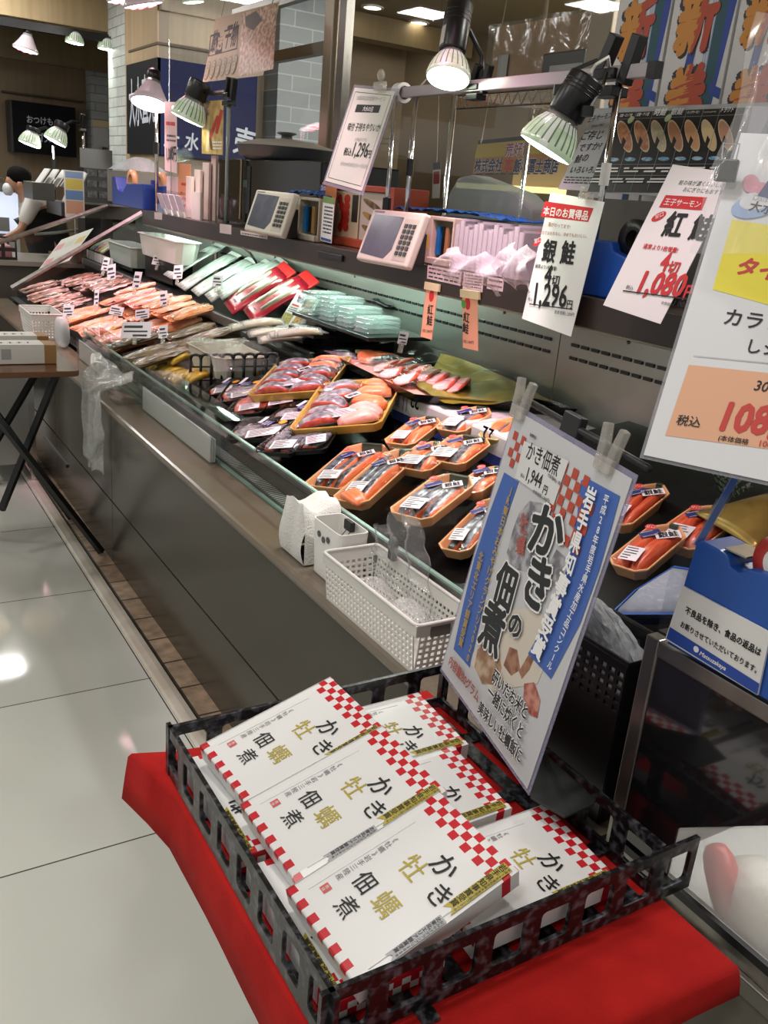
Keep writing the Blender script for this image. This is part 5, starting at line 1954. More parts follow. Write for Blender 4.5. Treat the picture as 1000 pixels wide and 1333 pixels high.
# ---- acrylic holders on the ledge, with their packs and the hanging bag
def holder(label, px0, px1, py0, py1):
    a, c = az(px0, py0, .6615), az(px1, py1, .6615)
    t = thing('acrylic_holder', label, 'acrylic holder', T(0, 0, 0), 'acrylic holders')
    x = .964
    ya, yb = a.y, c.y
    h = .155
    B().box(x, x + .003, yb, ya, .6618, .6618 + h * .62).make('front_sheet', clear, t)
    B().box(x + .0265, x + .0285, yb, ya, .6618, .6618 + h).make('rear_sheet', clear, t)
    for y in (ya, yb):
        B().box(x + .0032, x + .0262, y - .002, y + .002, .6618, .6618 + h * .72).make('end_sheet', clear, t)
    B().box(x + .03, x + .11, yb - .02, ya - .05, .6618 + h * .96, .6618 + h * .98).make('lid_sheet', clear, t)
    for i, sx in enumerate((0,)):
        p = thing('bag_bundle', 'bundle of white bags standing in the %s' % ('nearer acrylic holder' if 'near' in label else 'farther acrylic holder'), 'bag bundle', T(x + .0148, (ya + yb) / 2, .664))
        b = B()
        for k in range(3):
            b.box(-.010 + .007 * k, -.0045 + .007 * k, -(ya - yb) * .46, (ya - yb) * .45, 0, .088 - .006 * k)
        b.make('bags', mat('bundle_white', '#cfcfcb', .5), p, bevel=.002, smooth=False)
    return x, ya, yb


hx, hya, hyb = holder('clear acrylic bag holder on the ledge, farther one', 88, 128, 466, 494)
hx, hya, hyb = holder('clear acrylic bag holder on the ledge, nearer one', 188, 270, 530, 608)
# clear bag hanging over the ledge
rr = random.Random(12)
b = B()
a0, a1 = V((.86, 3.42, .80)), V((.93, 2.95, .80))


def hang(u, v):
    y = 3.66 - .38 * u * (1 - .55 * v)
    z = .81 - .02 * u - .40 * v ** 1.4
    x = .875 - .055 * min(v * 3, 1) + .07 * (1 - min(v * 4, 1)) * u
    return V((x + .018 * math.sin(u * 17 + v * 4), y - .10 * v + .012 * math.sin(v * 21 + u * 9), z + .012 * math.sin(u * 23 + v * 13)))


b.grid(hang, 22, 26)
tag(b.make('hanging_bag', film('hanging_bag', (.92, .92, .91), .42, .12, .9, 26, .24, (.80, .80, .78), ior=1.3), smooth=True), 'long crumpled clear bag hanging over the counter ledge between the acrylic holders', 'bag')
b = B()
b.box(.895, .99, 3.38, 3.66, .662, .664)
b.box(.895, .898, 3.38, 3.66, .664, .775)
b.box(.987, .99, 3.38, 3.66, .664, .79)
b.box(.895, .99, 3.657, 3.66, .664, .785)
b.box(.895, .99, 3.38, 3.383, .664, .785)
tag(b.make('bag_box', clear), 'open clear box on the ledge with the hanging bag stuffed in it', 'box')
# small white mesh basket at the far left
bk2 = basket('small_basket', 'small white perforated basket at the far left of the ledge', 'basket', frame((.93, 5.0, .662), (0, -1, 0), (0, 0, 1)), .30, .13, .13, 14, 6, wb_m, 8, .016, .003, .004, .004, .03)
b = B()
b.blob((0, 0, 0), (.035, .07, .075), 14, e=.7, jit=.06)
tag(b.make('white_bag', milkbag, smooth=True, mw=T(.955, 4.62, .74)), 'small white plastic bag right of the small basket on the ledge', 'bag')


# ---- packs come to rest on one another: a pack that would cut into what lies below is lifted onto it
from mathutils.bvhtree import BVHTree


def hull(root):
    dg = bpy.context.evaluated_depsgraph_get()
    vs, fs = [], []

    def walk(o):
        if o.type == 'MESH':
            ev = o.evaluated_get(dg)
            me = ev.to_mesh()
            n = len(vs)
            mw = ev.matrix_world
            vs.extend(mw @ p.co for p in me.vertices)
            fs.extend(tuple(i + n for i in f.vertices) for f in me.polygons)
            ev.to_mesh_clear()
        for k in o.children:
            walk(k)
    walk(root)
    return vs, fs


def bounds(vs):
    return [min(p[i] for p in vs) for i in range(3)], [max(p[i] for p in vs) for i in range(3)]


def settle(roots, static=(), step=.004, most=22, up=None):
    bpy.context.view_layer.update()
    done = []
    for r in static:
        vs, fs = hull(r)
        done.append((BVHTree.FromPolygons(vs, fs), bounds(vs)))
    for r in roots:
        vs, fs = hull(r)
        d = V((0, 0, 0))
        for k in range(most):
            vv = [p + d for p in vs]
            lo, hi = bounds(vv)
            tr = BVHTree.FromPolygons(vv, fs)
            if any(all(lo[i] <= b[1][i] and hi[i] >= b[0][i] for i in range(3)) and tr.overlap(t_) for t_, b in done):
                d = d + V((0, 0, step))
            else:
                break
        done.append((tr, (lo, hi)))
        if d.length:
            if d.z > .02:
                pass
            r.matrix_world = T(*d) @ r.matrix_world
    bpy.context.view_layer.update()


SETTLE.sort(key=lambda o: 0 if o.name.startswith('chunk') else 1)
ROOTS = [o for o in bpy.data.objects if o.parent is None]
kind_ = lambda *n: [o for o in ROOTS if o.name.split('.')[0] in n]
settle(SETTLE, [case] + kind_('foam_box', 'wrapped_tub', 'wire_divider'), .004, 7)
settle(kind_('yellow_fish_pack') + PACKS, [case] + kind_('wrapped_tub', 'wire_divider'), .003, 12)
settle(kind_('silver_pouch', 'red_fish_bag', 'fish_cake_pack'), [case] + kind_('stock_tray', 'white_tub') + PACKS, .004, 8)

# ================================================================ lamps on clips and poles
bulb_glass = mat('bulb_glass', '#aab5a6', .12, '#93a58a', 30, spec=.8, emit='#c4dcb4', estr=.25)
bulb_rib = mat('bulb_rib', '#6f7a6c', .15, spec=.8, emit='#8fae80', estr=.06)
bulb_silver = mat('bulb_silver', '#b9bdb6', .15, spec=.8, emit='#dfe8d8', estr=.22)
bulb_neck = mat('bulb_neck', '#b9bab6', .2, metal=.6)
bulb_glass_pink = mat('bulb_glass_pink', '#a99fa4', .2, spec=.8, emit='#d8b8c2', estr=.12)
bulb_face = mat('bulb_face', '#ffffff', .3, emit='#f4ffe6', estr=9)
bulb_face_pink = mat('bulb_face_pink', '#ffffff', .3, emit='#ffe6ec', estr=6)
led_red = mat('led_red', '#ff5060', .3, emit='#ff5a6e', estr=8)


def lamp_head(t, tip, back, R, kind='green', energy=6, housing=True):
    """PAR lamp: the lens centre at `tip`, the housing's rear end at `back`."""
    ax_ = (tip - back)
    L = ax_.length
    m = frame(back, ax_, (0, 0, 1)) @ M(((0, 0, 1, 0), (1, 0, 0, 0), (0, 1, 0, 0), (0, 0, 0, 1)))      # local z runs along the lamp
    hl = L - R * 1.25
    if housing:
        b = B(m)
        r = R * .62
        b.lathe([(r * .9, 0), (r, .004), (r, hl - .006), (r * .92, hl)], 24, cap0=True, cap1=True)
        for k in range(3):
            b.lathe([(r + .0012, hl * (.2 + .09 * k)), (r + .0012, hl * (.2 + .09 * k) + hl * .03)], 24, cap0=True, cap1=True)
        hs_ = b.make('housing', black_plastic, t, smooth=True, bevel=.001)
        b = B(m @ RZ(150))
        b.add([(r * 1.01 * math.cos(a), r * 1.01 * math.sin(a), z) for z in (hl * .55, hl * .92) for a in (-.4, -.13, .13, .4)], [(i, i + 1, i + 5, i + 4) for i in range(3)])
        b.make('rating_label', mat('rating_label', '#b9b5ae', .5), hs_)
    else:
        b = B(m)
        b.lathe([(R * .30, 0), (R * .34, hl * .3), (R * .34, hl)], 18, cap0=True, cap1=True)
        b.make('housing', black_plastic, t, smooth=True)
    b = B(m @ T(0, 0, hl))
    n = 96
    prof = [(.50, -.02), (.62, .18), (.80, .45), (.93, .75), (1.0, 1.02), (1.0, 1.14), (.95, 1.2)]
    if kind == 'pink':
        prof = [(.36, -.02), (.40, .15), (.56, .45), (.80, .85), (1.0, 1.10), (1.0, 1.18), (.94, 1.22)]
    rg = [[(R * r_ * (1 + (.010 if q % 4 == 0 and .1 < z < 1.1 else 0)) * math.cos(2 * PI * q / n), R * r_ * (1 + (.010 if q % 4 == 0 and .1 < z < 1.1 else 0)) * math.sin(2 * PI * q / n), z * R) for q in range(n)] for r_, z in prof]
    b.rings(rg, True, False, kf=lambda j, i: 2 if j == 0 else (1 if i % 4 == 0 and j < 4 else (3 if j == 1 or i % 24 < 5 else 0)))
    b.make('reflector', [bulb_glass_pink if kind == 'pink' else bulb_glass, bulb_glass_pink if kind == 'pink' else bulb_rib, bulb_neck, bulb_glass_pink if kind == 'pink' else bulb_silver], t, smooth=True)
    b = B(m @ T(0, 0, hl + R * 1.19))
    b.lathe([(R * .95, 0), (R * .7, R * .05), (.0005, R * .09)], 24)
    lens_ = b.make('lens', bulb_face_pink if kind == 'pink' else bulb_face, t, smooth=True)
    if kind == 'pink':
        b = B(m @ T(0, 0, hl + R * 1.29))
        for k in range(7):
            a = 2 * PI * k / 6
            rr_ = 0 if k == 6 else R * .5
            b.lathe([(R * .16, 0), (R * .1, R * .03)], 8, cap1=True, m=T(rr_ * math.cos(a), rr_ * math.sin(a), 0))
        b.make('led_cluster', led_red, lens_)
    d = ax_.normalized()
    spot('lamp_light', tip + d * (R * .35), tip + d, energy, (1, .62, .76) if kind == 'pink' else (.93, 1, .88), 95, R * .6, .7)


def clamp(t, p, s=1., m=None):
    b = B(m or T(*p))
    b.box(-.02 * s, .02 * s, -.030 * s, .030 * s, -.018 * s, .002 * s)
    b.box(-.012 * s, .012 * s, -.06 * s, -.035 * s, -.015 * s, .075 * s, m=RX(16))
    b.box(-.012 * s, .012 * s, .012 * s, .036 * s, -.015 * s, .06 * s, m=RX(24))
    b.box(-.022 * s, .022 * s, -.036 * s, .030 * s, -.05 * s, -.03 * s)
    b.make('clamp', black_plastic, t, bevel=.002)


LG = 'clip lamps'
BARX = 1.60
bar_a, bar_b = ax(518, 126, BARX), ax(852, 93, BARX)
t = thing('lamp_bar', 'long pale bar above the work shelf carrying the two nearest clip lamps', 'bar', T(0, 0, 0))
b = B()
b.box(BARX - .012, BARX + .012, bar_b.y, bar_a.y, bar_b.z - .012, bar_b.z + .018)
b.make('bar', mat('bar_pale', '#b5aeb0', .25, metal=.3), t, bevel=.002)
B().box(BARX - .0125, BARX + .0125, bar_b.y - .012, bar_b.y + .012, bar_b.z - .014, bar_b.z + .02).make('end_cap', black_plastic, t)
B().lathe([(.02, -.02), (.03, -.018), (.03, .018), (.02, .02)], 20, m=T(BARX, bar_a.y - .02, bar_b.z + .003) @ RX(90)).make('collar', white_plastic, t)
for (qx, qy) in ((540, 150), (800, 150)):
    y = ax(qx, qy, BARX).y
    b = B()
    b.tube([(BARX, y, 1.317), (BARX, y, bar_b.z - .01)], .008, 10)
    b.make('upright', chrome, t, smooth=True)
    B().cyl(BARX, y, bar_b.z - .24, bar_b.z - .19, .012, 12).make('joint', white_plastic if qx > 600 else black_plastic, t)
# lamp over the bar
t = thing('clip_lamp', 'lit clip lamp with black housing, above the pale bar at the top centre', 'lamp', T(0, 0, 0), LG)
tip, back = ax(583, 104, 1.52), ax(599, 6, 1.58)
lamp_head(t, tip, back, .062, 'green', 9)
p1, p2, p3 = ax(612, 40, 1.60), ax(628, 75, 1.62), ax(626, 112, 1.60)
B().tube([ax(606, 34, 1.58), p1, p2, p3], .008, 8).make('arm', black_plastic, t, smooth=True)
clamp(t, p3 + V((0, .02, .004)), .8)
B().tube([ax(562, 96, 1.62), ax(548, 112, 1.64), ax(540, 122, 1.64)], .003, 6).make('cable', white_plastic, t)
# big lamp at the bar's end
t = thing('clip_lamp', 'largest lit clip lamp, hanging tilted from the clamp at the bar end', 'lamp', T(0, 0, 0), LG)
tip, back = ax(708, 197, 1.44), ax(766, 100, 1.50)
lamp_head(t, tip, back, .068, 'green', 9)
b = B()
q0, q1 = ax(728, 117, 1.50), ax(765, 145, 1.47)
b.tube([q0, ax(750, 90, 1.54), ax(778, 78, 1.56)], .005, 4)
b.tube([q1, ax(785, 112, 1.54), ax(790, 95, 1.57)], .004, 4)
b.make('bracket', black_plastic, t)
b = B()
for q in (q0, q1):
    b.lathe([(.001, -.012), (.014, -.01), (.014, .01), (.001, .012)], 12, m=T(*q))
b.make('knob', black_plastic, t)
pc = ax(795, 95, BARX)
clamp(t, V((BARX, pc.y, bar_b.z + .01)), 1.15)
B().tube([ax(768, 96, 1.50), ax(776, 84, 1.54), ax(792, 74, 1.57), ax(795, 100, 1.60)], .004, 6).make('cable', white_plastic, t, smooth=True)
# farther lamps
t = thing('clip_lamp', 'pink lit reflector lamp above the blue dispenser, far left on the shelf', 'lamp', T(0, 0, 0), LG)
lamp_head(t, ax(195, 137, 1.56), ax(201, 92, 1.60), .105, 'pink', 14, False)
pb_ = ax(204, 280, 1.62)
pt__ = ax(204, 100, 1.62)
B().tube([(pb_.x, pb_.y, 1.318), pt__], .011, 8).make('pole', chrome, t, smooth=True)
B().cyl(pb_.x, pb_.y, 1.62, 1.68, .018, 12).make('joint', black_plastic, t)
t = thing('clip_lamp', 'white lit clip lamp beside the long pink price strip', 'lamp', T(0, 0, 0), LG)
lamp_head(t, ax(243, 157, 1.54), ax(262, 106, 1.60), .085, 'green', 12)
B().tube([ax(262, 118, 1.6), ax(280, 122, 1.62), ax(296, 120, 1.62)], .012, 6).make('arm', black_plastic, t)
clamp(t, ax(298, 122, 1.62), 1.0)
pm_ = ax(298, 130, 1.62)
B().tube([(1.62, pm_.y, 1.318), pm_], .010, 8).make('pole', mat('clear_pole', '#aeb8b4', .15, trans=.3), t, smooth=True)
YF = 7.9
t = thing('clip_lamp', 'left one of the pair of far lamps over the black shop front', 'lamp', T(0, 0, 0), LG)
lamp_head(t, ay(38, 189, YF), ay(44, 166, YF), .085, 'green', 10)
B().tube([ay(45, 170, YF + .05), ay(60, 166, YF + .1), ay(72, 172, YF + .1)], .012, 6).make('arm', black_plastic, t)
t = thing('clip_lamp', 'right one of the pair of far lamps over the black shop front', 'lamp', T(0, 0, 0), LG)
lamp_head(t, ay(71, 185, YF - .1), ay(82, 160, YF - .1), .09, 'green', 12)
B().tube([ay(82, 164, YF), ay(94, 158, YF), ay(106, 160, YF)], .014, 6).make('arm', black_plastic, t)
clamp(t, ay(107, 161, YF), 1.1)
pf = ay(108, 172, YF)
B().tube([(pf.x, pf.y, 1.528), pf], .011, 8).make('pole', chrome, t, smooth=True)
pf = ay(69, 190, YF)
t = thing('lamp_pole', 'chrome pole under the pair of far lamps', 'pole', T(0, 0, 0))
B().tube([(pf.x, pf.y, 1.05), pf], .012, 8).make('tube', chrome, t, smooth=True)
q = ay(69, 207, YF)
B().cyl(pf.x, pf.y, q.z - .07, q.z, .02, 12).make('joint', black_plastic, t)

# track lamps on the ceilings
TG_ = 'ceiling track lamps'


def track_lamp(label, qx, qy, y, R, kind, qx2, qy2, top, energy=12):
    t = thing('track_lamp', label, 'lamp', T(0, 0, 0), TG_)
    lamp_head(t, ay(qx, qy, y), ay(qx2, qy2, y), R, kind, energy, kind != 'pink')
    p = ay(qx2, qy2, y)
    B().box(p.x - .02, p.x + .02, p.y - .02, p.y + .02, p.z, top).make('stem', black_plastic, t)


zT = ay(70, 34, 8.4).z
t = thing('light_track', 'black light track along the pale fascia at the top left', 'light track', T(0, 0, 0))
B().box(-1.2, ay(140, 42, 8.4).x, 8.36, 8.44, zT - .06, zT).make('rail', black_plastic, t)
track_lamp('reflector lamp with red light on the track, left of the plain one', 33, 66, 8.4, .10, 'pink', 37, 40, zT - .061)
track_lamp('white spot lamp on the track, right of the red lit lamp', 97, 57, 8.4, .075, 'green', 98, 38, zT - .061)
track_lamp('white spot lamp on the track, half hidden by the brick pillar', 139, 65, 8.4, .075, 'green', 139, 48, zT - .061)
track_lamp('red lit reflector lamp at the top edge, left of the pair', 163, 2, 5.6, .10, 'pink', 158, -24, 3.25)
track_lamp('red lit reflector lamp at the top edge, right of the pair', 187, 8, 5.4, .11, 'pink', 180, -22, 3.25)
track_lamp('white lamp at the top edge above the navy shop front', 252, 4, 6.4, .07, 'green', 249, -18, 3.25)

# ================================================================ goods on the work shelf
SZ = 1.3175


def scale(label, TL, TR, BL, x, px0):
    m, wd, hd = corner_frame(TL, TR, BL, x)
    t = thing('shop_scale', label, 'scale', m, 'scales on the work shelf')
    wd *= px0
    dp_ = B().box(0, wd, -hd, 0, -.028, 0).make('display_panel', mat('scale_beige', '#b9b3a5', .4), t, bevel=.008, seg=3)
    b = B()
    b.prism([(wd * .06, -hd * .86), (wd * .54, -hd * .90), (wd * .64, -hd * .72), (wd * .66, -hd * .12), (wd * .08, -hd * .10)], -.001, .0012)
    b.make('screen', mat('scale_screen', '#4c5059', .18, '#565b66', 12), dp_)
    b = B()
    for r_ in range(6):
        for c_ in range(3):
            b.box(wd * (.735 + .075 * c_), wd * (.785 + .075 * c_), -hd * (.30 + .1 * r_), -hd * (.235 + .1 * r_), 0, .004)
    b.make('keypad', mat('scale_key', '#26272a', .4), dp_)
    B().box(wd * .70, wd * .95, -hd * .90, -hd * .14, -.0005, .0008).make('key_field', mat('scale_field', '#aaa395', .45), dp_)
    B().box(wd * .06, wd * .26, -hd * .07, -hd * .04, -.0005, .0008).make('nameplate', mat('scale_grey', '#77756f', .5), dp_)
    iv = m.inverted()
    z_ = SZ
    c = m @ V((wd * .5, -hd * .5, -.03))
    b = B(iv)
    b.box(c.x + .0, c.x + .045, c.y - wd * .34, c.y + wd * .34, z_ + .001, c.z + .03)
    b.make('body', mat('scale_dark', '#2a2624', .4), t, bevel=.004)
    return t, m, wd, hd


scale('beige shop scale by the black microwave oven, display tilted back', (334, 246), (384, 251), (317, 299), 1.53, 1.0)
scale('beige shop scale under the squid price sign, display tilted back', (486, 271), (554, 277), (462, 337), 1.50, 1.0)


def printer(label, L_, R_, B_, x):
    a, c, d = ax(*L_, x), ax(*R_, x), ax(*B_, x)
    t = thing('label_printer', label, 'label printer', T(0, 0, 0), 'label printers beside the scales')
    H = a.z - SZ
    y0, y1 = c.y, a.y
    dp = .05
    b = B()
    b.box(x, x + dp, y1 - .035, y1, SZ + .001, SZ + H)
    b.box(x, x + dp, y0, y0 + .006, SZ + .001, SZ + H)
    b.box(x, x + dp, y0 + .006, y1 - .035, SZ + H - .012, SZ + H)
    b.box(x - .012, x + dp, y0 + .006, y1 - .035, SZ + .001, SZ + .022)
    b.box(x + dp - .01, x + dp, y0, y1, SZ + .001, SZ + H)
    b.make('case', mat('printer_beige', '#c4b9a4', .4), t, bevel=.003)
    w_ = (y1 - y0 - .041)
    for k, (f, cc, nm) in enumerate([(.08, '#1b6fb0', 'blue_roller'), (.36, '#121212', 'ink_cassette'), (.52, '#a37c50', 'paper_roll'), (.78, '#3a3f3a', 'guide_plate')]):
        B().box(x + .012, x + dp - .012, y1 - .035 - w_ * (f + .15), y1 - .035 - w_ * f, SZ + .03, SZ + H * .8).make(nm, mat('pr_' + nm, cc, .4), t, bevel=.002)
    B().box(x - .001, x + .001, y1 - .024, y1 - .014, SZ + H * .3, SZ + H * .6).make('warning_label', mat('warn_yellow', '#d3b53a', .5), t)
    return t, y0, y1, H


_, y0, y1, H = printer('beige label printer beside the far scale', (386, 255), (416, 257), (390, 308), 1.60)
b = B()
b.box(1.60, 1.78, y0 - .02, y1 + .09, SZ + H + .0, SZ + H + .012)
bl = mat('bag_blue', '#1f5fa8', .22, '#16488a', 30, spec=.7)
t = thing('blue_bag', 'folded blue plastic bag lying on the far label printer', 'bag', T(0, 0, 0))
rr = random.Random(1)
b = B()
b.grid(lambda u, v: (1.592 + .056 * v, y0 - .015 + (y1 - y0 + .10) * u, SZ + H + .003 + .012 * math.sin(PI * u) + rr.uniform(0, .012)), 14, 6)
b.make('bag', bl, t, solid=.002)
_, y0, y1, H = printer('beige label printer beside the near scale', (556, 280), (592, 283), (562, 340), 1.60)
t = thing('blue_bag', 'long folded blue plastic bag on the near label printer and lids', 'bag', T(0, 0, 0))
yA, yB = min(ax(512, 272, 1.72).y, 2.70), ax(700, 290, 1.72).y
b = B()
zb_ = SZ + H + .004
b.grid(lambda u, v: (1.64 + .16 * v, yB + (yA - yB) * u, zb_ + .008 * math.sin(PI * u) + rr.uniform(0, .012)), 30, 5)
b.make('bag', bl, t, solid=.002)
B().box(1.66, 1.80, y0 + .0, y1, SZ + H * .98, zb_ - .001).make('pad', bl, t)

# microwave and pan
MX = 1.672
a, c = ax(285, 206, MX), ax(432, 232, MX)
mz = a.z
my0, my1 = max(c.y, 3.31), a.y
t = thing('microwave_oven', 'black microwave oven carrying a lidded pan on the work shelf', 'microwave', T(0, 0, 0))
B().box(MX, MX + .36, my0, my1, SZ + .012, mz).make('body', mat('microwave_black', '#0b0b0c', .12, spec=.6), t, bevel=.006)
for yy in (my0 + .04, my1 - .04):
    for xx in (MX + .03, MX + .33):
        B().cyl(xx, yy, SZ + .0005, SZ + .013, .015, 12).make('foot', black_plastic, t)
yp = ax(315, 215, MX).y
B().box(MX - .006, MX, yp - .008, yp + .008, SZ + .03, mz - .004).make('handle', mat('handle_gold', '#9d8b6c', .3, metal=.7), t, bevel=.002)
cp_ = B().box(MX - .003, MX, yp - .11, yp - .02, SZ + .06, mz - .03).make('control_panel', mat('panel_black', '#161819', .2), t)
B().box(MX - .004, MX - .003, yp - .08, yp - .03, mz - .12, mz - .09).make('display', mat('display_green', '#2f4b40', .3), cp_)
B().box(MX - .002, MX, yp + .02, my1 - .02, SZ + .05, mz - .04).make('door_window', mat('door_glass', '#060607', .08, spec=.7), t)
pcn = ax(372, 206, MX + .16)
t = thing('lidded_pan', 'grey oval pan with a pale lid on top of the microwave', 'pan', T(MX + .17, ax(372, 206, MX + .17).y, mz))
R = abs(ax(336, 190, MX + .17).y - ax(404, 198, MX + .17).y) / 2
sy = M.Diagonal((.75, 1, 1, 1))
b = B(sy)
b.lathe([(R * .78, .001), (R * .93, .02), (R * .97, .055), (R, .06), (R * .93, .056), (R * .7, .01)], 40, cap0=True)
b.make('pan', mat('pan_grey', '#4b4f50', .35), t, smooth=True)
b = B(sy)
b.lathe([(R * 1.01, .060), (R * .98, .066), (R * .6, .09), (R * .15, .10), (.001, .10)], 40)
b.make('lid', mat('lid_grey', '#a6a39c', .35), t, smooth=True)
b = B(sy)
b.lathe([(R * .12, .10), (R * .1, .115), (R * .2, .122), (R * .18, .128), (.001, .13)], 20)
b.make('knob', mat('knob_dark', '#3d3f40', .4), t, smooth=True)

# gift boxes in their red frame
GX = 1.66
a, c = ax(430, 246, GX), ax(520, 250, GX)
t = thing('gift_box_display', 'orange-red display box with roe and salmon pictures behind the far sign', 'display box', T(0, 0, 0))
gy1, gy0 = ax(417, 240, GX).y, ax(514, 248, GX).y
gz = ax(500, 243, GX).z
orange = mat('box_orange', '#a8452a', .45)
b = B()
b.box(GX, GX + .14, gy0, gy0 + .03, SZ + .001, gz)
b.box(GX, GX + .14, gy1 - .012, gy1, SZ + .001, gz - .01)
b.box(GX, GX + .14, gy0 + .03, gy1 - .012, SZ + .001, SZ + .03)
b.box(GX, GX + .14, gy0 + .03, gy1 - .012, gz - .02, gz)
b.box(GX + .13, GX + .14, gy0 + .03, gy1 - .012, SZ + .03, gz - .02)
b.make('frame', orange, t, bevel=.002)
W_ = gy1 - .012 - (gy0 + .03)
for k, (f0, f1, cm, nm) in enumerate([(.0, .16, mat('pic_pale', '#c6b6a8', .5), 'side_picture'), (.18, .56, mat('pic_roe', '#c8b496', .5), 'roe_picture'), (.58, .98, mat('pic_cream', '#c4b3a6', .5), 'slice_picture')]):
    y_a, y_b = gy1 - .012 - W_ * f0, gy1 - .012 - W_ * f1
    pc_ = B().box(GX + .012, GX + .05, y_b, y_a, SZ + .031, gz - .022).make(nm, cm, t)
    mm = M(((0, 0, -1, GX + .0118), (-1, 0, 0, y_a), (0, 1, 0, SZ + .03), (0, 0, 0, 1)))
    h_ = gz - SZ - .052
    w_ = y_a - y_b
    if k == 1:
        b = B(mm)
        for q in range(5):
            b.poly([(w_ * (.30 + .10 * math.sin(q)) + .10 * w_ * math.cos(s_), h_ * (.2 + .15 * q) + .11 * h_ * math.sin(s_) * 1.0) for s_ in [2 * PI * e / 14 for e in range(14)]], .0003 + q * .00003)
            b.poly([(w_ * .52 + .12 * w_ * math.cos(s_), h_ * (.22 + .15 * q) + .10 * h_ * math.sin(s_)) for s_ in [2 * PI * e / 14 for e in range(14)]], .0006 + q * .00003)
        b.make('printed_roe', mat('print_roe', '#b3271f', .35, '#c8382c', 60), pc_)
        B(mm).rect(w_ * .72, w_ * .95, h_ * .35, h_ * .92, .0004).make('caption_band', mat('print_dark', '#2c211c', .5), pc_)
    if k == 2:
        b = B(mm)
        for q in range(3):
            b.poly([(w_ * .42 + .33 * w_ * math.cos(s_) - .1 * w_ * math.sin(s_), h_ * (.2 + .27 * q) + .10 * h_ * math.sin(s_) - .08 * h_ * math.cos(s_)) for s_ in [2 * PI * e / 14 for e in range(14)]], .0004 + q * .00003)
        b.make('printed_slice', mat('print_slice', '#a98548', .4, '#4a3a2c', 24), pc_)
for i, (q, lb, cols) in enumerate([([(421, 255), (436, 258), (418, 313)], 'white leaflet strip with a green top before the orange-red display box', ('#7a9a5c', '#d8d6d0', '#3f5c92'))]):
    t, K, wd, hd = sheet('leaflet', lb, 'leaflet', *q, 1.60)
    K.poly(mat('leaf_' + str(i), cols[0], .5), [(0, 0), (wd, 0), (wd, -hd * .14), (0, -hd * .14)], loc=True)
    K.poly(mat('leafb_' + str(i), cols[2], .5), [(wd * .05, -hd * .92), (wd * .95, -hd * .92), (wd * .95, -hd * .98), (wd * .05, -hd * .98)], loc=True)
    K.rows(lab_ink, (423, 268), (434, 270), (420, 305), 8, seed=2)
    K.done()
t, K, wd, hd = sheet('orange_flyer', 'orange flyer sticking out above the white leaflet strip', 'leaflet', (417, 240), (439, 244), (412, 300), 1.645, mat('flyer_orange', '#c8743a', .5))
K.poly(mat('flyer_navy', '#2a3270', .5), [(0, 0), (wd * .35, 0), (wd * .35, -hd * .2), (0, -hd * .2)], loc=True)
K.line(white_paper, '父の', (418, 247), (424, 248), .02)
K.done()

# signs on the shelf
t, K, wd, hd = sheet('price_sign', 'white squid price sign in a clear sleeve, upright on the shelf', 'price sign', (462, 114), (514, 119), (428, 236), 1.50, mat('sign_cream', '#d3d2c6', .5), sleeve=.012)
fr = .012
b = K.bucket('border_line', black_ink)
for (x0, x1, y0, y1) in ((fr, wd - fr, -fr - .0015, -fr), (fr, wd - fr, -hd + fr, -hd + fr + .0015), (fr, fr + .0015, -hd + fr, -fr), (wd - fr - .0015, wd - fr, -hd + fr, -fr)):
    b.rect(x0, x1, y0, y1, .0006)
K.line(grey_ink, '30周年記念感謝サービス', (464, 130), (501, 132), .0)
K.poly(black_ink, [(465, 136), (496, 137), (493, 147), (462, 146)])
K.line(white_paper, '大水の日', (472, 144), (485, 145), .02)
K.line(black_ink, '味付 子持ちやりいか', (452, 169), (494, 171), .01, hs=1.25)
K.line(grey_ink, '(100gあたり)', (462, 183), (477, 184), .0)
K.line(black_ink, '税込', (447, 201), (457, 202), .01)
K.line(black_ink, '1,296', (458, 203), (477, 205), .01, hs=1.35)
K.line(black_ink, '円', (477, 205), (482, 205), .01)
K.line(grey_ink, '販売は4月28日(水)〜7日(日)', (443, 215), (478, 219), .0)
K.done()
c = thing('clear_clip', 'clear clip on top of the squid price sign', 'clip', frame(ax(495, 112, 1.49), (0, -1, 0), (-1, 0, 0)))
b = B()
b.box(-.03, .03, -.012, .012, -.006, .008)
b.blob((0, .03, 0), (.014, .018, .012), 10)
b.make('jaw', clipm, c, bevel=.002)
t = thing('sign_pole', 'chrome pole holding the squid price sign', 'sign pole', T(0, 0, 0))
pb_ = ax(513, 150, 1.56)
B().tube([(pb_.x, pb_.y, SZ), (pb_.x, pb_.y, 1.80)], .007, 10).make('tube', chrome, t, smooth=True)
B().cyl(pb_.x, pb_.y, 1.42, 1.50, .014, 10).make('joint', black_plastic, t)
B().cyl(pb_.x, pb_.y, SZ, SZ + .008, .05, 20).make('foot', dark_steel, t)
B().box(pb_.x - .03, pb_.x + .01, pb_.y - .02, pb_.y + .05, 1.66, 1.675).make('bracket', clear, t)

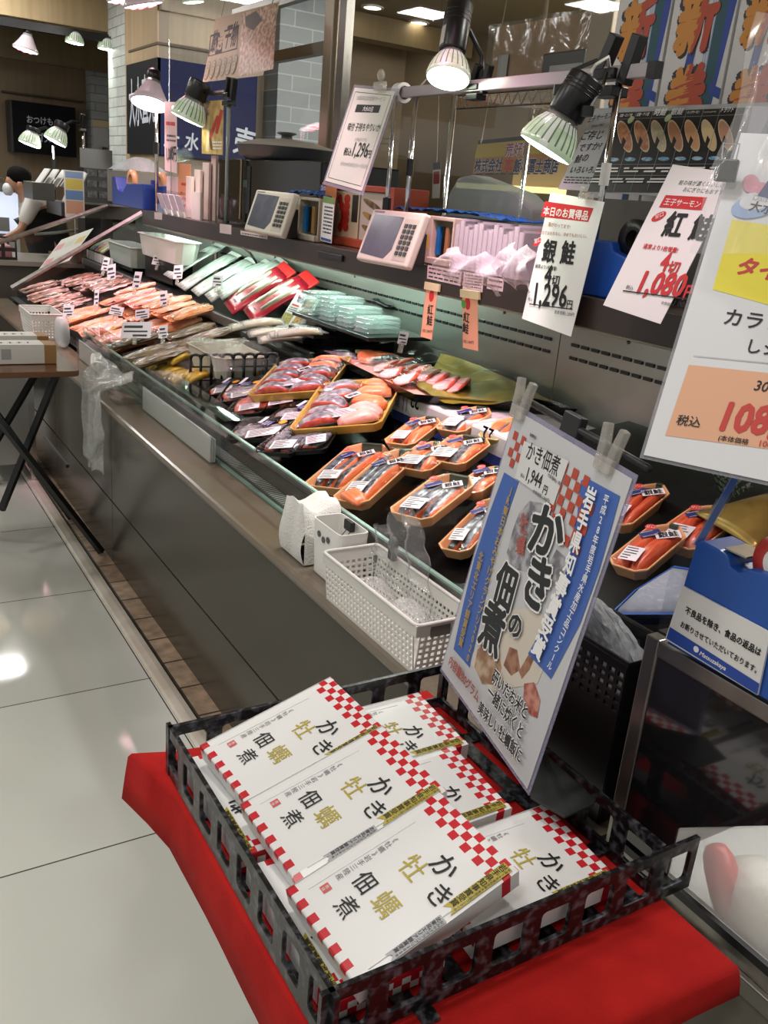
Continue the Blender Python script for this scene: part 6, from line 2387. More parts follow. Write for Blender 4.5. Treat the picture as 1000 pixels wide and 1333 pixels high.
t, K, wd, hd = sheet('price_sign', 'white silver-salmon price sign with a red heading, hanging from the shelf front', 'price sign', (717, 250), (787, 263), (687, 417), 1.535)
K.poly(red_ink, [(710, 262), (773, 271), (766, 289), (704, 282)])
K.line(white_paper, '本日のお買得品', (707, 279), (765, 286), .02)
K.line(pbrown, '脂がのってます!', (714, 294), (742, 298), .0)
K.line(pbrown, '焼きたてはもちろん、冷めてもおいしい。', (699, 304), (764, 310), .0)
K.ell(red_ink, (700, 315), .016, .008, 40)
K.line(white_paper, '甘口', (696, 317), (705, 314), .01)
K.line(black_ink, '銀', (705, 337), (722, 340), .03, hs=1.15)
K.line(black_ink, '鮭', (729, 340), (747, 342), .03, hs=1.15)
K.line(black_ink, '通常より1枚増量!', (697, 348), (725, 352), .01)
K.line(black_ink, '4', (708, 370), (717, 371), .02, hs=1.3)
K.line(black_ink, '切', (718, 371), (728, 372), .02)
K.line(black_ink, '1,296', (695, 395), (737, 400), .02, hs=1.25)
K.line(black_ink, '円', (738, 400), (745, 401), .02)
K.line(black_ink, '税込', (688, 391), (694, 392), .0)
K.poly(black_ink, [(690, 395), (746, 402), (745.7, 403.4), (689.7, 396.4)])
K.line(black_ink, '本体価格1,200円', (722, 408), (748, 412), .0)
K.done()
c = thing('clear_clip', 'clear clip on top of the silver-salmon price sign', 'clip', frame(ax(762, 257, 1.52), (0, -1, 0), (-1, 0, 0)))
b = B()
b.box(-.016, .016, -.004, .008, -.012, .008)
b.blob((-.01, .014, 0), (.008, .012, .008), 10)
b.make('jaw', clipm, c, bevel=.001)
t, K, wd, hd = sheet('price_sign', 'white red-salmon price sign reaching behind the clear hanging film', 'price sign', (876, 214), (960, 226), (796, 400), 1.55)
K.line(mat('dark_green_ink', '#4a6350', .6), '鮭の味が濃くおいしい', (883, 240), (942, 244), .0, .15)
K.line(MAT['dark_green_ink'], 'おにぎりにもおすすめ', (889, 249), (946, 254), .0, .15)
K.poly(red_ink, [(867, 254), (921, 257), (914, 274), (858, 270)])
K.line(white_paper, '王子サーモン', (864, 266), (911, 270), .01)
K.ell(red_ink, (858, 282), .018, .009, 35)
K.line(white_paper, '甘口', (853, 285), (864, 281), .01)
K.line(black_ink, '紅', (861, 305), (886, 307), .035, hs=1.15)
K.line(black_ink, '鮭', (896, 309), (922, 311), .035, hs=1.15)
K.line(red_ink, '通常より1枚増量!', (837, 323), (882, 329), .02)
K.line(red_ink, '4', (857, 352), (868, 353), .03, hs=1.3)
K.line(red_ink, '切', (868, 354), (882, 356), .03)
K.line(red_ink, '1,080', (829, 381), (888, 387), .035, .1, hs=1.2)
K.line(red_ink, '円', (889, 388), (905, 390), .03)
K.line(black_ink, '税込', (815, 376), (824, 378), .0)
K.poly(black_ink, [(812, 378), (905, 390), (904.6, 391.6), (811.6, 379.6)])
K.line(black_ink, '本体価格', (861, 396), (876, 399), .0)
K.line(black_ink, '1,000円', (877, 399), (903, 404), .0)
K.done()

# pink strip sign, tag holders, hanging orange tags
t, K, wd, hd = sheet('price_strip', 'long narrow pink lit price strip reading 1,080 left of the microwave', 'price sign', (214, 132), (230, 133), (216, 222), 1.60, mat('strip_pink', '#e0c2c2', .5))
K.rows(red_ink, (216, 158), (228, 159), (216, 164), 1, .8)
K.rows(lab_ink, (217, 175), (229, 176), (217, 187), 2, seed=8)
K.line(lab_ink, '3枚', (222, 198), (226, 198), .02)
K.line(lab_ink, '1,080円', (217, 208), (230, 208.5), .03, hs=1.5)
K.done()
B().tube([(1.61, ax(223, 222, 1.61).y, SZ), (1.61, ax(223, 222, 1.61).y, 1.62)], .004, 6).make('stem', chrome, t).matrix_world = M()
for i, (q, lb, tx) in enumerate([([(555, 374), (570, 377), (547, 438)], 'orange hanging tag for red salmon, left of the two under the shelf', '紅鮭'), ([(602, 384), (622, 387), (601, 452)], 'orange hanging tag for red salmon, right of the two under the shelf', '紅鮭')]):
    t, K, wd, hd = sheet('hanging_tag', lb, 'price tag', *q, 1.545, mat('tag_orange', '#dfa583', .5), group='orange hanging tags')
    (x0, y0), (x1, y1) = K.loc((q[0][0] + 8, q[0][1] + 18)), K.loc(q[2])
    K.ell(red_ink, (q[0][0] + 7, q[0][1] + 11), .013, .018)
    if i:
        K.ell(mat('tag_green', '#5c9a3c', .5), (604, 396), .012, .012)
    K.vline(black_ink, tx, (q[0][0] + 6, q[0][1] + 22), (q[0][0] + 4, q[0][1] + 50), .02)
    K.line(lab_ink, '1枚1,080円', (q[2][0] + 3, q[2][1] - 6), (q[2][0] + 16, q[2][1] - 4), .0)
    K.done()
    B().box(-.006, wd + .01, -.006, .016, -.002, .004).make('clip', mat('tag_clip', '#cfc79a', .4), t)
for i, (q, lb, n) in enumerate([([(557, 345), (601, 354), (555, 375)], 'pink lit list label on the shelf front, largest', 5), ([(604, 354), (630, 358), (602, 376)], 'pink lit list label on the shelf front, middle', 5), ([(635, 360), (656, 364), (633, 384)], 'pink lit strip labels on the shelf front, right', 3), ([(313, 300), (348, 306), (314, 320)], 'grey list label on the shelf front under the far scale', 5), ([(286, 291), (301, 293), (286, 303)], 'small clear tag holder on the shelf front under the microwave', 1), ([(201, 276), (211, 277), (201, 285)], 'small clear tag holder on the shelf front, far left', 1)]):
    t, K, wd, hd = sheet('shelf_label', lb, 'label', *q, 1.5485, mat('shelf_label', '#cfc0bf', .5), group='labels on the shelf front')
    (a_, b_, c_) = q
    if n > 1:
        K.rows(lab_ink, (a_[0] + 2, a_[1] + 3), (b_[0] - 2, b_[1] + 2), (c_[0] + 2, c_[1] - 1), n, .35, seed=i + 4)
    K.done()
t = thing('temperature_controller', 'small black temperature controller on the shelf front under the roe box', 'controller', T(0, 0, 0))
a, c = ax(415, 326, 1.545), ax(446, 341, 1.545)
B().box(1.540, 1.55, c.y, a.y, c.z, a.z).make('case', black_plastic, t, bevel=.003)
B().box(1.539, 1.5402, c.y + .02, a.y - .07, c.z + .01, a.z - .012).make('keys', mat('ctrl_grey', '#4c5054', .4), t)

# black cord under the shelf
t = thing('power_cord', 'black cord hanging from the shelf over the silver pouches', 'cord', T(0, 0, 0))
B().tube([ax(316, 322, 1.542), ax(326, 330, 1.538), ax(334, 342, 1.535)], .005, 6).make('cord', black_plastic, t, smooth=True)

# clear food containers stacked sideways
y1_, y0_ = min(ax(592, 320, 1.62).y, 2.266), ax(688, 330, 1.62).y
zc = SZ
cm_ = film('frost_container', (.90, .88, .90), .14, .15, .2, 30, .45, (.80, .76, .79))
NCT = 14
dpt = (y1_ - y0_) / NCT * .9
for k in range(NCT):
    y = y1_ + (y0_ - y1_) * k / NCT
    t = thing('food_container', 'clear food container in the row above the pink labels, %s from the left' % (ordn + ['thirteenth', 'fourteenth'])[k], 'food container', T(1.60, y, SZ + .002), 'clear food containers')
    b = B()
    h0 = .125 + .012 * math.sin(k * 1.7)
    b.rings([[(x, yy, z) for x, z in ((0, 0), (.17, 0), (.17, h0), (0, h0))] for yy in (0, -dpt)], True, False)
    b.rings([[(x, -dpt, z) for x, z in ((-.006, -.0), (.176, -.0), (.176, h0 + .006), (-.006, h0 + .006))], [(x, -dpt - .0005, z) for x, z in ((-.0, .004), (.17, .004), (.17, h0), (0, h0))]], False, False)
    b.make('container', cm_, t)
rr = random.Random(33)
for (qx, qy, sx_, sz_, lb, sd) in ((618, 352, .29, .09, 'clear wrinkled bag of containers hanging over the shelf edge, pink lit', 1), (678, 348, .13, .10, 'small crumpled clear bag left of the silver-salmon sign', 2)):
    p = ax(qx, qy, 1.53)
    b = B()
    b.grid(lambda u, v: (p.x - .035 * math.sin(PI * v) + .012 * math.sin(u * 15 + v * 9), p.y + sx_ * (.5 - u), p.z + sz_ * (.5 - v) + .01 * math.sin(u * 12)), 16, 10)
    tag(b.make('plastic_bag', film('pinkish_bag', (.93, .9, .92), .18, .1, .9, 24, .28, (.85, .78, .81)), smooth=True), lb, 'bag')
# grey-green plastic slab behind
t = thing('bag_stack', 'stack of pale grey-green plastic bags standing behind the food containers', 'bag stack', T(0, 0, 0))
y1_, y0_ = ax(582, 260, 1.84).y, ax(702, 270, 1.84).y
zt_ = ax(630, 228, 1.84).z
b = B()
b.prism([(y1_, SZ + .001), (y1_ - .0, zt_ - .07), (y1_ - .05, zt_ - .01), (y1_ - .12, zt_), (y0_ + .12, zt_ - .045), (y0_ + .03, zt_ - .09), (y0_, SZ + .001)], 1.84, 1.93, m=M(((0, 0, 1, 0), (1, 0, 0, 0), (0, 1, 0, 0), (0, 0, 0, 1))))
b.make('bags', film('greenish_bag', (.75, .80, .77), .12, .2, .6, 12, .55, (.42, .46, .43)), t, bevel=.01)

# pink lit paper holders left of the microwave
t = thing('paper_holder', 'clear holder with pink lit papers and a price sheet left of the microwave', 'paper holder', T(0, 0, 0))
a, c = ax(217, 224, 1.62), ax(252, 224, 1.62)
pk = mat('pinkish_paper', '#d7b9b8', .5)
B().box(1.62, 1.64, c.y, a.y, SZ + .001, a.z - .02).make('price_sheet', pk, t)
B().box(1.57, 1.572, c.y - .02, a.y, SZ + .001, SZ + .12).make('front_wall', clear, t)
mm = M(((0, 0, -1, 1.6195), (-1, 0, 0, a.y), (0, 1, 0, SZ), (0, 0, 0, 1)))
b = B(mm)
wv = a.y - c.y
b.rect(wv * .45, wv * .92, .09, .26, .0002)
b.make('orange_field', mat('field_orange', '#d98d66', .5), t)
letters(t, red_ink, [('1,0', .06, .0, .12)], m=mm @ T(wv * .58, .25, .0006) @ RZ(-90))
t = thing('paper_stack', 'stack of pink lit paper wrappers beside the microwave', 'paper stack', T(0, 0, 0))
a, c = ax(252, 220, 1.64), ax(284, 225, 1.64)
c.y = max(c.y, my1 + .01)
for k in range(4):
    f0, f1 = k / 4, (k + 1.4) / 4
    B().box(1.60 + .02 * k, 1.614 + .02 * k, a.y - (a.y - c.y) * min(f1, 1), a.y - (a.y - c.y) * f0, SZ + .001, SZ + .20 + .035 * k).make('wrapper', mat('wrapper_pink', '#cdb1ae', .45), t, bevel=.002)
B().box(1.585, 1.598, c.y, (a.y + c.y) / 2, SZ + .001, SZ + .13).make('front_pad', film('milk_pad', (.85, .8, .8), .1, .2, .2, 20, .6, (.72, .62, .6)), t)
t = thing('tag_rack', 'row of small price tags in holders below the pink lit papers', 'tag rack', T(0, 0, 0))
yy0 = ax(216, 270, 1.56).y
for k in range(4):
    m = T(1.562, yy0 - .10 * k, SZ + .002) @ RY(-20)
    B(m).box(-.003, 0, -.04, .04, .03, .11).make('tag', mat('tag_lilac', '#cfc0d2', .5), t)
    B(m).box(-.004, .004, -.008, .008, 0, .03).make('stem', white_plastic, t)

# blue tape dispensers and a crinkled bag at the far end of the shelf
for i, (x0p, x1p, lb) in enumerate([(146, 190, 'blue tape dispenser at the far left end of the work shelf'), (188, 208, 'blue tape dispenser right behind the first, by the pink lit lamp pole')]):
    a, c = ax(x0p, 266, 1.56 + .05 * i), ax(x1p, 270, 1.56 + .05 * i)
    h = .165
    t = thing('tape_dispenser', lb, 'tape dispenser', T(0, 0, 0))
    c.y = max(c.y, [5.29, 5.19][i])
    w_ = a.y - c.y
    pts = [(a.y, SZ + .001), (a.y, SZ + h), (a.y - w_ * .12, SZ + h), (a.y - w_ * .2, SZ + h * .55), (a.y - w_ * .36, SZ + h * .5), (a.y - w_ * .5, SZ + h * .8), (c.y, SZ + h * .85), (c.y, SZ + .001)]
    B().prism(pts, 1.56 + .085 * i, 1.63 + .07 * i, m=M(((0, 0, 1, 0), (1, 0, 0, 0), (0, 1, 0, 0), (0, 0, 0, 1)))).make('body', mat('disp_navy', '#1c3a86', .35), t, bevel=.004)
    B().lathe([(.05, -.014), (.075, -.014), (.075, .014), (.05, .014), (.05, -.014)], 24, m=T(1.595 + .0775 * i, a.y - w_ * .5, SZ + h * .82) @ RY(90)).make('tape_roll', mat('tape_amber', '#b8875c', .3), t, smooth=True)
m = frame(ax(178, 240, 1.78), (0, -1, 0), (-.5, 0, 1))
crumple('plastic_bag', 'crinkled clear bag behind the far blue tape dispenser', 'bag', T(1.80, ax(178, 240, 1.80).y, SZ + .206), .22, .70, .13, MAT['shiny_bag'], 21, 14)
B().box(1.70, 1.92, ax(178, 240, 1.80).y - .36, ax(178, 240, 1.80).y + .36, SZ + .001, SZ + .202).make('carton', mat('carton_grey', '#77736b', .5))
o = bpy.data.objects['carton']
tag(o, 'grey carton under the crinkled clear bag at the far shelf end', 'carton')

# blue and black dispensers near the silver-salmon sign
a, c = ax(770, 318, 1.60), ax(806, 326, 1.60)
t = thing('tape_dispenser', 'blue tape dispenser between the silver-salmon and red-salmon signs', 'tape dispenser', T(0, 0, 0))
B().prism([(a.y, SZ + .001), (a.y, SZ + .13), (c.y + .01, SZ + .13), (c.y, SZ + .11), (c.y - .12, SZ + .08), (c.y - .12, SZ + .001)], 1.58, 1.66, m=M(((0, 0, 1, 0), (1, 0, 0, 0), (0, 1, 0, 0), (0, 0, 0, 1)))).make('body', mat('disp_blue', '#1f55b5', .35), t, bevel=.004)
B().lathe([(.02, -.015), (.045, -.015), (.045, .015), (.02, .015), (.02, -.015)], 24, m=T(1.62, c.y - .03, SZ + .14) @ RY(90)).make('tape_roll', black_plastic, t, smooth=True)

# salmon poster
PX_ = 1.80
t, K, wd, hd = sheet('salmon_poster', 'grey and black poster of salmon cuts propped on the shelf under the tall boxes', 'poster', (776, 141), (1010, 133), (727, 246), PX_, mat('poster_grey', '#a2a4a6', .5))
K.line(black_ink, '王子サーモン', (765, 159), (796, 153), .015, hs=1.4)
K.line(black_ink, 'Since 1967', (770, 166), (786, 164), .0)
K.line(black_ink, 'ご存じ', (756, 182), (783, 180), .01, .15)
K.line(black_ink, 'ですか?', (753, 197), (782, 194), .01, .15)
K.line(black_ink, '鮭の', (747, 212), (765, 209), .01, .15)
K.line(black_ink, 'いろいろ。', (742, 225), (774, 225), .01, .15)
K.rows(lab_ink, (737, 230), (772, 231), (733, 240), 3, seed=6)
pblack = mat('poster_blackfield', '#141416', .45)
K.poly(pblack, [(804, 147), (980, 140), (956, 252), (765, 250)])
names = ['紅鮭・ロシア産', '紅鮭・チリ産', '時鮭', '銀鮭', 'キングサーモン', 'アトランティックサーモン', 'トラウト']
cutm = [mat('cut_a', '#a8694a', .5, '#c08a64', 60), mat('cut_a', '#a8694a'), mat('cut_b', '#a39a80', .5, '#b8ac90', 60), mat('cut_c', '#b07c5c', .5), mat('cut_d', '#c79468', .5), mat('cut_e', '#cdb385', .5), mat('cut_f', '#b98a70', .5)]
rimm, bluef, linem = mat('cut_rim', '#c9b89a', .5), mat('fish_blue', '#5e93b8', .5, '#a8c4d4', 70), mat('poster_line', '#85878a', .5)
for k in range(7):
    f = k / 7.1
    cx_, cy_ = 814 + 22.0 * k, 178 - .2 * k
    a_ = .7
    for mt_, s_ in ((rimm, 1.), (cutm[k], .88)):
        K.poly(mt_, [(cx_ + (8.6 * math.cos(q) * s_) - 5.5 * math.sin(q) * s_, cy_ - 21 * math.sin(q) * s_) for q in [2 * PI * e / 20 for e in range(20)]])
    K.poly(pblack, [(cx_ - 2, cy_ + 0), (cx_ + 1.5, cy_ + 6), (cx_ - 3, cy_ + 17), (cx_ - 7, cy_ + 17)])
    K.poly(bluef, [(cx_ - 15 + 7.5 * math.cos(q), cy_ + 30 + 2.6 * math.sin(q)) for q in [2 * PI * e / 12 for e in range(12)]])
    K.line(white_paper, names[k], (cx_ - 8 + 1, 152.5 - .9 * k), (cx_ + 9, 151.6 - .9 * k), .015, hs=1 if k in (2, 3) else 1.5)
    K.poly(linem, [(cx_ + 14.6, 146.5 - .8 * k), (cx_ + 15.2, 146.5 - .8 * k), (cx_ - 14.4, 249), (cx_ - 15, 249)])
K.poly(linem, [(803, 156), (978, 149.5), (978, 150.1), (803, 156.6)])
K.poly(linem, [(776, 215), (965, 214), (965, 214.6), (776, 215.6)])
K.poly(linem, [(772, 229), (962, 229), (962, 229.6), (772, 229.6)])
K.rows(white_paper, (778, 219), (960, 218), (774, 227), 2, .5, seed=9)
K.rows(white_paper, (772, 233), (957, 233), (768, 240), 2, .5, seed=10)
for (qx, qy) in ((822.5, 157), (871, 154.5)):
    K.ell(mat('badge_green', '#b9c99a', .5), (qx, qy), .010, .010)
K.done()
b = B(t.matrix_world.inverted())
yA, yB = t.matrix_world.translation.y, t.matrix_world.translation.y - wd
b.box(1.70, 1.76, yB + .04, yA - .04, SZ + .001, 1.545)
b.make('poster_prop', mat('prop_grey', '#55504a', .5), t)

# tall gift boxes
BX = 1.99
zbx = SZ
shin = mat('box_white', '#d3d2cf', .45)
grad_r, grad_o, blk_b, teal, cobalt = mat('brush_red', '#b5472c', .5), mat('brush_orange', '#cf8a36', .5), mat('brush_black', '#232a36', .5), mat('brush_teal', '#1f4f5c', .5), mat('brush_cobalt', '#26439a', .5)
edges = [(806, 876), (878, 962), (964, 1050)]
for i, (e0, e1) in enumerate(edges):
    a, c = ax(e0, 0, BX), ax(e1, 0, BX)
    W_ = a.y - c.y
    H_ = 2.22 - SZ
    m = M(((0, 0, -1, BX), (-1, 0, 0, a.y), (0, 1, 0, SZ), (0, 0, 0, 1)))
    t = thing('salmon_gift_box', 'tall white gift box lettered in orange and red brush strokes, %s of the three' % ['left', 'middle', 'right'][i], 'gift box', m, 'tall salmon gift boxes')
    B().box(.002, W_ - .002, 0.001, H_, -.09, 0).make('box', shin, t, bevel=.002)
    Kc = Card(t, m)
    sc = W_ / .205
    Kc.poly(cobalt, [(W_ * .62, 0.0), (W_ * .70, 0), (W_ * .98, H_ * .8), (W_ * .97, H_), (W_ * .80, H_), (W_ * .74, H_ * .6)], loc=True)
    Kc.poly(teal, [(W_ * .72, .12), (W_ * .80, .24), (W_ * .86, .5), (W_ * .86, H_), (W_ * .72, H_), (W_ * .70, .4)], loc=True)
    for k in range(3):
        Kc.poly(mat('stripe_pale', '#9fb2d6', .5), [(W_ * (.60 + .035 * k), .30), (W_ * (.615 + .035 * k), .30), (W_ * (.655 + .035 * k), H_), (W_ * (.64 + .035 * k), H_)], loc=True)
    Kc.poly(cobalt, [(W_ * .20, .26), (W_ * .34, .26), (W_ * .50, .62), (W_ * .38, .62)], loc=True)
    Kc.poly(cobalt, [(W_ * .80, .505), (W_ * .99, .49), (W_ * .99, .515), (W_ * .80, .53)], loc=True)
    Kc.poly(cobalt, [(W_ * .05, .405), (W_ * .30, .405), (W_ * .30, .413), (W_ * .05, .413)], loc=True)
    for (ch, zz_, s) in (('新', .615, .190), ('巻', .425, .190)):
        Kc.line(blk_b, ch, (W_ * .13, zz_ - .006), (W_ * .13 + s * .7 * sc, zz_ + .012), .06, .1, loc=True, hs=1.25)
        vs, fs, x0, x1 = glyphs(ch, .05, .1)
        k_ = s * .7 * sc / (x1 - x0)
        b = B(T(W_ * .11, zz_, .0022))
        b.keep = True
        b.add([((p[0] - x0) * k_, p[1] * k_ * 1.25 + (p[0] - x0) * k_ * .1, p[2]) for p in vs], fs, 0)
        md = (x1 - x0) * k_ * .5
        b.i = [1 if sum(b.v[q][0] for q in f) / len(f) > W_ * .11 + md else 0 for f in b.f]
        b.make('brush_lettering', [grad_o, grad_r], t)
    Kc.done()

# wire rack with a wrapped carton
RXX = 2.32
zs = ax(680, 118, RXX).z
t = thing('wire_rack', 'chrome wire rack behind the partition holding a wrapped carton', 'wire rack', T(0, 0, 0))
y1_, y0_ = ax(592, 130, RXX).y, ax(790, 130, RXX).y
b = B()
for xx in (RXX, RXX + .42):
    for zz_ in (zs, zs - .05):
        b.tube([(xx, y1_, zz_), (xx, y0_, zz_)], .004, 6)
    k = 0
    yy = y1_
    while yy > y0_ + .03:
        b.tube([(xx, yy, zs - (.05 if k % 2 else 0)), (xx, yy - .03, zs - (0 if k % 2 else .05))], .0028, 4)
        yy -= .03
        k += 1
for k in range(34):
    yy = y1_ + (y0_ - y1_) * k / 33
    b.tube([(RXX, yy, zs), (RXX + .42, yy, zs)], .0022, 4)
b.make('shelf_grid', chrome, t)
for xx in (RXX, RXX + .42):
    for yy in (y1_, y0_):
        B().tube([(xx, yy, 0), (xx, yy, zs + .6)], .0125, 10).make('post', chrome, t, smooth=True)
a = ax(640, 20, RXX + .03)
c = ax(780, 20, RXX + .03)
t = thing('wrapped_carton', 'brown carton wrapped in clear plastic on the wire rack', 'carton', T(0, 0, 0))
B().box(RXX + .04, RXX + .36, c.y, a.y - .02, zs + .005, zs + .245).make('carton', mat('carton_brown', '#a07c52', .55, '#94724b', 6), t, bevel=.003)
b = B()
rr = random.Random(5)
b.grid(lambda u, v: (RXX + .034 - .006 * math.sin(u * 14), a.y + .01 + (c.y - a.y - .02) * u, zs + .006 + .25 * v + rr.uniform(-.002, .002)), 14, 8)
b.grid(lambda u, v: (RXX + .034 + .33 * v, a.y + .012 + .006 * math.sin(u * 9), zs + .006 + .25 * u), 8, 6)
b.make('plastic_wrap', film('carton_wrap', (.95, .95, .95), .12, .1, .35, 6, .05, ior=1.2), t, smooth=True)
B().box(RXX + .03, RXX + .032, a.y - .14, a.y - .08, zs + .04, zs + .14).make('label', mat('carton_label', '#a5a7a4', .5), t)
t = thing('dark_carton', 'small dark wrapped carton in front of the brown one on the rack', 'carton', T(0, 0, 0))
a, c = ax(707, 70, RXX), ax(760, 80, RXX)
B().box(RXX - .0, RXX + .025, c.y, a.y, zs + .005, zs + .12).make('carton', mat('carton_dark', '#3a3c3c', .4), t, bevel=.006)
B().box(RXX - .002, RXX, c.y + .005, a.y - .05, zs + .012, zs + .075).make('label', mat('carton_label', '#a5a7a4'), t)
# beige post right of the rack
t = thing('support_post', 'square beige post right of the wire rack', 'post', T(0, 0, 0))
a, c = ax(764, 60, 2.2), ax(792, 60, 2.2)
B().box(2.2, 2.26, c.y, a.y, 0, 3.05).make('post', mat('post_beige', '#857a68', .45, metal=.4), t, bevel=.004)

# orange shop sign inside
t, K, wd, hd = sheet('hall_sign', 'yellow and orange shop sign with dark blue lettering behind the rack', 'sign', (622, 187), (730, 176), (614, 226), 3.0, mat('sign_orange', '#c98a3e', .5))
K.poly(mat('sign_yellow', '#cdb43c', .5), [(622, 187), (730, 176), (727, 198), (618, 206)])
K.poly(mat('sign_dark', '#2a2626', .5), [(623, 183), (732, 172), (731, 178), (622, 188)])
K.line(white_paper, '荒好青', (657, 202), (690, 200), .09)
K.line(mat('sign_magenta', '#a83a6a', .5), '荒好青', (657, 202), (690, 200), .02)
for mt_, bo in ((white_paper, .08), (mat('sign_navy', '#23265a', .5), .03)):
    K.line(mt_, '株式会社', (617, 223), (653, 222), bo, hs=1.25)
    K.line(mt_, '飯坂冨士商店', (668, 223), (726, 223), bo, hs=1.25)
K.line(lab_red, '本', (655, 223), (666, 223), .04, hs=1.2)
K.rows(lab_ink, (620, 226), (720, 225), (620, 228), 1, .8, seed=12)
K.done()
for fx in (.05, .95):
    B(T(wd * fx, 0, 0)).tube([(0, 0, 0), (0, 3.06 - t.matrix_world.translation.z, 0)], .003, 4).make('wire', chrome, t)
t, K, wd, hd = sheet('hall_poster', 'small poster with a dark red picture hanging far behind the partition', 'poster', (564, 212), (574, 211), (561, 258), 4.5, mat('poster_pale', '#a9a59c', .5))
K.poly(mat('poster_dark', '#2a2422', .5), [(0, 0), (wd, 0), (wd, -hd * .2), (0, -hd * .2)], loc=True)
K.poly(mat('poster_meat', '#7a2a26', .5), [(wd * .1, -hd * .25), (wd * .9, -hd * .25), (wd * .9, -hd * .6), (wd * .1, -hd * .6)], loc=True)
K.done()
B(T(wd * .5, 0, 0)).tube([(0, 0, 0), (0, 3.06 - t.matrix_world.translation.z, 0)], .003, 4).make('wire', chrome, t)
# hanging wooden sign and food poster by the microwave
t, K, wd, hd = sheet('hanging_sign', 'tan hanging sign for dried fish with a photo and wave pattern', 'sign', (281, 24), (364, 2), (264, 107), 1.95, mat('sign_tan', '#a98f6c', .5))
b = K.bucket('border_line', black_ink)
K.poly(black_ink, [(274, 46), (311, 33), (309, 64), (271, 74)])
K.poly(mat('sign_tan', '#a98f6c'), [(275, 48), (282.5, 45.5), (280, 70.5), (272.8, 72.5)])
K.poly(mat('sign_tan2', '#a98f6c', .5), [(291, 42.5), (310, 35), (308, 62.5), (289, 68)])
K.line(black_ink, '厳', (273.5, 66), (280, 64.5), .03, hs=1.6)
K.line(mat('sign_tan2', '#a98f6c'), '選', (281.5, 63.5), (288.5, 61.5), .03, hs=1.5)
K.line(black_ink, '干物', (291, 61), (307, 56.5), .03, hs=1.5)
pcol = mat('photo_fish', '#8a5a48', .45, '#c8a98e', 45)
K.poly(pcol, [(315, 18), (361, 4), (356, 90), (311, 100)])
K.poly(mat('photo_dark', '#3c2c22', .5), [(320, 22), (334, 14), (342, 26), (330, 40), (320, 34)])
for r_ in range(2):
    for k in range(6):
        qx, qy = 271 + 7 * k - r_ * 2, 88 - 1.6 * k + 8 * r_
        for s_, mt_ in ((.050, mat('wave_brown', '#7d6648', .5)), (.038, MAT['sign_tan2']), (.026, MAT['wave_brown']), (.016, MAT['sign_tan2'])):
            K.ell(mt_, (qx, qy), s_ * .7, s_ * .7, n=14)
K.done()
for k, fx in enumerate((.1, .9)):
    B(T(wd * fx, 0, 0)).tube([(0, 0, 0), (0, 1.1, 0)], .002, 4).make('wire', chrome, t)
t, K, wd, hd = sheet('food_poster', 'yellow food poster of red peppers in a sleeve on the clear pole', 'poster', (263, 132), (291, 130), (263, 200), 1.63, mat('food_yellow', '#c9ad6a', .5, '#a98a50', 18))
for k, (p0, p1, mt_) in enumerate([((268, 140), (276, 196), mat('pepper_brown', '#5a3826', .5)), ((284, 150), (274, 180), mat('pepper_red', '#b5302a', .5)), ((289, 142), (282, 175), MAT['pepper_red']), ((272, 150), (270, 198), mat('bean_pale', '#d8c49a', .5))]):
    K.poly(mt_, [(p0[0] - 2, p0[1]), (p0[0] + 2, p0[1] + 2), (p1[0] + 1.5, p1[1]), (p1[0] - 2, p1[1] - 2)])
K.rows(white_paper, (277, 184), (289, 184), (277, 196), 3, .5, seed=5)
K.done()

# ================================================================ shop fronts, far counter, person, folding table
navy = mat('sign_navy_board', '#1c2450', .6, spec=.15)
dark_board = mat('sign_dark_board', '#222327', .6, spec=.15)
xn = cx
zt_, zb_ = 2.31, 1.66
t = thing('shop_sign', 'navy corner sign board with white lettering on the wood wall beside the brick pillar', 'sign', T(0, 0, 0))
ex = ay(336, 100, 6.98).x
B().box(xn, ex, 6.99, 7.03, zb_, zt_).make('front_board', navy, t)
ye = ax(165, 85, xn).y
B().box(xn - .004, xn + .02, 6.99, min(ye, 7.86), zb_, zt_).make('side_board', dark_board, t)
mf = M(((1, 0, 0, xn), (0, 0, -1, 6.989), (0, 1, 0, zb_), (0, 0, 0, 1)))
Kf = Card(t, mf)
for ch, (a, c) in zip('大水直売', [((213, 168), (232, 171)), ((240, 172), (258, 174)), ((266, 173), (284, 178)), ((303, 175), (329, 180))]):
    Kf.line(mat('letter_white', '#c9cfda', .5), ch, (a[0], a[1] + 20), (c[0], c[1] + 22), .02, hs=1.2)
Kf.done()
ms = M(((0, 0, -1, xn - .0045), (-1, 0, 0, min(ye, 7.86)), (0, 1, 0, zb_), (0, 0, 0, 1)))
Ks = Card(t, ms)
Ks.line(MAT['letter_white'], '大水直売', (168.5, 160), (202.5, 153), .02, hs=2.1)
Ks.vline(MAT['letter_white'], '塩', (180, 106), (179, 124), .0, sx=.5)
Ks.vline(MAT['letter_white'], '干', (187, 106), (186, 122), .0, sx=.5)
Ks.done()
t = thing('shop_sign', 'black shop sign for pickles on the far wood wall behind the person', 'sign', T(0, 0, 0))
p0, p1 = ay(15, 130, 10.0), ay(98, 142, 10.0)
zb2 = ay(98, 205, 10.0).z
B().box(p0.x, p1.x, 10.0, 10.24, zb2, p0.z).make('front_board', mat('sign_black', '#12141a', .6, spec=.15), t)
B().box(p0.x - .02, p0.x, 10.0, 10.24, zb2, p0.z).make('side_board', mat('sign_grey_side', '#34383b', .5), t)
mf = M(((1, 0, 0, p0.x), (0, 0, -1, 9.999), (0, 1, 0, zb2), (0, 0, 0, 1)))
Kf = Card(t, mf)
Kf.line(MAT['letter_white'], 'おつけもの', (35, 159), (78, 164), .02, hs=1.2)
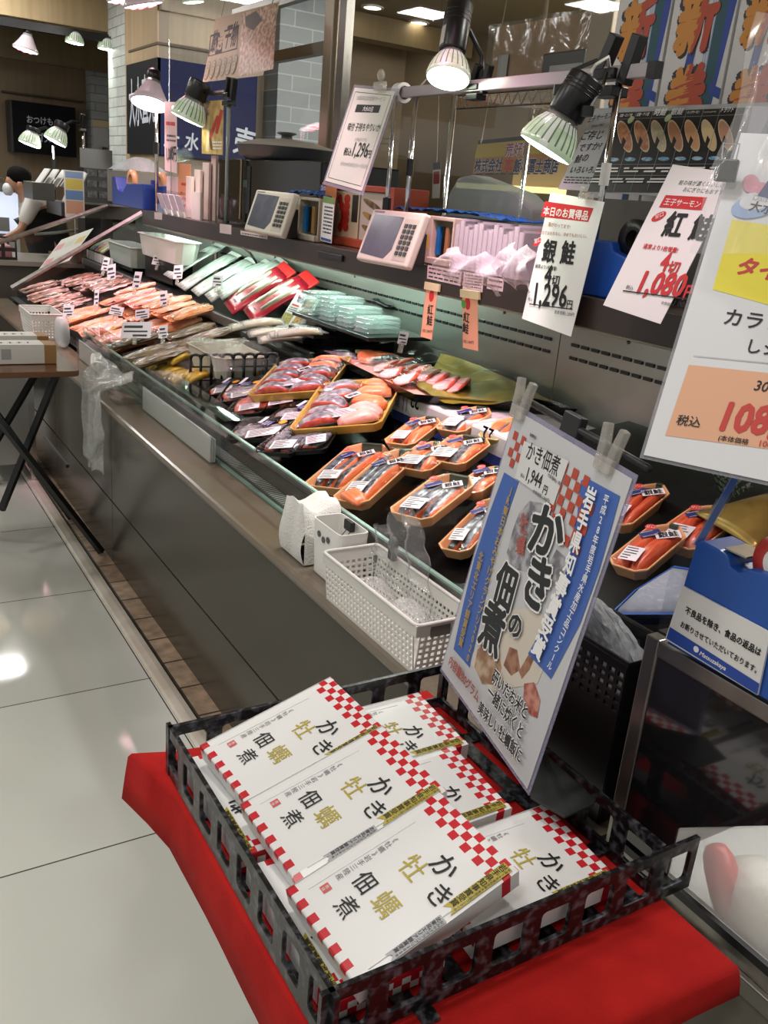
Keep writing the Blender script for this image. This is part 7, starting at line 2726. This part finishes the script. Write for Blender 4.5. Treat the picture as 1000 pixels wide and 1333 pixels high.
Kf.line(MAT['letter_white'], '一ゴメ', (36, 181), (66, 186), .02, hs=1.2)
Kf.done()
struct(B().box(p0.x - .05, p1.x + .12, 10.16, 10.25, p0.z + .07, p0.z + .085).make('trim_5', MAT['groove_brown']))

# far counter and its goods
FYC = 6.62
t = thing('far_counter', 'far counter across the aisle end where the person works', 'counter', T(0, 0, 0))
B().box(.2, 1.60, FYC, FYC + .62, 0, .86).make('body', mat('far_body', '#55504a', .4), t)
B().box(.15, 1.62, FYC - .05, FYC + .64, .86, .89).make('worktop', mat('far_top', '#8a857b', .35), t)
t = thing('dark_crate', 'black grid crate of pink packs on the far counter', 'crate', T(0, 0, 0))
b = B()
holed(b, .40, 1.10, .895, 1.02, 8, 2, .012, .012, 0, .006, m=T(0, FYC + .03, 0) @ RX(90))
b.make('front_wall', black_plastic, t)
b = B()
holed(b, .40, 1.10, .895, 1.02, 8, 2, .012, .012, 0, .006, m=T(0, FYC + .34, 0) @ RX(90))
b.make('rear_wall', black_plastic, t)
B().box(.40, 1.10, FYC + .03, FYC + .34, .891, .897).make('base', black_plastic, t)
for k in range(4):
    tag(B().box(.43 + .165 * k, .58 + .165 * k, FYC + .06, FYC + .30, .899, .96 + .02 * (k % 2)).make('meat_pack', mat('pink_pack', '#cfa0a6', .35, '#b8707a', 20), bevel=.01), 'pink pack in the black crate on the far counter, %s from the left' % ordn[k], 'food pack', 'pink packs in the black crate')
# lit freezer behind the person
t = thing('lit_showcase', 'lit showcase at the far left behind the person', 'showcase', T(0, 0, 0))
B().box(.3, 1.4, 8.3, 8.7, 0, .95).make('body', mat('showcase_grey', '#77787a', .4), t)
B().box(.3, 1.4, 8.29, 8.3, .95, 1.28).make('lit_panel', mat('lit_panel', '#8a8f9a', .4, emit='#dfe8ff', estr=.55), t)
B().box(.28, 1.42, 8.27, 8.7, 1.28, 1.34).make('top', mat('showcase_dark', '#3a3a3c', .4), t)
for k in range(3):
    B().box(.35 + .35 * k, .62 + .35 * k, 8.27, 8.29, .97, 1.0 + .04 * k).make('display', mat('showcase_item', '#4d4a4a', .5), t)
# grey leaflet tray and leaflets, standing card, dark racks
LYF = 6.35
q0, q1 = ay(44, 238, LYF), ay(98, 262, LYF)
t = thing('leaflet_box', 'grey box of leaflets on the far shelf by the chrome pole', 'leaflet box', T(0, 0, 0))
q0, q1 = ay(42, 237, 6.9), ay(72, 262, 6.9)
B().box(q0.x, q1.x, 6.9, 7.25, q1.z, q0.z).make('box', mat('leaf_box', '#4a4945', .4), t, bevel=.004)
for k in range(5):
    B(T(q0.x + .05 + .06 * k, 7.0, q0.z - .02) @ RY(35)).box(-.004, .004, -.06, .12, 0, .14).make('leaflet', white_paper, t)
t = thing('far_shelf', 'dark brown shelf of the neighbouring far case', 'shelf', T(0, 0, 0))
z0 = q1.z
B().box(1.42, 2.1, 6.75, 7.25, z0 - .09, z0 - .001).make('board', shelf_m, t)
B().box(1.80, 2.05, 6.85, 7.2, 0, z0 - .09).make('support', mat('shelf_support', '#3b3a38', .5), t)
for k, (qx, qy) in enumerate([(84, 246), (95, 244)]):
    p = ay(qx, qy, 6.8)
    tag(B(T(p.x, 6.765, z0 + .003) @ RY(24)).box(-.004, .004, 0, .12, 0, .22).make('folder', white_paper), 'white folder leaning on the far shelf, %s one' % ['left', 'right'][k], 'folder', 'white folders on the far shelf')
t = thing('display_card', 'tall narrow display card in blue, yellow and orange panels beside the person', 'display card', T(0, 0, 0))
p, q = ay(83, 221, 6.6), ay(97, 283, 6.6)
B().box(p.x, p.x + .13, 6.6, 6.604, q.z, p.z).make('sheet', white_paper, t)
hh = p.z - q.z
for k, (f0, f1, cc) in enumerate([(.02, .16, '#8aa0c8'), (.18, .40, '#dcc763'), (.42, .62, '#6f93c0'), (.64, .92, '#d8a58a')]):
    B().box(p.x + .008, p.x + .122, 6.598, 6.6, p.z - hh * f1, p.z - hh * f0).make('printed_block', mat('card_c%d' % k, cc, .5), t)
B().tube([(p.x + .065, 6.606, 1.0), (p.x + .065, 6.606, q.z)], .004, 6).make('stem', chrome, t)
B().cyl(p.x + .065, 6.606, .89, 1.0, .04, 14).make('foot', dark_steel, t)
t = thing('rack_unit', 'black shelving with small boxes between the person and the brick pillar', 'shelving', T(0, 0, 0))
p, q = ay(109, 218, 7.7), ay(140, 262, 7.7)
B().box(p.x, q.x + .05, 7.7, 7.95, 0, p.z).make('carcass', mat('rack_black', '#17181a', .45), t)
for r_ in range(3):
    for c_ in range(2):
        x = p.x + .02 + c_ * (q.x - p.x) * .5
        z = p.z - (r_ + 1) * (p.z - q.z) / 3
        B().box(x, x + (q.x - p.x) * .42, 7.69, 7.7, z + .02, z + (p.z - q.z) / 3 - .01).make('tray', mat('rack_tray', '#55565a', .45, '#2a2b2d', 40), t)
t = thing('grey_screen', 'grey glass screen above the black shelving', 'screen', T(0, 0, 0))
p2 = ay(105, 192, 7.7)
B().box(p2.x, q.x + .05, 7.72, 7.74, p.z, p2.z).make('pane', mat('screen_grey', '#6a6c6b', .3), t)
t = thing('notice_board', 'white notice board with a beige header at the far brick pillar', 'notice board', T(0, 0, 0))
p, q = ay(121, 156, 9.6), ay(141, 192, 9.6)
B().box(p.x, q.x, 9.6, 9.63, q.z, p.z).make('board', mat('board_grey', '#a5a7a6', .5), t)
B().box(p.x, p.x + .16, 9.59, 9.6, p.z - .06, p.z).make('header', mat('board_beige', '#b7a67f', .5), t)
B().box(p.x + .1, p.x + .14, 9.61, 9.66, 0, q.z).make('stand', dark_steel, t)

# leaflets and small packs on the far part of the case
t = thing('leaflet_sheet', 'large white leaflet with pink panels leaning at the far end of the case', 'leaflet', frame((1.34, 6.30, 1.00), (.35, -1, .30), (-.6, -.3, .75)))
B().box(-.20, .20, -.15, .15, -.002, 0).make('sheet', mat('leaf_sheet', '#d6d8cf', .5), t)
rr = random.Random(9)
for k in range(6):
    x, y = -.13 + .13 * (k % 3), -.08 + .14 * (k // 3)
    B().rect(x - .05, x + .05, y - .03, y + .03, .0008).make('printed_block', mat('leafp_%d' % (k % 3), ['#d9a0a0', '#c7cfc0', '#cfc27a'][k % 3], .5), t)
for k in range(5):
    p = V((1.60, 6.40 - .068 * k, 1.03))
    t = thing('snack_pack', 'small bright packet standing behind the tag rail, %s from the far end' % ordn[k], 'snack packet', frame(p, (1, .2, .5), (-.5, .1, 1)), 'bright packets at the far end of the case')
    slab(.15, .058, .022, 8, 10, 0, .2, .004, None, random.Random(k)).make('packet', mat('packet_%d' % k, ['#6f9a58', '#3c4f92', '#c05a44', '#9fb85a', '#d0c9b0', '#b8604a'][k], .3, '#dcdccc', 20), t, smooth=True)
    B().box(-.04, .04, -.022, .022, .021, .0225).make('label', white_paper, t)
t = thing('tag_rail', 'clear rail with a line of small white price tags before the bright packets', 'tag rail', T(0, 0, 0))
B().box(1.512, 1.516, 5.75, 6.44, .942, .985).make('rail', clear, t)
for k in range(10):
    y = 6.40 - .068 * k
    B().box(1.508, 1.511, y - .026, y + .026, .945, 1.0).make('tag', mat('tag_small', '#d6d8d4', .5), t)
t = thing('clear_cover', 'crumpled clear bag by the steel end glass at the far back wall', 'bag', T(0, 0, 0))
m = T(1.735, 5.62, 1.075)
b = B(m)
rr = random.Random(3)
b.blob((0, 0, 0), (.045, .16, .105), 14, e=.8, jit=.12)
b.make('bag', film('green_bag', (.85, .92, .85), .1, .12, .9, 16, .15, (.7, .8, .7)), t, smooth=True)

# person bending over the far counter
t = thing('person', 'person with dark hair, white mask and shirt and black apron bending over the far counter', 'person', T(0, 0, 0))
PY = 7.55
pw = lambda qx, qy, dy=0: ay(qx, qy, PY + dy)


def skinned(name, joints, edges, mt, parent, sub=2, root=0):
    me = bpy.data.meshes.new(name)
    me.from_pydata([tuple(j[0]) for j in joints], edges, [])
    o = bpy.data.objects.new(name, me)
    COL.objects.link(o)
    md = o.modifiers.new('k', 'SKIN')
    md.use_smooth_shade = True
    sv = me.skin_vertices[0].data if me.skin_vertices else None
    if sv is None:
        bm = bmesh.new()
        bm.from_mesh(me)
        bm.verts.layers.skin.verify()
        bm.to_mesh(me)
        bm.free()
        sv = me.skin_vertices[0].data
    for i, j in enumerate(joints):
        r_ = j[1] if isinstance(j[1], tuple) else (j[1], j[1])
        sv[i].radius = r_
        sv[i].use_root = (i == root)
    s_ = o.modifiers.new('u', 'SUBSURF')
    s_.levels = s_.render_levels = sub
    dg = bpy.context.evaluated_depsgraph_get()
    m2 = bpy.data.meshes.new_from_object(o.evaluated_get(dg))
    bpy.data.objects.remove(o)
    m2.materials.clear()
    m2.materials.append(mt)
    m2.polygons.foreach_set('use_smooth', [True] * len(m2.polygons))
    o = bpy.data.objects.new(name, m2)
    COL.objects.link(o)
    o.parent = parent
    return o


head = pw(21, 238)
neck = pw(31, 243)
sh = pw(39, 250)
hip = pw(66, 290)
hip.z = min(hip.z, 1.02)
chest = sh.lerp(hip, .35)
sL, sR = sh + V((.02, -.15, -.02)), sh + V((.02, .15, -.02))
eL, eR = pw(36, 278, -.17), pw(40, 280, .15)
wL, wR = pw(27, 300, -.20), pw(36, 302, .1)
hd = lambda w_: w_ + V((-.10, -.02, -.05))
kneeL, kneeR = V((hip.x + .02, PY - .10, .50)), V((hip.x - .06, PY + .10, .50))
ftL, ftR = V((hip.x + .06, PY - .10, .07)), V((hip.x, PY + .10, .07))
skin_t = mat('skin_tone', '#b98a70', .5, sss=.2)
J = [(hip, (.13, .15)), (chest, (.12, .15)), (sh, (.10, .13)), (neck, .055), (head, (.085, .10)), (head + V((-.02, 0, .075)), (.075, .085)),
     (sL, .055), (eL, .043), (wL, .030), (sR, .055), (eR, .043), (wR, .030),
     (hip + V((0, -.09, -.06)), .085), (kneeL, .06), (ftL, .045), (hip + V((0, .09, -.06)), .085), (kneeR, .06), (ftR, .045), (ftL + V((-.16, 0, -.03)), .035), (ftR + V((-.16, 0, -.03)), .035),
     (hd(wL), (.022, .035)), (hd(wR), (.022, .035))]
E_ = [(0, 1), (1, 2), (2, 3), (3, 4), (4, 5), (2, 6), (6, 7), (7, 8), (2, 9), (9, 10), (10, 11), (0, 12), (12, 13), (13, 14), (0, 15), (15, 16), (16, 17), (14, 18), (17, 19), (8, 20), (11, 21)]
n = len(J)
for (w_, side, k0) in ((wL, -1, 20), (wR, 1, 21)):
    for f_ in range(5):
        bse = hd(w_) + V((-.02, (f_ - 2) * .016, -.005))
        tipp = bse + (V((-.055 - .008 * (2 - abs(f_ - 2)), (f_ - 2) * .004, -.025)) if f_ != (4 if side < 0 else 0) else V((-.02, .03 * (-side), -.02)))
        J += [(bse, .010), (bse.lerp(tipp, .55) + V((0, 0, .006)), .0085), (tipp, .007)]
        E_ += [(k0, n), (n, n + 1), (n + 1, n + 2)]
        n += 3
skinned('body', J, E_, skin_t, t, 1)
shirt = mat('shirt_white', '#dcd9d2', .7)
apron = mat('apron_black', '#131317', .7)
J = [(hip + V((0, 0, .02)), (.145, .165)), (chest, (.135, .17)), (sh, (.115, .15)), (sL, .075), (sL.lerp(eL, .5), .068), (eL, .060), (eL.lerp(wL, .75), .048), (sR, .075), (eR, .060), (eR.lerp(wR, .75), .048), (sh.lerp(neck, .6), .07)]
skinned('shirt', J, [(0, 1), (1, 2), (2, 3), (3, 4), (4, 5), (5, 6), (2, 7), (7, 8), (8, 9), (2, 10)], shirt, t, 1)
J = [(hip, (.17, .185)), (chest.lerp(hip, .3), (.15, .18)), (chest.lerp(sh, .35), (.12, .155)), (V((hip.x + .02, PY, .62)), (.18, .2)), (V((hip.x + .03, PY, .40)), (.17, .2)), (V((hip.x + .03, PY, .12)), (.10, .16))]
skinned('apron', J, [(0, 1), (1, 2), (0, 3), (3, 4), (4, 5)], apron, t, 1)
b = B()
b.tube([hip + V((.16, -.2, .05)), hip + V((0, -.21, .02)), hip + V((-.16, -.19, .0))], .012, 6)
b.make('apron_string', mat('string_grey', '#8a8a86', .6), t)
hm = T(*head)
b = B(hm)
b.blob((.024, 0, .048), (.090, .094, .078), 16, e=.95)
b.blob((.06, 0, .0), (.045, .078, .075), 12)
b.make('hair', mat('hair_dark', '#0f0d0c', .85, spec=.1), t, smooth=True)
b = B(hm)
b.blob((-.060, 0, -.050), (.040, .066, .050), 12)
b.make('face_mask', mat('mask_white', '#cfd2d4', .6), t, smooth=True)
b = B(hm)
for s_ in (-1, 1):
    b.blob((.01, s_ * .098, -.01), (.022, .010, .03), 8)
b.make('ear', skin_t, t, smooth=True)
b = B(hm)
for s_ in (-1, 1):
    b.blob((-.098, s_ * .035, .022), (.008, .012, .006), 8)
b.make('eye', mat('eye_dark', '#1c1614', .3), t, smooth=True)

# folding table in the aisle with two cardboard boxes
TY = 3.46
fz = .783
r0 = ay(106, 484, TY)
t = thing('folding_table', 'brown folding table with crossed black legs standing in the aisle at the left edge', 'folding table', T(0, 0, 0))
b = B()
xr = r0.x
pts = [(-.15, TY), (xr - .04, TY)] + [(xr - .04 + .04 * math.sin(a), TY + .04 - .04 * math.cos(a)) for a in (.4, .8, 1.2, PI / 2)] + [(xr, TY + .50), (xr - .04, TY + .54), (-.15, TY + .54)]
b.prism(pts, fz - .022, fz)
b.make('table_top', woodmat('table_brown', '#6a4a35', '#573a29', .25, (.08, 1, 1), 24), t, bevel=.003)
legm = mat('leg_black', '#0d0d0e', .35)
l1a, l1b = ay(-40, 497, TY + .05), ay(141, 729, TY + .0)
l1a.z = min(l1a.z, fz - .025)
l2a, l2b = ay(74, 493, TY + .06), ay(2, 664, TY + .09)
l2b.z = max(l2b.z, .012)
l1b.z = .03
l1b.x = min(l1b.x, .842)
l3a, l3b = ay(30, 493, TY + .46), ay(-40, 570, TY + .46)
for a, c in ((l1a, l1b), (V((l2a.x, l2a.y, fz - .022)), l2b), (V((l3a.x + .1, TY + .46, fz - .022)), V((l3a.x - .35, TY + .46, .012))), (V((l1a.x, TY + .46, fz - .022)), V((l1b.x - .02, TY + .46, .02)))):
    B().tube([a, c], .0155, 4).make('leg', legm, t)
B().tube([V((l1a.x + .33, TY + .03, .40)), V((l1a.x + .33, TY + .46, .40))], .008, 6).make('stretcher', legm, t)
card = mat('cardboard', '#9b7648', .55)
for k, (xa, ya) in enumerate([(ay(74, 470, TY + .14).x, TY + .14), (ay(64, 450, TY + .34).x, TY + .34)]):
    t = thing('confection_box', 'long cardboard box with a white label on the folding table, %s one' % ['nearer', 'farther'][k], 'box', T(0, 0, 0), 'boxes on the folding table')
    B().box(xa - .34, xa, ya, ya + .10, fz + .001, fz + .075).make('box', card, t, bevel=.002)
    b = B()
    b.box(xa - .33, xa - .045, ya - .001, ya + .101, fz + .004, fz + .0763)
    b.make('label', mat('box_label', '#d3d1ca', .5), t)
    mm = M(((1, 0, 0, xa - .30), (0, 1, 0, ya + .035), (0, 0, 1, fz + .0768), (0, 0, 0, 1)))
    rr = random.Random(k)
    b = B(mm)
    for q in range(7):
        x_ = .032 * q
        b.quad((x_, .002 + rr.uniform(0, .01), 0), (x_ + .022, rr.uniform(0, .008), 0), (x_ + .024, .006 + rr.uniform(0, .01), 0), (x_ + .002, .01, 0))
        b.quad((x_ + .008, -.006, .0001), (x_ + .013, -.006, .0001), (x_ + .016, .024, .0001), (x_ + .011, .024, .0001))
    b.make('brush_lettering', black_ink, t)
    b = B()
    b.box(xa - .20, xa - .165, ya - .0015, ya - .001, fz + .02, fz + .06)
    b.make('stamp', grey_ink, t)
# chrome freezer legs seen below the folding table
t = thing('chrome_rack', 'chrome framed rack standing behind the folding table against the counter', 'rack', T(0, 0, 0))
for (x, y) in ((.78, 4.55), (.78, 4.95), (.60, 4.55), (.60, 4.95)):
    B().box(x - .015, x + .015, y - .015, y + .015, 0.013 if x > .745 else 0, .62).make('post', chrome, t)
B().box(.58, .80, 4.53, 4.97, .60, .62).make('top', mat('rack_grey', '#77746e', .3), t)
B().box(.59, .79, 4.54, 4.96, .10, .60).make('panel', mat('rack_white', '#a9a9a6', .25, metal=.6), t)
